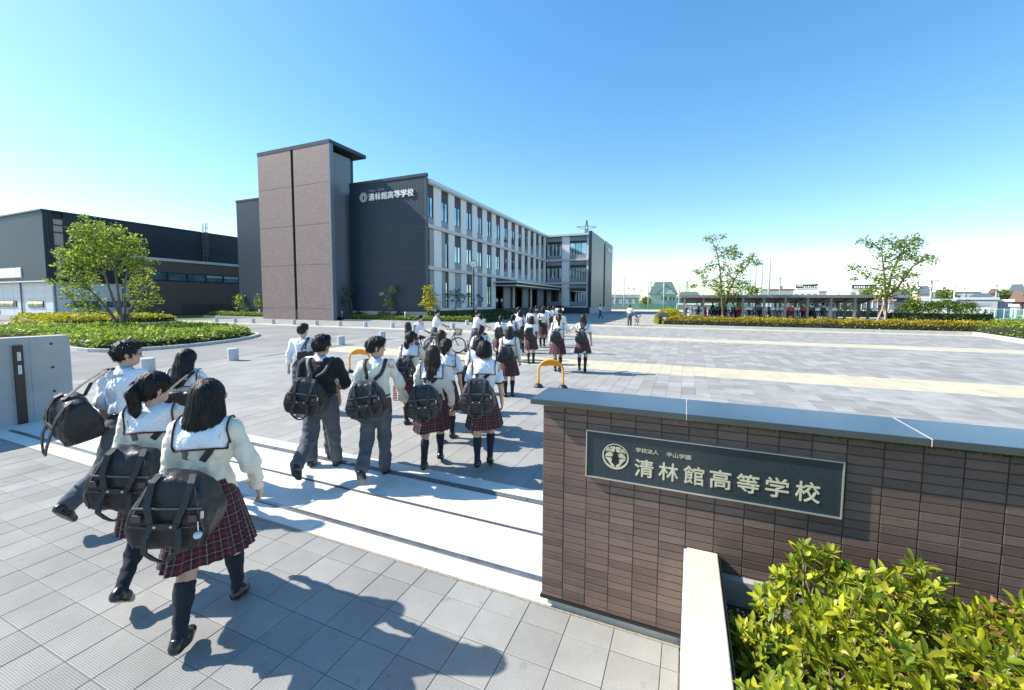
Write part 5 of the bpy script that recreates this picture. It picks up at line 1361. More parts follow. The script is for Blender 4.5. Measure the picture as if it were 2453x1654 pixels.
# pylons
def pylon(px, py, D, lab):
    p = at_dist(px, 730, D); z = at_dist(px, py, D)[2]
    t = thing('pylon', lab, 'pylon', (p[0], p[1], 0), CYAW); mb = MB(); k = z / 50
    wd = lambda h: 4.2 * k * (1 - h) + .5
    hs = np.linspace(0, 1, 12)
    for a, b in zip(hs[:-1], hs[1:]):
        for sx in (-1, 1):
            for sy in (-1, 1): mb.bar((sx * wd(a), sy * wd(a), a * z), (sx * wd(b), sy * wd(b), b * z), .35 * k, .35 * k)
        for sy in (-1, 1):
            mb.bar((-wd(a), sy * wd(a), a * z), (wd(b), sy * wd(b), b * z), .22 * k, .22 * k); mb.bar((wd(a), sy * wd(a), a * z), (-wd(b), sy * wd(b), b * z), .22 * k, .22 * k)
    mb.build('tower_frame', m_hg, t)
    ar = MB()
    for h, l in ((.72, 7.5), (.82, 7), (.92, 6)):
        for sx in (-1, 1): ar.bar((0, 0, h * z + .8), (sx * l * k, 0, h * z), .3 * k, .3 * k); ar.bar((0, 0, h * z - 1.6 * k), (sx * l * k, 0, h * z), .25 * k, .25 * k)
    ar.build('cross_arm', m_hg, t)
pylon(1402, 528, 420, 'lattice pylon showing over the roof of the school wing')
pylon(1645, 674, 900, 'far faint lattice pylon beside the gabled house')
# green mesh fence on the right and a white one behind
def mesh_fence(label, P0, P1, n, h, m, mesh_m, cat='fence', rails=2):
    a, b = np.array(P0[:2]), np.array(P1[:2]); rz = math.atan2(*(b - a)[::-1]); w = float(np.linalg.norm(b - a))
    t = thing('mesh_fence', label, cat, (a[0], a[1], 0), rz)
    po = MB().box(-.03, .03, -.03, .03, -.1, h + .05).mesh('post', m)
    for k in range(n + 1): inst('post', po, t, (w * k / n, 0, 0))
    for r in range(rails): MB().box(0, w, -.015, .015, h * (1 if r == 0 else .08) - .03, h * (1 if r == 0 else .08)).build('rail', m, t)
    for k in range(n): MB().poly([(w * k / n + .03, 0, .1), (w * (k + 1) / n - .03, 0, .1), (w * (k + 1) / n - .03, 0, h - .04), (w * k / n + .03, 0, h - .04)]).build('mesh_panel', mesh_m, t)
    return t
m_netl = bpy.data.materials.new('mesh_pale'); m_netl.use_nodes = True
_n = m_netl.node_tree.nodes['Principled BSDF']; _n.inputs['Base Color'].default_value = (.12, .42, .34, 1); _n.inputs['Roughness'].default_value = .8; _n.inputs['Alpha'].default_value = .16
m_tq = mat('fence_turquoise', (.10, .42, .36), .5)
a = at_dist(2270, 775, 50); b = at_dist(2500, 775, 46)
mesh_fence('pale green mesh fence between the plaza hedge and the field', a, b, 7, 1.7, m_tq, m_netl)
a = at_dist(2200, 755, 84); b = at_dist(2500, 755, 84)
mesh_fence('white railing in front of the warehouses', a, b, 14, 1.5, m_whs, bpy.data.materials.get('mesh_pale'))
# gravel path and rough grass edge on the far field
o = MB().poly([tuple(np.append(ground(px, py)[:2], -.06)) for px, py in ((2180, 762), (2453, 760), (2453, 764), (2190, 768))]).build('gravel_path', m_sand); o['kind'] = 'structure'
# ================================================================ people: bodies and clothes grown as smooth distance fields
class Field:
    def __init__(s, lo, hi, h):
        s.h = h; s.o = np.asarray(lo, np.float32); n = np.ceil((np.asarray(hi) - s.o) / h).astype(int) + 1
        s.d = np.full(tuple(n), 1.0, np.float32); s.ax = [s.o[i] + h * np.arange(n[i], dtype=np.float32) for i in range(3)]
    def blk(s, lo, hi):
        sl = []; ax = []
        for i in range(3):
            a = int(max(0, math.floor((lo[i] - s.o[i]) / s.h))); b = int(min(len(s.ax[i]), math.ceil((hi[i] - s.o[i]) / s.h) + 1))
            if b <= a: return None
            sl.append(slice(a, b)); ax.append(s.ax[i][a:b])
        return tuple(sl), ax[0][:, None, None], ax[1][None, :, None], ax[2][None, None, :]
    def put(s, sl, d, k):
        a = s.d[sl]
        if k <= 0: s.d[sl] = np.minimum(a, d); return
        h = np.clip(.5 + .5 * (a - d) / k, 0, 1); s.d[sl] = a * (1 - h) + d * h - k * h * (1 - h)
    def cap(s, a, b, ra, rb, k=.02):
        a = np.asarray(a, np.float32); b = np.asarray(b, np.float32); m = max(ra, rb) + k + 3 * s.h
        q = s.blk(np.minimum(a, b) - m, np.maximum(a, b) + m)
        if q is None: return s
        sl, X, Y, Z = q; ab = b - a; L2 = float(ab @ ab) + 1e-9
        t = np.clip(((X - a[0]) * ab[0] + (Y - a[1]) * ab[1] + (Z - a[2]) * ab[2]) / L2, 0, 1)
        d = np.sqrt((X - a[0] - t * ab[0]) ** 2 + (Y - a[1] - t * ab[1]) ** 2 + (Z - a[2] - t * ab[2]) ** 2) - (ra + (rb - ra) * t)
        s.put(sl, d, k); return s
    def _ell(s, c, r, M, m):
        c = np.asarray(c, np.float32); r = np.asarray(r, np.float32); R_ = float(r.max()) + m
        q = s.blk(c - R_, c + R_)
        if q is None: return None
        sl, X, Y, Z = q; x, y, z = X - c[0], Y - c[1], Z - c[2]
        if M is not None:
            M = np.asarray(M); x, y, z = (M[0, 0] * x + M[1, 0] * y + M[2, 0] * z, M[0, 1] * x + M[1, 1] * y + M[2, 1] * z, M[0, 2] * x + M[1, 2] * y + M[2, 2] * z)
        k0 = np.sqrt((x / r[0]) ** 2 + (y / r[1]) ** 2 + (z / r[2]) ** 2); k1 = np.sqrt((x / r[0] ** 2) ** 2 + (y / r[1] ** 2) ** 2 + (z / r[2] ** 2) ** 2)
        return sl, (k0 * (k0 - 1) / np.maximum(k1, 1e-5))
    def ell(s, c, r, M=None, k=.02):
        q = s._ell(c, r, M, k + 3 * s.h)
        if q: s.put(q[0], q[1].astype(np.float32), k)
        return s
    def sub_ell(s, c, r, M=None, k=.01):
        q = s._ell(c, r, M, k + 3 * s.h)
        if q:
            sl, d = q; a = s.d[sl]; b = -d; h = np.clip(.5 - .5 * (b - a) / k, 0, 1); s.d[sl] = b * (1 - h) + a * h + k * h * (1 - h)
        return s
    def clip(s, p, n):
        X, Y, Z = s.ax[0][:, None, None], s.ax[1][None, :, None], s.ax[2][None, None, :]
        s.d = np.maximum(s.d, ((X - p[0]) * n[0] + (Y - p[1]) * n[1] + (Z - p[2]) * n[2]).astype(np.float32)); return s
    def wrinkle(s, amp, f, seed, stretch=(1, 1, 1)):
        r = np.random.default_rng(seed); X, Y, Z = s.ax[0][:, None, None], s.ax[1][None, :, None], s.ax[2][None, None, :]
        w = 0
        for k in range(6):
            v = r.normal(size=3); v /= np.linalg.norm(v); q = f * r.uniform(.6, 1.8)
            w = w + np.sin(q * (v[0] * X * stretch[0] + v[1] * Y * stretch[1] + v[2] * Z * stretch[2]) + r.random() * 6.28 + 1.3 * np.sin(q * .6 * (v[1] * X - v[0] * Y + .5 * Z)))
        s.d = s.d + (amp / 2.2) * w.astype(np.float32); return s
    def sample(s, P):
        q = (np.asarray(P, np.float32) - s.o) / s.h; n = np.array(s.d.shape)
        q = np.clip(q, 0, n - 1.001); i = q.astype(int); f = q - i; out = 0
        for a in (0, 1):
            for b in (0, 1):
                for c in (0, 1):
                    w = (f[..., 0] if a else 1 - f[..., 0]) * (f[..., 1] if b else 1 - f[..., 1]) * (f[..., 2] if c else 1 - f[..., 2])
                    out = out + w * s.d[i[..., 0] + a, i[..., 1] + b, i[..., 2] + c]
        return out
    def mesh(s):
        d = s.d; d[0], d[-1] = 1, 1; d[:, 0], d[:, -1] = 1, 1; d[:, :, 0], d[:, :, -1] = 1, 1
        S = d < 0; cs = [S[a:a - 1 or None, b:b - 1 or None, c:c - 1 or None] for a in (0, 1) for b in (0, 1) for c in (0, 1)]
        an = cs[0].copy(); al = cs[0].copy()
        for c in cs[1:]: an |= c; al &= c
        idx = np.argwhere(an & ~al)
        if len(idx) == 0: return np.zeros((0, 3)), np.zeros((0, 4), int)
        off = np.array([(a, b, c) for a in (0, 1) for b in (0, 1) for c in (0, 1)])
        D = np.stack([d[idx[:, 0] + o[0], idx[:, 1] + o[1], idx[:, 2] + o[2]] for o in off], 1)
        acc = np.zeros((len(idx), 3)); cnt = np.zeros(len(idx))
        for i in range(8):
            for j in range(i + 1, 8):
                if np.abs(off[i] - off[j]).sum() != 1: continue
                c = (D[:, i] < 0) != (D[:, j] < 0); t = np.where(c, D[:, i] / np.where(c, D[:, i] - D[:, j], 1), 0)
                acc += np.where(c[:, None], off[i] + t[:, None] * (off[j] - off[i]), 0); cnt += c
        V = s.o + s.h * (idx + acc / cnt[:, None])
        ids = np.full(tuple(np.array(d.shape) - 1), -1, int); ids[idx[:, 0], idx[:, 1], idx[:, 2]] = np.arange(len(idx))
        F_ = []
        for ax in range(3):
            A = [slice(None)] * 3; B = [slice(None)] * 3; A[ax] = slice(0, -1); B[ax] = slice(1, None)
            e = np.argwhere(S[tuple(A)] != S[tuple(B)])
            u, v = [(1, 2), (2, 0), (0, 1)][ax]
            e = e[(e[:, u] > 0) & (e[:, v] > 0) & (e[:, u] < ids.shape[u]) & (e[:, v] < ids.shape[v]) & (e[:, ax] < ids.shape[ax])]
            def cell(du, dv):
                q = e.copy(); q[:, u] += du; q[:, v] += dv; return ids[q[:, 0], q[:, 1], q[:, 2]]
            q = np.stack([cell(-1, -1), cell(0, -1), cell(0, 0), cell(-1, 0)], 1)
            flip = S[tuple(e.T)]; q[~flip] = q[~flip][:, ::-1]; q = q[(q >= 0).all(1)]; F_.append(q)
        return V, np.concatenate(F_)

def rotm(yaw=0, pitch=0, roll=0):
    """yaw about Z (left positive), pitch about X (up positive), roll about Y"""
    cy, sy = math.cos(yaw), math.sin(yaw); cp, sp = math.cos(pitch), math.sin(pitch); cr, sr = math.cos(roll), math.sin(roll)
    return np.array([[cy, -sy, 0], [sy, cy, 0], [0, 0, 1]]) @ np.array([[1, 0, 0], [0, cp, -sp], [0, sp, cp]]) @ np.array([[cr, 0, sr], [0, 1, 0], [-sr, 0, cr]])

m_skin = mat('skin', (.55, .345, .25), .5, .06, 8, .05, 120, spec=.4)
m_hairb = mat('hair_black', (.009, .007, .007), .46, .5, 130, .5, 200, spec=.35, stretch=(1, 1, .12))
m_hairn = mat('hair_brown', (.024, .012, .008), .46, .5, 130, .5, 200, spec=.35, stretch=(1, 1, .12))
m_cream = mat('cloth_cream', (.74, .70, .58), .9, .03, 3, .3, 150, sheen=.2, fold=.35)
m_white = mat('cloth_white', (.80, .81, .84), .85, .02, 3, .15, 150, fold=.4, fscale=11)
m_shirt = mat('cloth_shirt', (.78, .80, .86), .8, .02, 3, .15, 120, fold=.5, fscale=10)
m_blk = mat('cloth_black', (.012, .011, .012), .9, .15, 6, .3, 150, sheen=.15, fold=.3)
m_trs = mat('trouser_grey', (.075, .085, .105), .85, .12, 9, .25, 140, fold=.25, fscale=8)
m_sock = mat('sock_navy', (.012, .016, .028), .9, .15, 10, .3, 200)
m_shoe = mat('shoe_black', (.012, .011, .011), .28, .2, 10, spec=.6)
m_bag = mat('bag_black', (.012, .013, .016), .45, .25, 14, .3, 90, spec=.5, fold=.22, fscale=8)
m_strap = mat('strap_black', (.03, .031, .035), .6, .2, 30, .3, 200)
m_strg = mat('strap_grey', (.14, .14, .14), .6, .2, 30, .3, 200)
m_metal = mat('snap_metal', (.6, .6, .62), .25, metal=.9)
m_pipe = mat('bag_piping', (.12, .075, .075), .6)
m_navy = mat('trim_navy', (.015, .018, .045), .8)
m_eye = mat('eye_dark', (.01, .008, .008), .2)
m_lip = mat('lip', (.38, .16, .13), .5)
def plaid():
    m = bpy.data.materials.new('skirt_plaid'); m.use_nodes = True
    nt = m.node_tree; N = nt.nodes; K = nt.links.new; p = N['Principled BSDF']; p.inputs['Roughness'].default_value = .9
    uv = N.new('ShaderNodeUVMap'); sp = N.new('ShaderNodeSeparateXYZ'); K(uv.outputs[0], sp.inputs[0])
    def math_(op, a, b=None, cl=False):
        n = N.new('ShaderNodeMath'); n.operation = op; n.use_clamp = cl
        if hasattr(a, 'is_linked'): K(a, n.inputs[0])
        else: n.inputs[0].default_value = a
        if b is not None:
            if hasattr(b, 'is_linked'): K(b, n.inputs[1])
            else: n.inputs[1].default_value = b
        return n.outputs[0]
    bands = []; lines = []
    for ch, per in (('X', .072), ('Y', .066)):
        f = math_('FRACT', math_('DIVIDE', sp.outputs[ch], per))
        a = math_('ABSOLUTE', math_('SUBTRACT', f, .5))
        lines.append(math_('LESS_THAN', a, .035)); bands.append(math_('GREATER_THAN', a, .30))
        b2 = math_('ABSOLUTE', math_('SUBTRACT', f, .02)); lines.append(math_('MULTIPLY', math_('LESS_THAN', b2, .02), .5))
    band = math_('MULTIPLY', math_('ADD', bands[0], bands[1]), .5)
    ln = math_('MULTIPLY', math_('ADD', math_('ADD', lines[0], lines[1]), math_('ADD', lines[2], lines[3])), .27, True)
    m1 = N.new('ShaderNodeMix'); m1.data_type = 'RGBA'; m1.inputs['A'].default_value = (.016, .009, .015, 1); m1.inputs['B'].default_value = (.088, .008, .017, 1); K(band, m1.inputs['Factor'])
    m2 = N.new('ShaderNodeMix'); m2.data_type = 'RGBA'; m2.inputs['B'].default_value = (.55, .42, .42, 1); K(m1.outputs['Result'], m2.inputs['A']); K(ln, m2.inputs['Factor'])
    K(m2.outputs['Result'], p.inputs['Base Color']); return m
m_plaid = plaid()
m_ptrim = mat('collar_trim_plaid', (.07, .018, .028), .85, .8, 70, detail=0)

def chain(pts): return [np.asarray(p, float) for p in pts]
NPER = [0]
def person(label, x, y, H, head, legs, armL, armR, top='cardigan', bottom='skirt', hair='bob', hcol=None, yaw=0, pitch=0, rz=18, lean=3, res=None, group='students walking to the school', wide=1.0, zb=0.0, face=True, foot=(None, None), glasses=False):
    """legs = (left thigh, left knee, right thigh, right knee) in degrees; arm = (swing, spread, elbow, inward)"""
    NPER[0] += 1; seed = NPER[0] * 17
    dist = math.hypot(x, y)
    if res is None: res = .0105 if dist < 4.5 else .013 if dist < 7.5 else .019 if dist < 14 else .03
    near = dist < 8
    s = H / 1.62; rad = math.radians; sk = bottom == 'skirt'
    P = thing('person', label, 'person', (x, y, zb), rad(rz), group)
    ln = rad(lean); hipz = .83 * s
    J = {}
    def up(h, fy=0, x_=0): # point on the leaning trunk, h above the hips
        return np.array([x_, math.sin(ln) * h + fy * math.cos(ln), hipz + math.cos(ln) * h])
    for k, sd in (('L', -1), ('R', 1)):
        th, kn = rad(legs[0 if sd < 0 else 2]), rad(legs[1 if sd < 0 else 3])
        hp = np.array([sd * .082 * s, 0, hipz]); kp = hp + .40 * s * np.array([0, math.sin(th), -math.cos(th)])
        an = kp + .385 * s * np.array([sd * -.02, math.sin(th - kn), -math.cos(th - kn)])
        fp = foot[0 if sd < 0 else 1]; fp = (rad(fp) if fp is not None else min(0, (th - kn) + rad(12)) * 1.0)
        J[k] = (hp, kp, an, fp)
    low = 1e9
    for k in 'LR':
        hp, kp, an, fp = J[k]; toe = an + np.array([0, .155 * s * math.cos(fp) + .05 * math.sin(fp), .155 * s * math.sin(fp) - .062 * s * math.cos(fp)]); heel = an + np.array([0, -.05 * s * math.cos(fp) + .06 * math.sin(fp), -.05 * s * math.sin(fp) - .062 * s * math.cos(fp)])
        low = min(low, toe[2], heel[2])
    dz = -low; hipz += dz
    J = {k: (a + [0, 0, dz], b + [0, 0, dz], c + [0, 0, dz], d) for k, (a, b, c, d) in J.items()}
    A = {}
    for k, sd, arm in (('L', -1, armL), ('R', 1, armR)):
        sw, ab, el, inn = [rad(v) for v in arm]
        sh = up(.475 * s, 0, sd * .158 * s * wide)
        u = np.array([sd * math.sin(ab), math.cos(ab) * math.sin(sw), -math.cos(ab) * math.cos(sw)])
        f_ = np.array([sd * math.sin(ab * .5 - inn), math.cos(inn) * math.sin(sw + el), -math.cos(sw + el)]); f_ /= np.linalg.norm(f_)
        eb = sh + .265 * s * u; wr = eb + .235 * s * f_
        A[k] = (sh, eb, wr, f_)
    Rh = rotm(rad(yaw), rad(pitch) - ln * .3); hc = up(.685 * s, .018); nk = up(.53 * s, -.004)
    hp_ = lambda a, b, c: hc + Rh @ (np.array([a, b, c]) * s)
    allp = np.array([v for k in 'LR' for v in (*J[k][:3], *A[k][:3])] + [hc + [0, 0, .14], hc - [0, .1, 0]])
    lo, hi = allp.min(0) - .2, allp.max(0) + .2; lo[2] = -.03
    # ---- body, one skin
    F = Field(lo, hi, res)
    F.ell(hp_(0, -.006, .022), (.074 * s, .092 * s, .088 * s), Rh, .02); F.ell(hp_(0, .02, -.045), (.058 * s, .068 * s, .075 * s), Rh, .03)
    F.ell(hp_(0, .062, -.085), (.028 * s, .026 * s, .024 * s), Rh, .025)
    F.cap(hp_(0, .088, -.008), hp_(0, .102, -.032), .007 * s, .012 * s, .012)
    for sd in (-1, 1): F.ell(hp_(sd * .079, -.004, -.018), (.010 * s, .020 * s, .033 * s), Rh, .006)
    F.cap(nk - [0, 0, .03], hp_(0, -.012, -.06), .048 * s, .045 * s, .03)
    F.ell(up(.03 * s), (.142 * s, .095 * s, .11 * s), None, .05); F.ell(up(.2 * s), (.115 * s * wide, .08 * s, .12 * s), None, .05); F.ell(up(.37 * s), (.14 * s * wide, .092 * s, .15 * s), None, .05)
    F.cap(up(.46 * s, 0, -.11 * s * wide), up(.46 * s, 0, .11 * s * wide), .05 * s, .05 * s, .04)
    for k in 'LR':
        a, b, c, fp = J[k]; F.cap(a, b, .080 * s, .052 * s, .04); F.cap(b, c, .05 * s, .033 * s, .03)
        calf = b + (c - b) * .3 + np.array([0, -.016, 0]) * s
        if sk: F.ell(calf, (.046 * s, .05 * s, .10 * s), None, .03)
        F.cap(c, c + np.array([0, math.cos(fp), math.sin(fp)]) * .07 * s + np.array([0, math.sin(fp), -math.cos(fp)]) * .025 * s, .026 * s, .018 * s, .015)
        a, b, c, f_ = A[k]; F.cap(a, b, .045 * s, .036 * s, .03); F.cap(b, c, .036 * s, .024 * s, .02)
        if not near: F.ell(c + f_ * .07 * s, (.03 * s, .042 * s, .06 * s), None, .02)
    V, Q = F.mesh()
    if near:      # hands: palm, four unequal fingers and a thumb, grown finer
        for k, sd in (('L', -1), ('R', 1)):
            a, b, c, f_ = A[k]; inw = np.array([-sd, .0, 0.0]); inw = inw - f_ * (inw @ f_); inw /= np.linalg.norm(inw); th = np.cross(f_, inw) * -sd; 
            if th[1] < 0: th = -th
            hf = Field(c - .21 * s, c + .21 * s, .0062 if dist < 4.5 else .0075)
            hf.cap(c - f_ * .035 * s, c + f_ * .02, .024 * s, .022 * s, .015)
            for q in (-.022, -.007, .008, .022): hf.cap(c + f_ * .02 * s + th * q * .7 * s, c + f_ * .075 * s + th * q * s, .015 * s, .0125 * s, .012)
            for q, l in ((-.028, .055), (-.0095, .07), (.0095, .076), (.028, .066)):
                p0 = c + f_ * .078 * s + th * q * s; d1 = f_ * math.cos(.35) + inw * math.sin(.35); d2 = f_ * math.cos(.95) + inw * math.sin(.95)
                p1 = p0 + d1 * l * .5 * s; p2 = p1 + d2 * l * .5 * s; hf.cap(p0, p1, .0098 * s, .0088 * s, .004); hf.cap(p1, p2, .0088 * s, .0072 * s, .004)
            t0 = c + f_ * .028 * s + th * .024 * s; t1 = t0 + (f_ * .75 + th * .55 + inw * .25) * .04 * s; t2 = t1 + (f_ * .95 + th * .12 + inw * .35) * .032 * s
            hf.cap(t0, t1, .0125 * s, .0105 * s, .01); hf.cap(t1, t2, .0102 * s, .0085 * s, .004)
            v, q = hf.mesh(); Q = np.concatenate([Q, q + len(V)]); V = np.concatenate([V, v])
    np_obj('body', V, Q, m_skin, P, True)
    # ---- top
    tm, sl, infl = {'cardigan': (m_cream, 1.0, .020), 'blouse': (m_white, .42, .016), 'blouse_long': (m_white, 1.0, .018), 'shirt': (m_shirt, .5, .020), 'shirt_rolled': (m_shirt, .95, .020), 'cream_rolled': (m_cream, 1.02, .022), 'black': (m_blk, 1.1, .026)}[top]
    G_ = Field(lo, hi, res)
    G_.ell(up(.06 * s), (.142 * s + infl * .8, .10 * s + infl, .14 * s), None, .05); G_.ell(up(.2 * s), (.118 * s * wide + infl, .085 * s + infl, .13 * s), None, .06); G_.ell(up(.37 * s), (.14 * s * wide + infl, .094 * s + infl, .155 * s), None, .06)
    G_.cap(up(.462 * s, -.004, -.115 * s * wide), up(.462 * s, -.004, .115 * s * wide), .05 * s + infl * .5, .05 * s + infl * .5, .05)
    G_.cap(up(.49 * s, -.006, -.05 * s), up(.49 * s, -.006, .05 * s), .045 * s, .045 * s, .04)
    hem = .07 * s if sk else (.02 * s if top in ('cream_rolled', 'black') else .10 * s)
    if not sk and top.startswith('shirt'): hem = .13 * s
    G_.clip(up(hem), (0, -math.sin(ln), -math.cos(ln)))
    for k in 'LR':
        a, b, c, f_ = A[k]; bl = 1.25 if sl < .6 else 1
        if sl <= .55:
            e = a + (b - a) * (sl / .5 * .78 if sl < .5 else .95); G_.cap(a, e, .05 * s + infl * .6, .047 * s + infl * .9, .03)
        else:
            G_.cap(a, b, .048 * s + infl * .7, .042 * s + infl * .6, .035); e = b + (c - b) * max(.3, (sl - .5) * 2 * (.95 if sl <= 1 else .98) if sl >= 1 else .45)
            G_.cap(b, e, .042 * s + infl * .6, (.03 if sl >= 1 else .042) * s + infl * .6, .03)
            if sl < 1 or top == 'cream_rolled':
                d_ = (e - b) / np.linalg.norm(e - b); G_.cap(e - d_ * .03, e - d_ * .005, .043 * s + infl * .7, .043 * s + infl * .7, .012)
    if res < .02: G_.wrinkle(.0105 if top != 'black' else .004, 27, seed, (1, 1, .7)); G_.wrinkle(.0042, 70, seed + 1, (1, 1, .7))
    V, Q = G_.mesh(); np_obj({'cardigan': 'cardigan', 'black': 'sweater', 'cream_rolled': 'sweater'}.get(top, 'shirt'), V, Q, tm, P, True)
    def surf(xv, ph, lift=.006):
        """point of the clothes over the trunk, x across and angle round the trunk from the back over the shoulder"""
        xv, ph = np.broadcast_arrays(np.asarray(xv, float), np.asarray(ph, float)); c = up(.34 * s); rr = np.linspace(.34, .03, 70)
        d = np.stack([np.zeros_like(ph), -np.cos(ph), np.sin(ph)], -1)
        base = np.stack([xv, np.full_like(xv, c[1]), np.full_like(xv, c[2])], -1)
        pts = base[..., None, :] + d[..., None, :] * rr[:, None]
        ins = G_.sample(pts) < 0; first = np.argmax(ins, -1); ok = ins.any(-1)
        r = np.where(ok, rr[first] + .5 * (rr[0] - rr[1]), .06) + lift
        return base + d * r[..., None]
    def sheet(name, xs, phs, m, lift, par, trimpar=None):
        X, PH = np.meshgrid(xs, phs); pts = surf(X, PH, lift)
        # smooth the hang a little
        for _ in range(2): pts[1:-1, 1:-1] = .5 * pts[1:-1, 1:-1] + .125 * (pts[:-2, 1:-1] + pts[2:, 1:-1] + pts[1:-1, :-2] + pts[1:-1, 2:])
        n, k = X.shape; V = pts.reshape(-1, 3); a = np.arange(n * k).reshape(n, k)
        Qs = np.stack([a[:-1, :-1], a[:-1, 1:], a[1:, 1:], a[1:, :-1]], -1).reshape(-1, 4)
        nrm = np.array([0, -.006, -.002]); V2 = V + (np.array(up(.34 * s)) - V) * (.008 / np.linalg.norm(np.array(up(.34 * s)) - V, axis=1)[:, None])
        rim = []
        for line in (a[0], a[-1][::-1], a[:, 0][::-1], a[:, -1]):
            for p, q in zip(line[:-1], line[1:]): rim.append((q, p, p + n * k, q + n * k))
        return np_obj(name, np.concatenate([V, V2]), [Qs, Qs[:, ::-1] + n * k, np.array(rim)], m, par, True), pts
    def strap(name, xs, phs, w, m, lift, par):
        """band lying on the clothes along a path of (x, angle)"""
        t = np.linspace(0, 1, len(xs)); T_ = np.linspace(0, 1, 22); X = np.interp(T_, t, xs); PH = np.interp(T_, t, phs)
        c = surf(X, PH, lift); c[1:-1] = .5 * c[1:-1] + .25 * (c[:-2] + c[2:])
        o_ = np.array(up(.34 * s)); tan = np.gradient(c, axis=0); nr = c - np.stack([c[:, 0] * .75, np.full(len(c), o_[1]), np.full(len(c), o_[2])], 1); nr /= np.linalg.norm(nr, axis=1)[:, None] + 1e-9
        sd = np.cross(tan, nr); sd /= np.linalg.norm(sd, axis=1)[:, None] + 1e-9
        V = np.concatenate([c - sd * w / 2 + nr * .003, c + sd * w / 2 + nr * .003, c + sd * w / 2 - nr * .004, c - sd * w / 2 - nr * .004]); n = len(c); q = []
        for i in range(n - 1):
            for k in range(4): q.append((k * n + i, ((k + 1) % 4) * n + i, ((k + 1) % 4) * n + i + 1, k * n + i + 1))
        return np_obj(name, V, np.array(q), m, par, False)
    R_ = rad
    if sk:
        if dist < 30:
            xs = np.linspace(-.152 * s, .152 * s, 19 if near else 9); ph = np.linspace(R_(20), R_(104), 13 if near else 7)
            co, pts = sheet('sailor_collar', xs, ph, m_white, .025, P)
            if dist < 14:
                b = np.concatenate([pts[::-1, 0], pts[0], pts[:, -1]]); MB().tube([tuple(p + np.array([0, -.004, -.001])) for p in b], .006 * s, 5).build('collar_trim', m_ptrim, P, True)
        if top == 'blouse' and dist < 16:
            for k in 'LR':
                a, b, c, f_ = A[k]; d_ = (b - a) / np.linalg.norm(b - a); e = a + (b - a) * .655; r = .047 * s + infl * .9
                ct = MB(); u = np.cross(d_, [0, 1, 0]); u /= np.linalg.norm(u); w = np.cross(d_, u)
                ct.tube([tuple(e + d_ * .055 + (u * math.cos(t) + w * math.sin(t)) * r * .97) for t in np.linspace(0, 2 * PI, 17)[:-1]], .009, 6, False, True); ct.build('cuff', m_navy, P, True)
    elif near and top != 'black' or (near and not sk):
        cl = MB(); base = nk + np.array([0, -.002, .0])
        ring0 = [(base[0] + .066 * s * math.cos(t), base[1] + .062 * s * math.sin(t), base[2] - .012 + .016 * math.sin(t)) for t in np.linspace(0, 2 * PI, 21)[:-1]]
        ring1 = [(base[0] + .054 * s * math.cos(t), base[1] - .004 + .052 * s * math.sin(t), base[2] + .036 - .012 * math.sin(t)) for t in np.linspace(0, 2 * PI, 21)[:-1]]
        ring2 = [(base[0] + .086 * s * math.cos(t), base[1] - .002 + .08 * s * math.sin(t), base[2] - .022 + .018 * math.sin(t)) for t in np.linspace(0, 2 * PI, 21)[:-1]]
        fs = [(r * 20 + k, r * 20 + (k + 1) % 20, (r + 1) * 20 + (k + 1) % 20, (r + 1) * 20 + k) for r in (0, 1) for k in range(20)]
        cl.add(ring0 + ring1 + ring2, fs); cl.build('shirt_collar', m_shirt, P, True)
        if top == 'black': 
            MB().tube([(base[0] + .078 * s * math.cos(t), base[1] + .07 * s * math.sin(t) - .008, base[2] - .03) for t in np.linspace(0, 2 * PI, 21)[:-1]], .01, 6, False, True).build('neckline', mat('neck_red', (.3, .03, .03), .8), P, True)
    # ---- bottom
    if sk:
        na, nr_ = (144, 12) if near else (72, 7) if dist < 16 else (40, 4)
        t = np.linspace(0, 1, nr_)[:, None]; th = np.linspace(0, 2 * PI, na, endpoint=False)[None, :]
        npl = 24; saw = np.abs(((th * npl / (2 * PI)) % 1) - .38); saw = np.where(((th * npl / (2 * PI)) % 1) < .38, saw / .38, saw / .62) - .5
        jit = np.random.default_rng(seed).normal(size=npl); jit = jit[(th * npl / (2 * PI)).astype(int) % npl]
        z0, z1 = .16 * s, -.335 * s
        rx = np.interp(t, [0, .22, .45, 1], [.128, .168, .19, .238]) * s; ry = np.interp(t, [0, .22, .45, 1], [.104, .142, .162, .205]) * s
        amp = .085 * np.clip((t - .08) * 1.4, 0, 1); rr = 1 + amp * (saw + .35 * jit * t)
        X = rx * rr * np.cos(th); Y = ry * rr * np.sin(th); Z = hipz + z0 + (z1 - z0) * t + .006 * jit * t ** 3 + np.zeros_like(X)
        kl, kr = J['L'][1][1], J['R'][1][1]
        wl = np.clip(.5 - X / (.2 * s), 0, 1); ky = kl * wl + kr * (1 - wl); same = np.clip(np.sin(th) * np.sign(ky + 1e-6), 0, 1)
        Y = Y + t ** 1.3 * ky * (.25 + .6 * same) - .012 * (1 - t) + math.sin(ln) * (z0 * (1 - t))
        V = np.stack([X, Y, Z], -1).reshape(-1, 3); a = np.arange(nr_ * na).reshape(nr_, na); an_ = np.roll(a, -1, 1)
        Qs = np.stack([a[1:], an_[1:], an_[:-1], a[:-1]], -1).reshape(-1, 4)
        # uv needs a seam: repeat the first column
        V = np.stack([np.concatenate([c, c[:, :1]], 1) for c in (X, Y, Z)], -1).reshape(-1, 3); k = na + 1; a = np.arange(nr_ * k).reshape(nr_, k)
        Qs = np.stack([a[1:, :-1], a[1:, 1:], a[:-1, 1:], a[:-1, :-1]], -1).reshape(-1, 4)
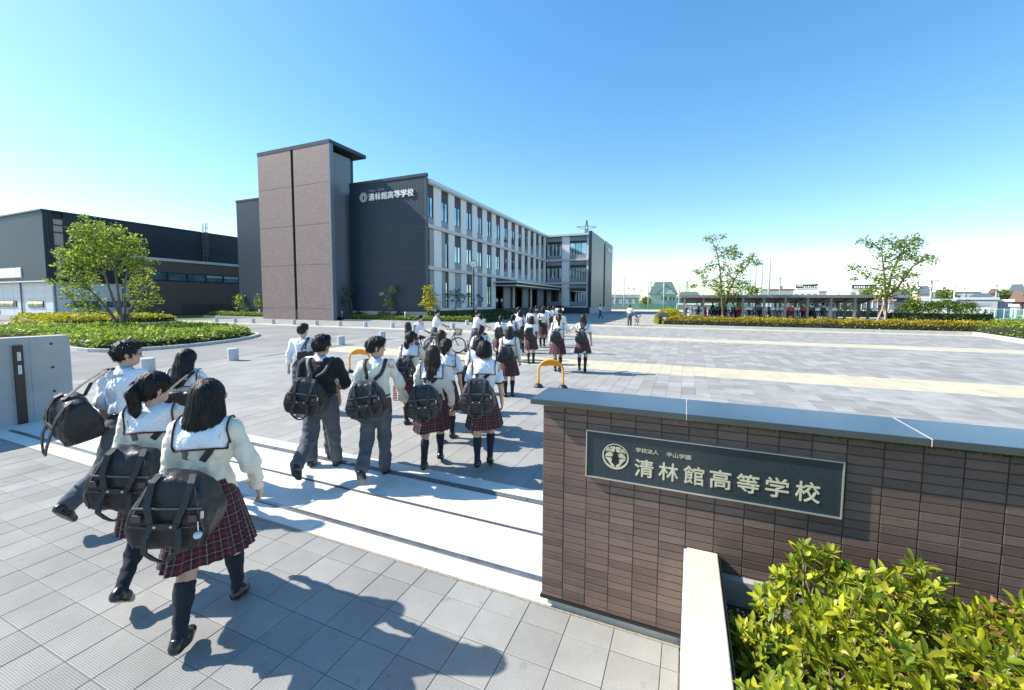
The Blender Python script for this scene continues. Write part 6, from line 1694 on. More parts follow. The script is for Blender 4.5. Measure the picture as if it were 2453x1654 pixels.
        U = np.broadcast_to(np.linspace(0, 2 * PI * .225, k)[None, :], (nr_, k)); W_ = np.broadcast_to((t * (z0 - z1)), (nr_, k))
        np_obj('skirt', V, Qs, m_plaid, P, True, np.stack([U, W_], -1).reshape(-1, 2))
    else:
        T_ = Field(lo, [hi[0], hi[1], hipz + .3], res)
        T_.ell(up(.05 * s), (.150 * s * wide, .112 * s, .12 * s), None, .04); T_.ell(up(-.03 * s, -.02), (.145 * s * wide, .12 * s, .11 * s), None, .05)
        T_.clip(up(.155 * s), (0, 0, 1))
        for k in 'LR':
            a, b, c, fp = J[k]; T_.cap(a, b, .096 * s * wide, .074 * s, .04); e = b + (c - b) * .9
            T_.cap(b, e, .074 * s, .066 * s, .04); T_.cap(b + (c - b) * .6, e, .068 * s, .066 * s, .02)
        if res < .02: T_.wrinkle(.0042, 42, seed + 3, (.6, .6, 1.3)); T_.wrinkle(.002, 90, seed + 4)
        V, Q = T_.mesh(); np_obj('trousers', V, Q, m_trs, P, True)
        if near: MB().tube([tuple(up(.128 * s, .106 * s * math.sin(t), .146 * s * wide * math.cos(t))) for t in np.linspace(0, 2 * PI, 25)[:-1]], .014, 6, False, True).build('belt', m_shoe, P, True)
    # ---- socks and shoes
    for k in 'LR':
        a, b, c, fp = J[k]; fd = np.array([0, math.cos(fp), math.sin(fp)]); fu = np.array([0, -math.sin(fp), math.cos(fp)])
        if sk:
            tp = b + (c - b) * .16; S_ = Field(np.minimum(tp, c) - .13, np.maximum(tp, c) + .13, res)
            S_.cap(b, c, .0545 * s, .0385 * s, .03); S_.ell(b + (c - b) * .3 + np.array([0, -.016, 0]) * s, (.051 * s, .055 * s, .10 * s), None, .03); S_.cap(c, c + fd * .05 - fu * .02, .036 * s, .03 * s, .02)
            d_ = (b - c) / np.linalg.norm(b - c); S_.clip(tp, d_)
            if near: S_.wrinkle(.0025, 90, seed + 5)
            V, Q = S_.mesh(); np_obj('sock', V, Q, m_sock, P, True)
        elif near:
            tp = b + (c - b) * .72; S_ = Field(np.minimum(tp, c) - .1, np.maximum(tp, c) + .1, res); S_.cap(tp, c, .044 * s, .040 * s, .02); S_.cap(c, c + fd * .04 - fu * .02, .036 * s, .03 * s, .02)
            V, Q = S_.mesh(); np_obj('sock', V, Q, m_sock, P, True)
        h_ = min(res, .011) if near else res
        O_ = Field(c - .26, c + .26, h_); so = c - fu * .062 * s
        O_.cap(so + fu * .035 - fd * .025 * s, so + fu * .032 + fd * .055 * s, .041 * s, .044 * s, .03); O_.cap(so + fu * .03 + fd * .05 * s, so + fu * .022 + fd * .135 * s, .045 * s, .034 * s, .03)
        O_.cap(so + fu * .05 - fd * .02 * s, so + fu * .072 - fd * .012 * s, .036 * s, .036 * s, .02)
        O_.clip(so, -fu); O_.clip(so + fu * .092 * s, fu)
        V, Q = O_.mesh(); sho = np_obj('shoe', V, Q, m_shoe, P, True)
    # ---- hair
    hm = m_hairn if hcol == 'brown' else m_hairb
    hl = hc - .26 * s; hh = hc + .2 * s; hl[2] -= .4 * s if hair in ('long', 'verylong') else .2 * s; hl[1] -= .06
    Hf = Field(hl, hh, min(res, .0095) if near else min(res, .022)); boy = hair in ('short', 'neat')
    if boy:
        Hf.ell(hp_(0, -.012, .028), (.089 * s, .106 * s, .098 * s), Rh, .02); Hf.ell(hp_(0, -.045, -.012), (.078 * s, .062 * s, .075 * s), Rh, .03); Hf.ell(hp_(0, .045, .082), (.068 * s, .05 * s, .035 * s), Rh, .03)
        Hf.sub_ell(hp_(0, .115, -.035), (.088 * s, .085 * s, .088 * s), Rh, .012)
        for sd in (-1, 1): Hf.sub_ell(hp_(sd * .092, .012, -.045), (.03 * s, .035 * s, .05 * s), Rh, .01)
        Hf.sub_ell(hp_(0, -.05, -.155), (.12 * s, .12 * s, .085 * s), Rh, .012)
    else:
        Hf.ell(hp_(0, -.010, .026), (.092 * s, .108 * s, .100 * s), Rh, .02)
        if hair in ('bob', 'shortbob'):
            zl = -.075 if hair == 'shortbob' else -.12
            Hf.ell(hp_(0, -.022, zl * .55), (.108 * s, .098 * s, (.105 if hair == 'shortbob' else .135) * s), Rh, .03)
        elif hair == 'shoulder': 
            Hf.ell(hp_(0, -.025, -.08), (.108 * s, .095 * s, .14 * s), Rh, .03); Hf.ell(hp_(0, -.045, -.18), (.125 * s, .07 * s, .10 * s), Rh, .04)
        elif hair in ('long', 'verylong'):
            l = .30 if hair == 'long' else .42
            Hf.ell(hp_(0, -.03, -.07), (.102 * s, .085 * s, .13 * s), Rh, .03); c0 = hp_(0, -.062, -.10); c1 = np.array([c0[0], up(.3 * s)[1] - .135 * s, hc[2] - l * s * 1.1])
            [Hf.cap(c0 + [q * .056 * s, .008 * q * q, 0], c1 + [q * .048 * s, .01 * q * q, (.02 + .05 * abs(q)) * (1.3 if q > 0 else .6) * s], .036 * s, .017 * s, .022) for q in (-1, -.35, .3, 1)]
            Hf.cap(c0 + [-.07 * s, .03, 0], c1 + [-.09 * s, .05, .10 * s], .035 * s, .012, .03); Hf.cap(c0 + [.07 * s, .03, 0], c1 + [.09 * s, .05, .12 * s], .035 * s, .012, .03)
        elif hair in ('pony', 'lowpony', 'bun'):
            b0 = {'pony': (0, -.118, .03), 'lowpony': (.0, -.098, -.06), 'bun': (.02, -.12, .05)}[hair]; p0 = hp_(*b0); l = {'pony': .27, 'lowpony': .16, 'bun': .2}[hair] * s
            Hf.ell(hp_(0, -.045, -.03), (.075 * s, .06 * s, .07 * s), Rh, .03)
            Hf.cap(p0, p0 + np.array([0, -.035, -.25 * l]), .026 * s, .042 * s, .015); Hf.cap(p0 + np.array([0, -.035, -.25 * l]), p0 + np.array([.005, -.03, -.7 * l]), .042 * s, .034 * s, .02); Hf.cap(p0 + np.array([.005, -.03, -.7 * l]), p0 + np.array([.012, -.02, -l]), .034 * s, .012 * s, .02)
        Hf.sub_ell(hp_(0, .118, -.055), (.082 * s, .085 * s, .105 * s), Rh, .012)
        if hair in ('pony', 'lowpony', 'bun'):
            for sd in (-1, 1): Hf.sub_ell(hp_(sd * .095, .02, -.06), (.034 * s, .045 * s, .06 * s), Rh, .012)
            Hf.sub_ell(hp_(0, .0, -.17), (.10 * s, .085 * s, .085 * s), Rh, .01) if hair != 'lowpony' else None
        if hair in ('shoulder',): Hf.clip(hp_(0, 0, -.235), (0, -.25, -1))
        if hair in ('bob',): Hf.clip(hp_(0, -.05, -.155), (0, .1, -1))
        if hair in ('shortbob',): Hf.clip(hp_(0, -.05, -.10), (0, .35, -1))
    if near or dist < 14:   # locks
        X, Y, Z = Hf.ax[0][:, None, None] - hc[0], Hf.ax[1][None, :, None] - hc[1], Hf.ax[2][None, None, :] - hc[2]
        an_ = np.arctan2(X + 1e-6, Y + .02); g = np.random.default_rng(seed + 6); w = 0
        for f_, a_ in ((9, .5), (17, .5), (29, .6), (43, .5)): w = w + a_ * np.sin(an_ * f_ + 2.2 * np.sin(Z * (7 if not boy else 16) + g.random() * 6) + g.random() * 6)
        Hf.d += (.0052 if boy else .0036) * w.astype(np.float32)
        if boy: Hf.wrinkle(.0045, 95, seed + 7, (1, 1, .5))
    V, Q = Hf.mesh()
    if near:      # single locks lying on the hair and standing a little off it
        g = np.random.default_rng(seed + 9); n = 900 if dist < 4.5 else 420; st_ = 7
        c_ = V[V[:, 2] > np.quantile(V[:, 2], .12)]; p = c_[g.choice(len(c_), n)].copy(); crown = hp_(0, -.04, .12); e_ = .004
        path = [p.copy()]; lift = g.uniform(.0005, .0045, (n, 1)) * (1.5 if boy else 1); stp = g.uniform(.008, .016 if not boy else .0095, (n, 1)) * s
        def grad(q): return np.stack([Hf.sample(q + np.eye(3)[i] * e_) - Hf.sample(q - np.eye(3)[i] * e_) for i in range(3)], -1)
        for k in range(st_):
            N_ = grad(p); N_ /= np.linalg.norm(N_, axis=1)[:, None] + 1e-9
            d = (p - crown) * (1.2 if boy else .35) + np.array([0, .02 if boy else 0, -.03 if boy else -.2]) + g.normal(size=(n, 3)) * .01
            d -= N_ * (d * N_).sum(1)[:, None]; d /= np.linalg.norm(d, axis=1)[:, None] + 1e-9
            p = p + d * stp; p = p - N_ * (Hf.sample(p)[:, None] - lift * (1 + (k * .35 if boy else .12 * k))) * .9; path.append(p.copy())
        path = np.stack(path, 1); tg = np.gradient(path, axis=1); NN = grad(path.reshape(-1, 3)).reshape(path.shape); sdv = np.cross(tg, NN); sdv /= np.linalg.norm(sdv, axis=2)[..., None] + 1e-9
        wv = (.0026 * s * np.linspace(1, .15, st_ + 1))[None, :, None]; ring_ = np.stack([path - sdv * wv, path + sdv * wv], 2).reshape(-1, 3); a = np.arange(n * (st_ + 1) * 2).reshape(n, st_ + 1, 2)
        qs = np.stack([a[:, :-1, 0], a[:, :-1, 1], a[:, 1:, 1], a[:, 1:, 0]], -1).reshape(-1, 4); lk = np_obj('hair_locks', ring_, qs, hm, P, True); lk['kind'] = 'stuff'
    if near and not boy and hair in ('shoulder', 'long', 'verylong', 'bob'):   # loose ends at the lower edge
        g = np.random.default_rng(seed + 8); zc = np.quantile(V[:, 2], .16); cand = V[(V[:, 2] < zc) & (V[:, 1] < hc[1] + .03)]
        n = min(len(cand), 520 if dist < 4 else 260); p = cand[g.choice(len(cand), n, replace=len(cand) < n)]
        l = g.uniform(.02, .055, (n, 1)) * s; d = np.concatenate([g.normal(size=(n, 2)) * .22 + (p[:, :2] - hc[:2]) * .6, -np.ones((n, 1))], 1); d /= np.linalg.norm(d, axis=1)[:, None]
        sd = np.cross(d, [0, 1, 0]); sd /= np.linalg.norm(sd, axis=1)[:, None]; w = .0045 * s; st = p - d * .02
        v = np.stack([st - sd * w, st + sd * w, st + d * (l + .02)], 1).reshape(-1, 3); tri = np.arange(n * 3).reshape(n, 3)
        np_obj('hair', np.concatenate([V, v]), [Q, tri + len(V)], hm, P, True)
    else: np_obj('hair', V, Q, hm, P, True)
    if hair in ('pony', 'lowpony', 'bun') and near:
        MB().lathe([(.026 * s, -.008), (.032 * s, 0), (.026 * s, .008)], n=12).build('hair_tie', m_blk, P, True).location = tuple(p0)
    if near and face and abs(yaw) > 25:
        sp_ = MB().lathe([(.0015, -1), (.6, -.8), (1, 0), (.6, .8), (.0015, 1)], n=10)
        for sd in (-1, 1):
            o = MB(); o.add([(a * .012 * s, c * .006 * s, b * .006 * s) for a, b, c in sp_.v], sp_.f); e = o.build('eye', m_eye, P, True); e.location = tuple(hp_(sd * .029, .0745, -.004)); e.rotation_euler = (0, 0, R_(yaw))
            o = MB(); o.add([(a * .016 * s, c * .006 * s, b * .0045 * s) for a, b, c in sp_.v], sp_.f); e = o.build('eyebrow', hm, P, True); e.location = tuple(hp_(sd * .029, .078, .019)); e.rotation_euler = (0, 0, R_(yaw))
        o = MB(); o.add([(a * .02 * s, c * .006 * s, b * .006 * s) for a, b, c in sp_.v], sp_.f); e = o.build('mouth', m_lip, P, True); e.location = tuple(hp_(0, .085, -.058)); e.rotation_euler = (0, 0, R_(yaw))
        if glasses:
            gl_ = MB()
            for sd in (-1, 1):
                gl_.tube([tuple(hp_(sd * .033 + .025 * math.cos(t), .098, -.004 + .017 * math.sin(t))) for t in np.linspace(0, 2 * PI, 15)[:-1]], .0022, 5, False, True)
                gl_.tube([tuple(hp_(sd * .058, .096, 0)), tuple(hp_(sd * .082, .04, 0)), tuple(hp_(sd * .084, -.015, -.004))], .0022, 5)
            gl_.tube([tuple(hp_(-.008, .1, 0)), tuple(hp_(.008, .1, 0))], .0022, 5); gl_.build('glasses', m_dark, P)
    return dict(root=P, surf=surf, strap=strap, up=up, s=s, A=A, J=J, near=near, dist=dist, hipz=hipz, x=x, y=y, rz=rad(rz), hc=hc, wide=wide, zb=zb, boy=not sk)

# ================================================================ bags
def hull_field(poly, tz, h, seed, wr=.006):
    """bag body: an outline in (x, z) given thickness tz(z), softened and creased"""
    p = np.array(poly); lo, hi = p.min(0) - .05, p.max(0) + .05; tm_ = .17
    F = Field((lo[0], -tm_, lo[1]), (hi[0], tm_, hi[1]), h); X, Y, Z = F.ax[0][:, None, None], F.ax[1][None, :, None], F.ax[2][None, None, :]
    d = np.full((X.shape[0], 1, Z.shape[2]), -9.0)
    k = 62.0; acc = 0
    for i in range(len(p)):
        a, b = p[i], p[(i + 1) % len(p)]; t = (b - a) / np.linalg.norm(b - a); n = np.array([t[1], -t[0]])
        acc = acc + np.exp(k * ((X - a[0]) * n[0] + (Z - a[1]) * n[1]))
    e = np.abs(Y) - tz(Z)
    acc = acc + np.exp(k * e); F.d = (np.log(acc) / k).astype(np.float32)
    F.wrinkle(wr, 30, seed, (1, .6, 1)); F.wrinkle(wr * .45, 75, seed + 1); return F
BAGM = {}
def bag_mesh(kind):
    if kind in BAGM: return BAGM[kind]
    var = int(kind[-1]); 
    if kind.startswith('duffel'):
        poly = [(-.105, .19), (-.175, .06), (-.20, -.03), (-.19, -.14), (-.15, -.18), (.15, -.18), (.19, -.14), (.20, -.03), (.175, .06), (.105, .19)]
        F = hull_field(poly, lambda z: .125 - .32 * np.clip(z - .0, 0, 1) - .05 * np.clip(-.06 - z, 0, 1), .0115, 40 + var, .0042)
    elif kind.startswith('pack'):
        poly = [(-.10, .24), (-.145, .17), (-.16, -.12), (-.13, -.21), (.13, -.21), (.16, -.12), (.145, .17), (.10, .24)]
        F = hull_field(poly, lambda z: .10 - .12 * np.clip(z - .05, 0, 1), .0125, 50 + var, .006)
    else:
        poly = [(-.17, .13), (-.175, -.13), (-.15, -.15), (.15, -.15), (.175, -.13), (.17, .13)]
        F = hull_field(poly, lambda z: .055 - .06 * np.clip(z, 0, 1), .0125, 60 + var, .004)
    V, Q = F.mesh(); me = np_mesh('bag_body', V, Q, True); me.materials.append(m_bag); BAGM[kind] = me; return me
NBAG = [0]
def arc_band(par, name, m, pts, w, th=.005, side=(1, 0, 0)):
    P_ = np.array(pts, float); tan = np.gradient(P_, axis=0); sd = np.array(side, float); sd = sd / np.linalg.norm(sd); mb = MB(); n = len(P_)
    nr = np.cross(tan, sd); nr /= np.linalg.norm(nr, axis=1)[:, None] + 1e-9
    vs = np.concatenate([P_ - sd * w / 2 + nr * th, P_ + sd * w / 2 + nr * th, P_ + sd * w / 2 - nr * th, P_ - sd * w / 2 - nr * th]); q = []
    for i in range(n - 1):
        for k in range(4): q.append((k * n + i, ((k + 1) % 4) * n + i, ((k + 1) % 4) * n + i + 1, k * n + i + 1))
    mb.add([tuple(v) for v in vs], q + [(0, n, 2 * n, 3 * n), (4 * n - 1, 3 * n - 1, 2 * n - 1, n - 1)]); return mb.build(name, m, par)
def back_bag(p, label, kind='duffel0', zoff=0.0, xoff=0.0, roll=0.0, size=1.0, straps=True, tag_col=None, cross=False, drop=0, grey_left=True):
    """a bag worn on the back; both straps lie on the clothes of the wearer"""
    s, up = p['s'], p['up']; NBAG[0] += 1
    t = thing('school_bag' if not kind.startswith('pack') else 'rucksack', label, 'bag', (p['x'], p['y'], p['zb']), p['rz'], 'bags carried by the students')
    bz = up(.17 * s + zoff); back = p['surf'](np.array([0.0]), np.array([-.75]))[0][1]
    back = min(back, p['surf'](np.array([0.0]), np.array([-.3]))[0][1]); th = .118 * size
    c = np.array([xoff, back - th - .012, bz[2]])
    b = inst('bag_body', bag_mesh(kind), t, tuple(c), (.10, roll, 0), (size, size, size))
    if p['near'] or p['dist'] < 14:
        y0 = -.118
        if kind.startswith('duffel'):
            for sx in (-1, 1):   # grab handles, lying on the front, and the snap pad between them
                q = [(sx * .075, -.03, .195), (sx * .085, -.075, .17), (sx * .08, -.125, .08), (sx * .06, -.142, .01), (sx * .045, -.145, -.04)]
                arc_band(b, 'handle', m_strap, q, .03)
                if p['near']: 
                    arc_band(b, 'handle_loop', m_strap, [(sx * .06, -.135, -.035), (sx * .075, -.16, -.09), (sx * .07, -.165, -.15), (sx * .03, -.16, -.19 - drop), (0, -.157, -.205 - drop)], .026)
                    MB().lathe([(.0001, 0), (.007, 0), (.007, .004), (.0001, .005)], n=8).build('snap', m_metal, b).matrix_local = T(sx * .035, -.149, -.02) @ Matrix.Rotation(PI / 2, 4, 'X')
            MB().box(-.06, .06, -.152, -.144, -.035, -.005).build('handle_pad', m_strap, b)
            if p['near']:
                for sx in (-1, 1):
                    MB().tube([(sx * .10, -.075, .15), (sx * .14, -.116, .03), (sx * .165, -.118, -.06), (sx * .14, -.122, -.15)], .004, 5).build('piping', m_pipe, b)
                    MB().box(sx * .12 - .018, sx * .12 + .018, -.135, -.1255, -.005, .03).build('leather_tab', mat('tab_mauve', (.09, .055, .06), .6), b)
                arc_band(b, 'zip_line', m_strg, [(-.15, -.112, .055), (-.06, -.122, .06), (.06, -.122, .06), (.15, -.112, .055)], .009, .003, (0, 0, 1)); MB().tube([(-.16, -.122, -.035), (-.05, -.131, -.04), (.05, -.131, -.04), (.16, -.122, -.035)], .004, 5).build('pocket_seam', m_pipe, b)
                MB().box(.15, .162, -.122, -.116, .005, .045).build('zip_pull', m_metal, b)
        elif kind.startswith('pack'):
            arc_band(b, 'grab_loop', m_strap, [(-.03, .02, .235), (-.025, .0, .275), (.025, .0, .275), (.03, .02, .235)], .018, .004, (0, 1, 0))
            arc_band(b, 'zip_line', m_strap, [(-.13, -.105, -.02), (0, -.125, .0), (.13, -.105, -.02)], .012, .003, (0, 0, 1))
        if tag_col is not None:
            MB().tube([(.14, -.125, -.01), (.15, -.14, -.05)], .003, 5).build('tag_cord', m_metal, b); MB().lathe([(.0001, -.018), (.016, -.012), (.02, 0), (.016, .012), (.0001, .018)], n=10).build('charm', tag_col, b, True).location = (.15, -.145, -.07)
    if straps:
        tz = (c[2] + .17 * size - up(.34 * s)[2]) ; ph0 = math.atan2(tz, .17); w = .04 * s
        for sx in (-1, 1):
            m = m_strg if (sx < 0 and grey_left) else m_strap
            x0 = sx * .05 + xoff * .8
            p['strap']('shoulder_strap', [x0, sx * .075 * s, sx * .105 * s * p['wide'], sx * .112 * s * p['wide'], sx * .115 * s, sx * .12 * s], [ph0, .35, 1.1, 1.7, 2.4, 3.2], w, m, .017 if p['boy'] else .005, t)
    return t
def side_bag(p, label, kind='duffel1', side=-1, name='school_bag', dx=.26, dy=-.12, dz=.08, roll=0, size=.95, rz=None, long_loop=False):
    """a bag hanging from one shoulder"""
    s, up = p['s'], p['up']; t = thing(name, label, 'bag', (p['x'], p['y'], p['zb']), p['rz'], 'bags carried by the students')
    c = up(dz * s, dy, side * dx); b = inst('bag_body', bag_mesh(kind), t, tuple(c), (.15, roll, rz if rz is not None else side * -.5), (size,) * 3)
    sh = p['surf'](np.array([side * .10 * s]), np.array([1.45]), .02)[0]; bk = p['surf'](np.array([side * .03]), np.array([.35]), .02)[0]
    top_ = c + np.array([0, -.02, .16 * size])
    for off in (-.045, .045):
        q = [tuple(top_ + np.array([-side * .03, off * 2.0, 0])), tuple(.5 * (top_ + sh) + np.array([0, off - .05, .0])), tuple(sh + np.array([side * .02, off * .6 - .02, .004])), tuple(sh + np.array([side * .0, .06 + off * .4, -.02])), tuple(sh + np.array([side * .03, .13, -.22]))]
        q = [np.array(v) for v in q]; fine = []
        for i in range(len(q) - 1):
            for u in np.linspace(0, 1, 6)[:-1]: fine.append(q[i] * (1 - u) + q[i + 1] * u)
        fine.append(q[-1]); arc_band(t, 'shoulder_strap', m_strap, fine, .03, .004, (1, .3, .0))
    if kind.startswith('duffel') and p['near']:
        for sx in (-1, 1):
            arc_band(b, 'handle', m_strap, [(sx * .075, -.03, .195), (sx * .085, -.075, .17), (sx * .08, -.125, .08), (sx * .06, -.142, .01), (sx * .045, -.145, -.04)], .03)
            MB().lathe([(.0001, 0), (.007, 0), (.007, .004), (.0001, .005)], n=8).build('snap', m_metal, b).matrix_local = T(sx * .035, -.149, -.02) @ Matrix.Rotation(PI / 2, 4, 'X')
            MB().tube([(sx * .10, -.075, .15), (sx * .14, -.116, .03), (sx * .165, -.118, -.06), (sx * .14, -.122, -.15)], .004, 5).build('piping', m_pipe, b)
        MB().box(-.06, .06, -.152, -.144, -.035, -.005).build('handle_pad', m_strap, b)
        if long_loop:
            arc_band(b, 'hanging_loop', m_strap, [(-.05, -.145, -.03), (-.07, -.17, -.12), (-.075, -.18, -.22), (-.06, -.185, -.30), (-.03, -.185, -.31), (.0, -.18, -.22), (.04, -.165, -.1), (.05, -.145, -.03)], .026)
    return t
# ================================================================ the students
def foot_at(px, py, hy):
    g = ground(px, py); d = _ray(px, hy); k = math.hypot(g[0], g[1]) / math.hypot(d[0], d[1])
    return g[0], g[1], CH + k * d[2]
CAST = {}
# --- the four in front on the left
p = person('girl with shoulder length black hair, cream cardigan and plaid skirt, nearest to the camera', -2.84, 1.63, 1.6, 0, (-17, 6, 20, 12), (-4, 10, 12, 0), (6, 17, 20, 6), 'cardigan', hair='shoulder', rz=36, yaw=0, pitch=-6, foot=(-2, -14))
back_bag(p, 'black school bag with a silver clip and charm on the nearest girl', 'duffel0', zoff=-.075, xoff=-.04, roll=.10, size=1.12, tag_col=mat('charm_silver', (.6, .6, .66), .3))
p = person('girl with a ponytail in a cream cardigan, turning her face right, second from the camera', -3.62, 1.72, 1.6, 0, (-6, 42, 12, 4), (0, 10, 15, 0), (4, 12, 20, 8), 'cardigan', hair='pony', rz=38, yaw=-42, pitch=-6)
back_bag(p, 'black school bag with looped handles on the ponytail girl in front', 'duffel1', zoff=-.05, xoff=-.02, roll=.14, size=1.1)
p = person('boy with glasses in a white shirt, a bag behind his left shoulder', -5.2, 2.25, 1.73, 0, (-22, 40, 16, 6), (-8, 12, 20, 0), (8, 12, 20, 5), 'shirt', 'trousers', 'short', rz=20, yaw=-48, pitch=-2, glasses=True)
side_bag(p, 'black school bag hanging askew behind the boy with glasses', 'duffel2', -1, dx=.20, dy=-.30, dz=.16, roll=.35, size=1.15, rz=-.35, long_loop=True)
p = person('girl with long loose hair in a white blouse, in front of the boy with glasses', -5.3, 2.85, 1.57, 0, (-12, 12, 14, 8), (0, 8, 12, 0), (20, 16, 55, 10), 'blouse_long', hair='long', rz=28, yaw=-6, pitch=-14)
side_bag(p, 'black tote bag on the shoulder of the long haired girl', 'tote0', 1, 'tote_bag', dx=.10, dy=-.24, dz=.22, size=1.05, rz=.25)
# --- the pair of boys and the two beyond them
p = person('boy in a black sweater and grey trousers with a rucksack style bag', -4.14, 3.72, 1.73, 0, (-27, 34, 19, 6), (-6, 16, 14, 4), (12, 14, 62, 30), 'black', 'trousers', 'short', rz=27, yaw=-22, wide=1.16, foot=(-52, 4))
back_bag(p, 'black school bag with mauve tabs on the black sweater boy', 'duffel0', zoff=-.02, xoff=-.07, roll=.12, size=1.12)
p = person('boy in a cream sweater with rolled sleeves, face in profile to the right', -3.46, 3.92, 1.69, 0, (-16, 34, 6, 2), (-12, 10, 14, 0), (10, 20, 22, 4), 'cream_rolled', 'trousers', 'short', rz=28, yaw=-72, pitch=-4, wide=1.06, foot=(-48, 0))
back_bag(p, 'black school bag with open zip on the boy in the cream sweater', 'duffel2', zoff=-.04, xoff=-.05, roll=-.12, size=1.12, grey_left=False)
p = person('boy almost hidden behind the black sweater boy, dark hair and white shoulder showing', -4.45, 3.98, 1.67, 0, (-8, 8, 10, 5), (0, 8, 10, 0), (0, 8, 12, 0), 'shirt', 'trousers', 'short', rz=27, yaw=10)
p = person('boy in a white shirt with rolled sleeves, walking ahead of the black sweater boy', -6.76, 5.66, 1.70, 0, (-14, 14, 14, 8), (-10, 14, 22, 0), (0, 8, 20, 0), 'shirt_rolled', 'trousers', 'neat', rz=30, yaw=-24, wide=1.05)
side_bag(p, 'black bag on the right shoulder of the rolled sleeve boy', 'tote0', 1, dx=.12, dy=-.20, dz=.22, size=.85, rz=.2)
# --- girls in the middle
x, y, H = foot_at(986, 1014, 788)
p = person('girl with a low ponytail and cream cardigan carrying a red striped tote', x, y, 1.60, 0, (-4, 3, 6, 14), (0, 8, 14, 0), (20, 20, 20, 0), 'cardigan', hair='lowpony', hcol='brown', rz=24, yaw=-30, pitch=-8)
back_bag(p, 'black school bag with a pink charm on the low ponytail girl', 'duffel1', zoff=0, xoff=-.07, roll=.06, size=.98, tag_col=mat('charm_pink', (.75, .45, .47), .6))
tb = thing('striped_tote', 'small red and white striped tote hanging at the girl\'s left hand', 'tote bag', (x - .27, y + .02, .38), .2)
mr = mat('tote_red', (.55, .03, .04), .7); mw = mat('tote_white', (.8, .76, .74), .7)
MB().box(-.10, .10, -.05, .05, 0, .26).build('tote_body', mr, tb)
for k in range(6): MB().box(-.102, .102, -.052, .052, .02 + .042 * k, .036 + .042 * k).build('stripe', mw, tb)
for sy in (-.04, .04): MB().tube([(-.06, sy, .26), (-.04, sy * .5, .38), (.0, 0, .42), (.04, sy * .5, .38), (.06, sy, .26)], .008, 6).build('handle', mr, tb)
p = person('girl with long brown hair and cream cardigan, green tassel on her bag', -2.98, 4.42, 1.53, 0, (-17, 8, 21, 20), (0, 10, 10, 0), (2, 14, 14, 2), 'cardigan', hair='long', hcol='brown', rz=24, yaw=4, pitch=-10, foot=(0, -22))
back_bag(p, 'black school bag with a pale green tassel on the long haired girl', 'duffel0', zoff=-.06, xoff=-.06, roll=-.08, size=1.08)
p = person('girl with a short black bob, short sleeved blouse and square black bag', -2.36, 4.66, 1.57, 0, (-8, 4, 14, 26), (0, 8, 10, 0), (2, 12, 10, 2), 'blouse', hair='shortbob', rz=20, yaw=-8, pitch=-8, foot=(0, -34))
back_bag(p, 'wide black school bag on the girl with the short bob', 'duffel2', zoff=-.04, xoff=-.05, size=1.12)
p = person('girl with tied up brown hair and a short sleeved blouse behind the long haired girl', -3.39, 5.40, 1.56, 0, (-8, 6, 12, 10), (0, 8, 14, 0), (-4, 12, 14, 0), 'blouse', hair='bun', hcol='brown', rz=24, yaw=-22)
side_bag(p, 'black bag slung at the left side of the girl with tied up hair', 'duffel1', -1, dx=.20, dy=-.18, dz=.12, size=.9, roll=.4)
p = person('girl with long reddish hair beyond the girl with tied up hair', -4.45, 6.90, 1.57, 0, (-10, 8, 12, 8), (0, 8, 14, 0), (0, 10, 12, 0), 'blouse', hair='long', hcol='brown', rz=20, yaw=-6)
back_bag(p, 'black bag half hidden between the two brown haired girls', 'duffel0', zoff=-.02, size=.9)
p = person('girl with a dark chin length bob and cream cardigan, left of the short bob girl', -3.12, 5.97, 1.57, 0, (-10, 8, 12, 8), (2, 10, 14, 0), (0, 8, 10, 0), 'cardigan', hair='bob', rz=22, yaw=0)
back_bag(p, 'black bag on the left side of the chin length bob girl', 'duffel1', zoff=-.02, xoff=-.12, size=.95)
p = person('girl with a reddish ponytail and short sleeves next to the third bicycle', -4.41, 8.54, 1.58, 0, (-8, 8, 10, 8), (-4, 14, 16, 0), (0, 12, 12, 0), 'blouse', hair='pony', hcol='brown', rz=18, yaw=-10)
x, y, H = foot_at(1219, 950, 785)
p = person('girl with very long dark hair and cream cardigan, right of the short bob girl', x, y, H, 0, (-4, 2, 8, 14), (0, 8, 10, 0), (-2, 14, 14, 2), 'cardigan', hair='verylong', hcol='brown', rz=16, yaw=0, pitch=-4)
back_bag(p, 'black bag with one hanging strap on the very long haired girl', 'duffel2', zoff=.0, xoff=-.03, size=1.0, grey_left=True)
x, y, H = foot_at(1395, 893, 761)
p = person('long haired girl touching her hair, turquoise ribbon on her bag, furthest right', x, y, H, 0, (-12, 4, 10, 24), (38, 6, 118, 20), (0, 12, 14, 0), 'blouse', hair='long', hcol='brown', rz=8, yaw=2, foot=(0, -40))
b = back_bag(p, 'black drawstring bag with a turquoise ribbon', 'duffel1', zoff=-.02, xoff=-.03, size=.95)
rb = MB(); rb.add([(0, 0, 0), (.09, 0, .07), (.10, 0, -.01), (-.09, 0, -.03), (-.08, 0, -.09), (.01, .01, -.02)], [(0, 1, 2), (0, 3, 4), (0, 2, 5)]); r_ = rb.build('ribbon', mat('ribbon_turquoise', (.10, .55, .55), .5), b); r_.location = (.03, -.40, .66)
x, y, H = foot_at(1336, 890, 755)
p = person('girl waving her right hand, black bag on her back, left of the furthest right girl', x, y, H, 0, (2, 2, -8, 30), (-4, 12, 10, 0), (48, 34, 62, -18), 'blouse_long', hair='pony', rz=12, yaw=10, face=False, foot=(0, -40))
back_bag(p, 'black bag with hanging straps on the waving girl', 'duffel0', zoff=-.0, xoff=-.05, size=.92)
x, y, H = foot_at(1272, 871, 759)
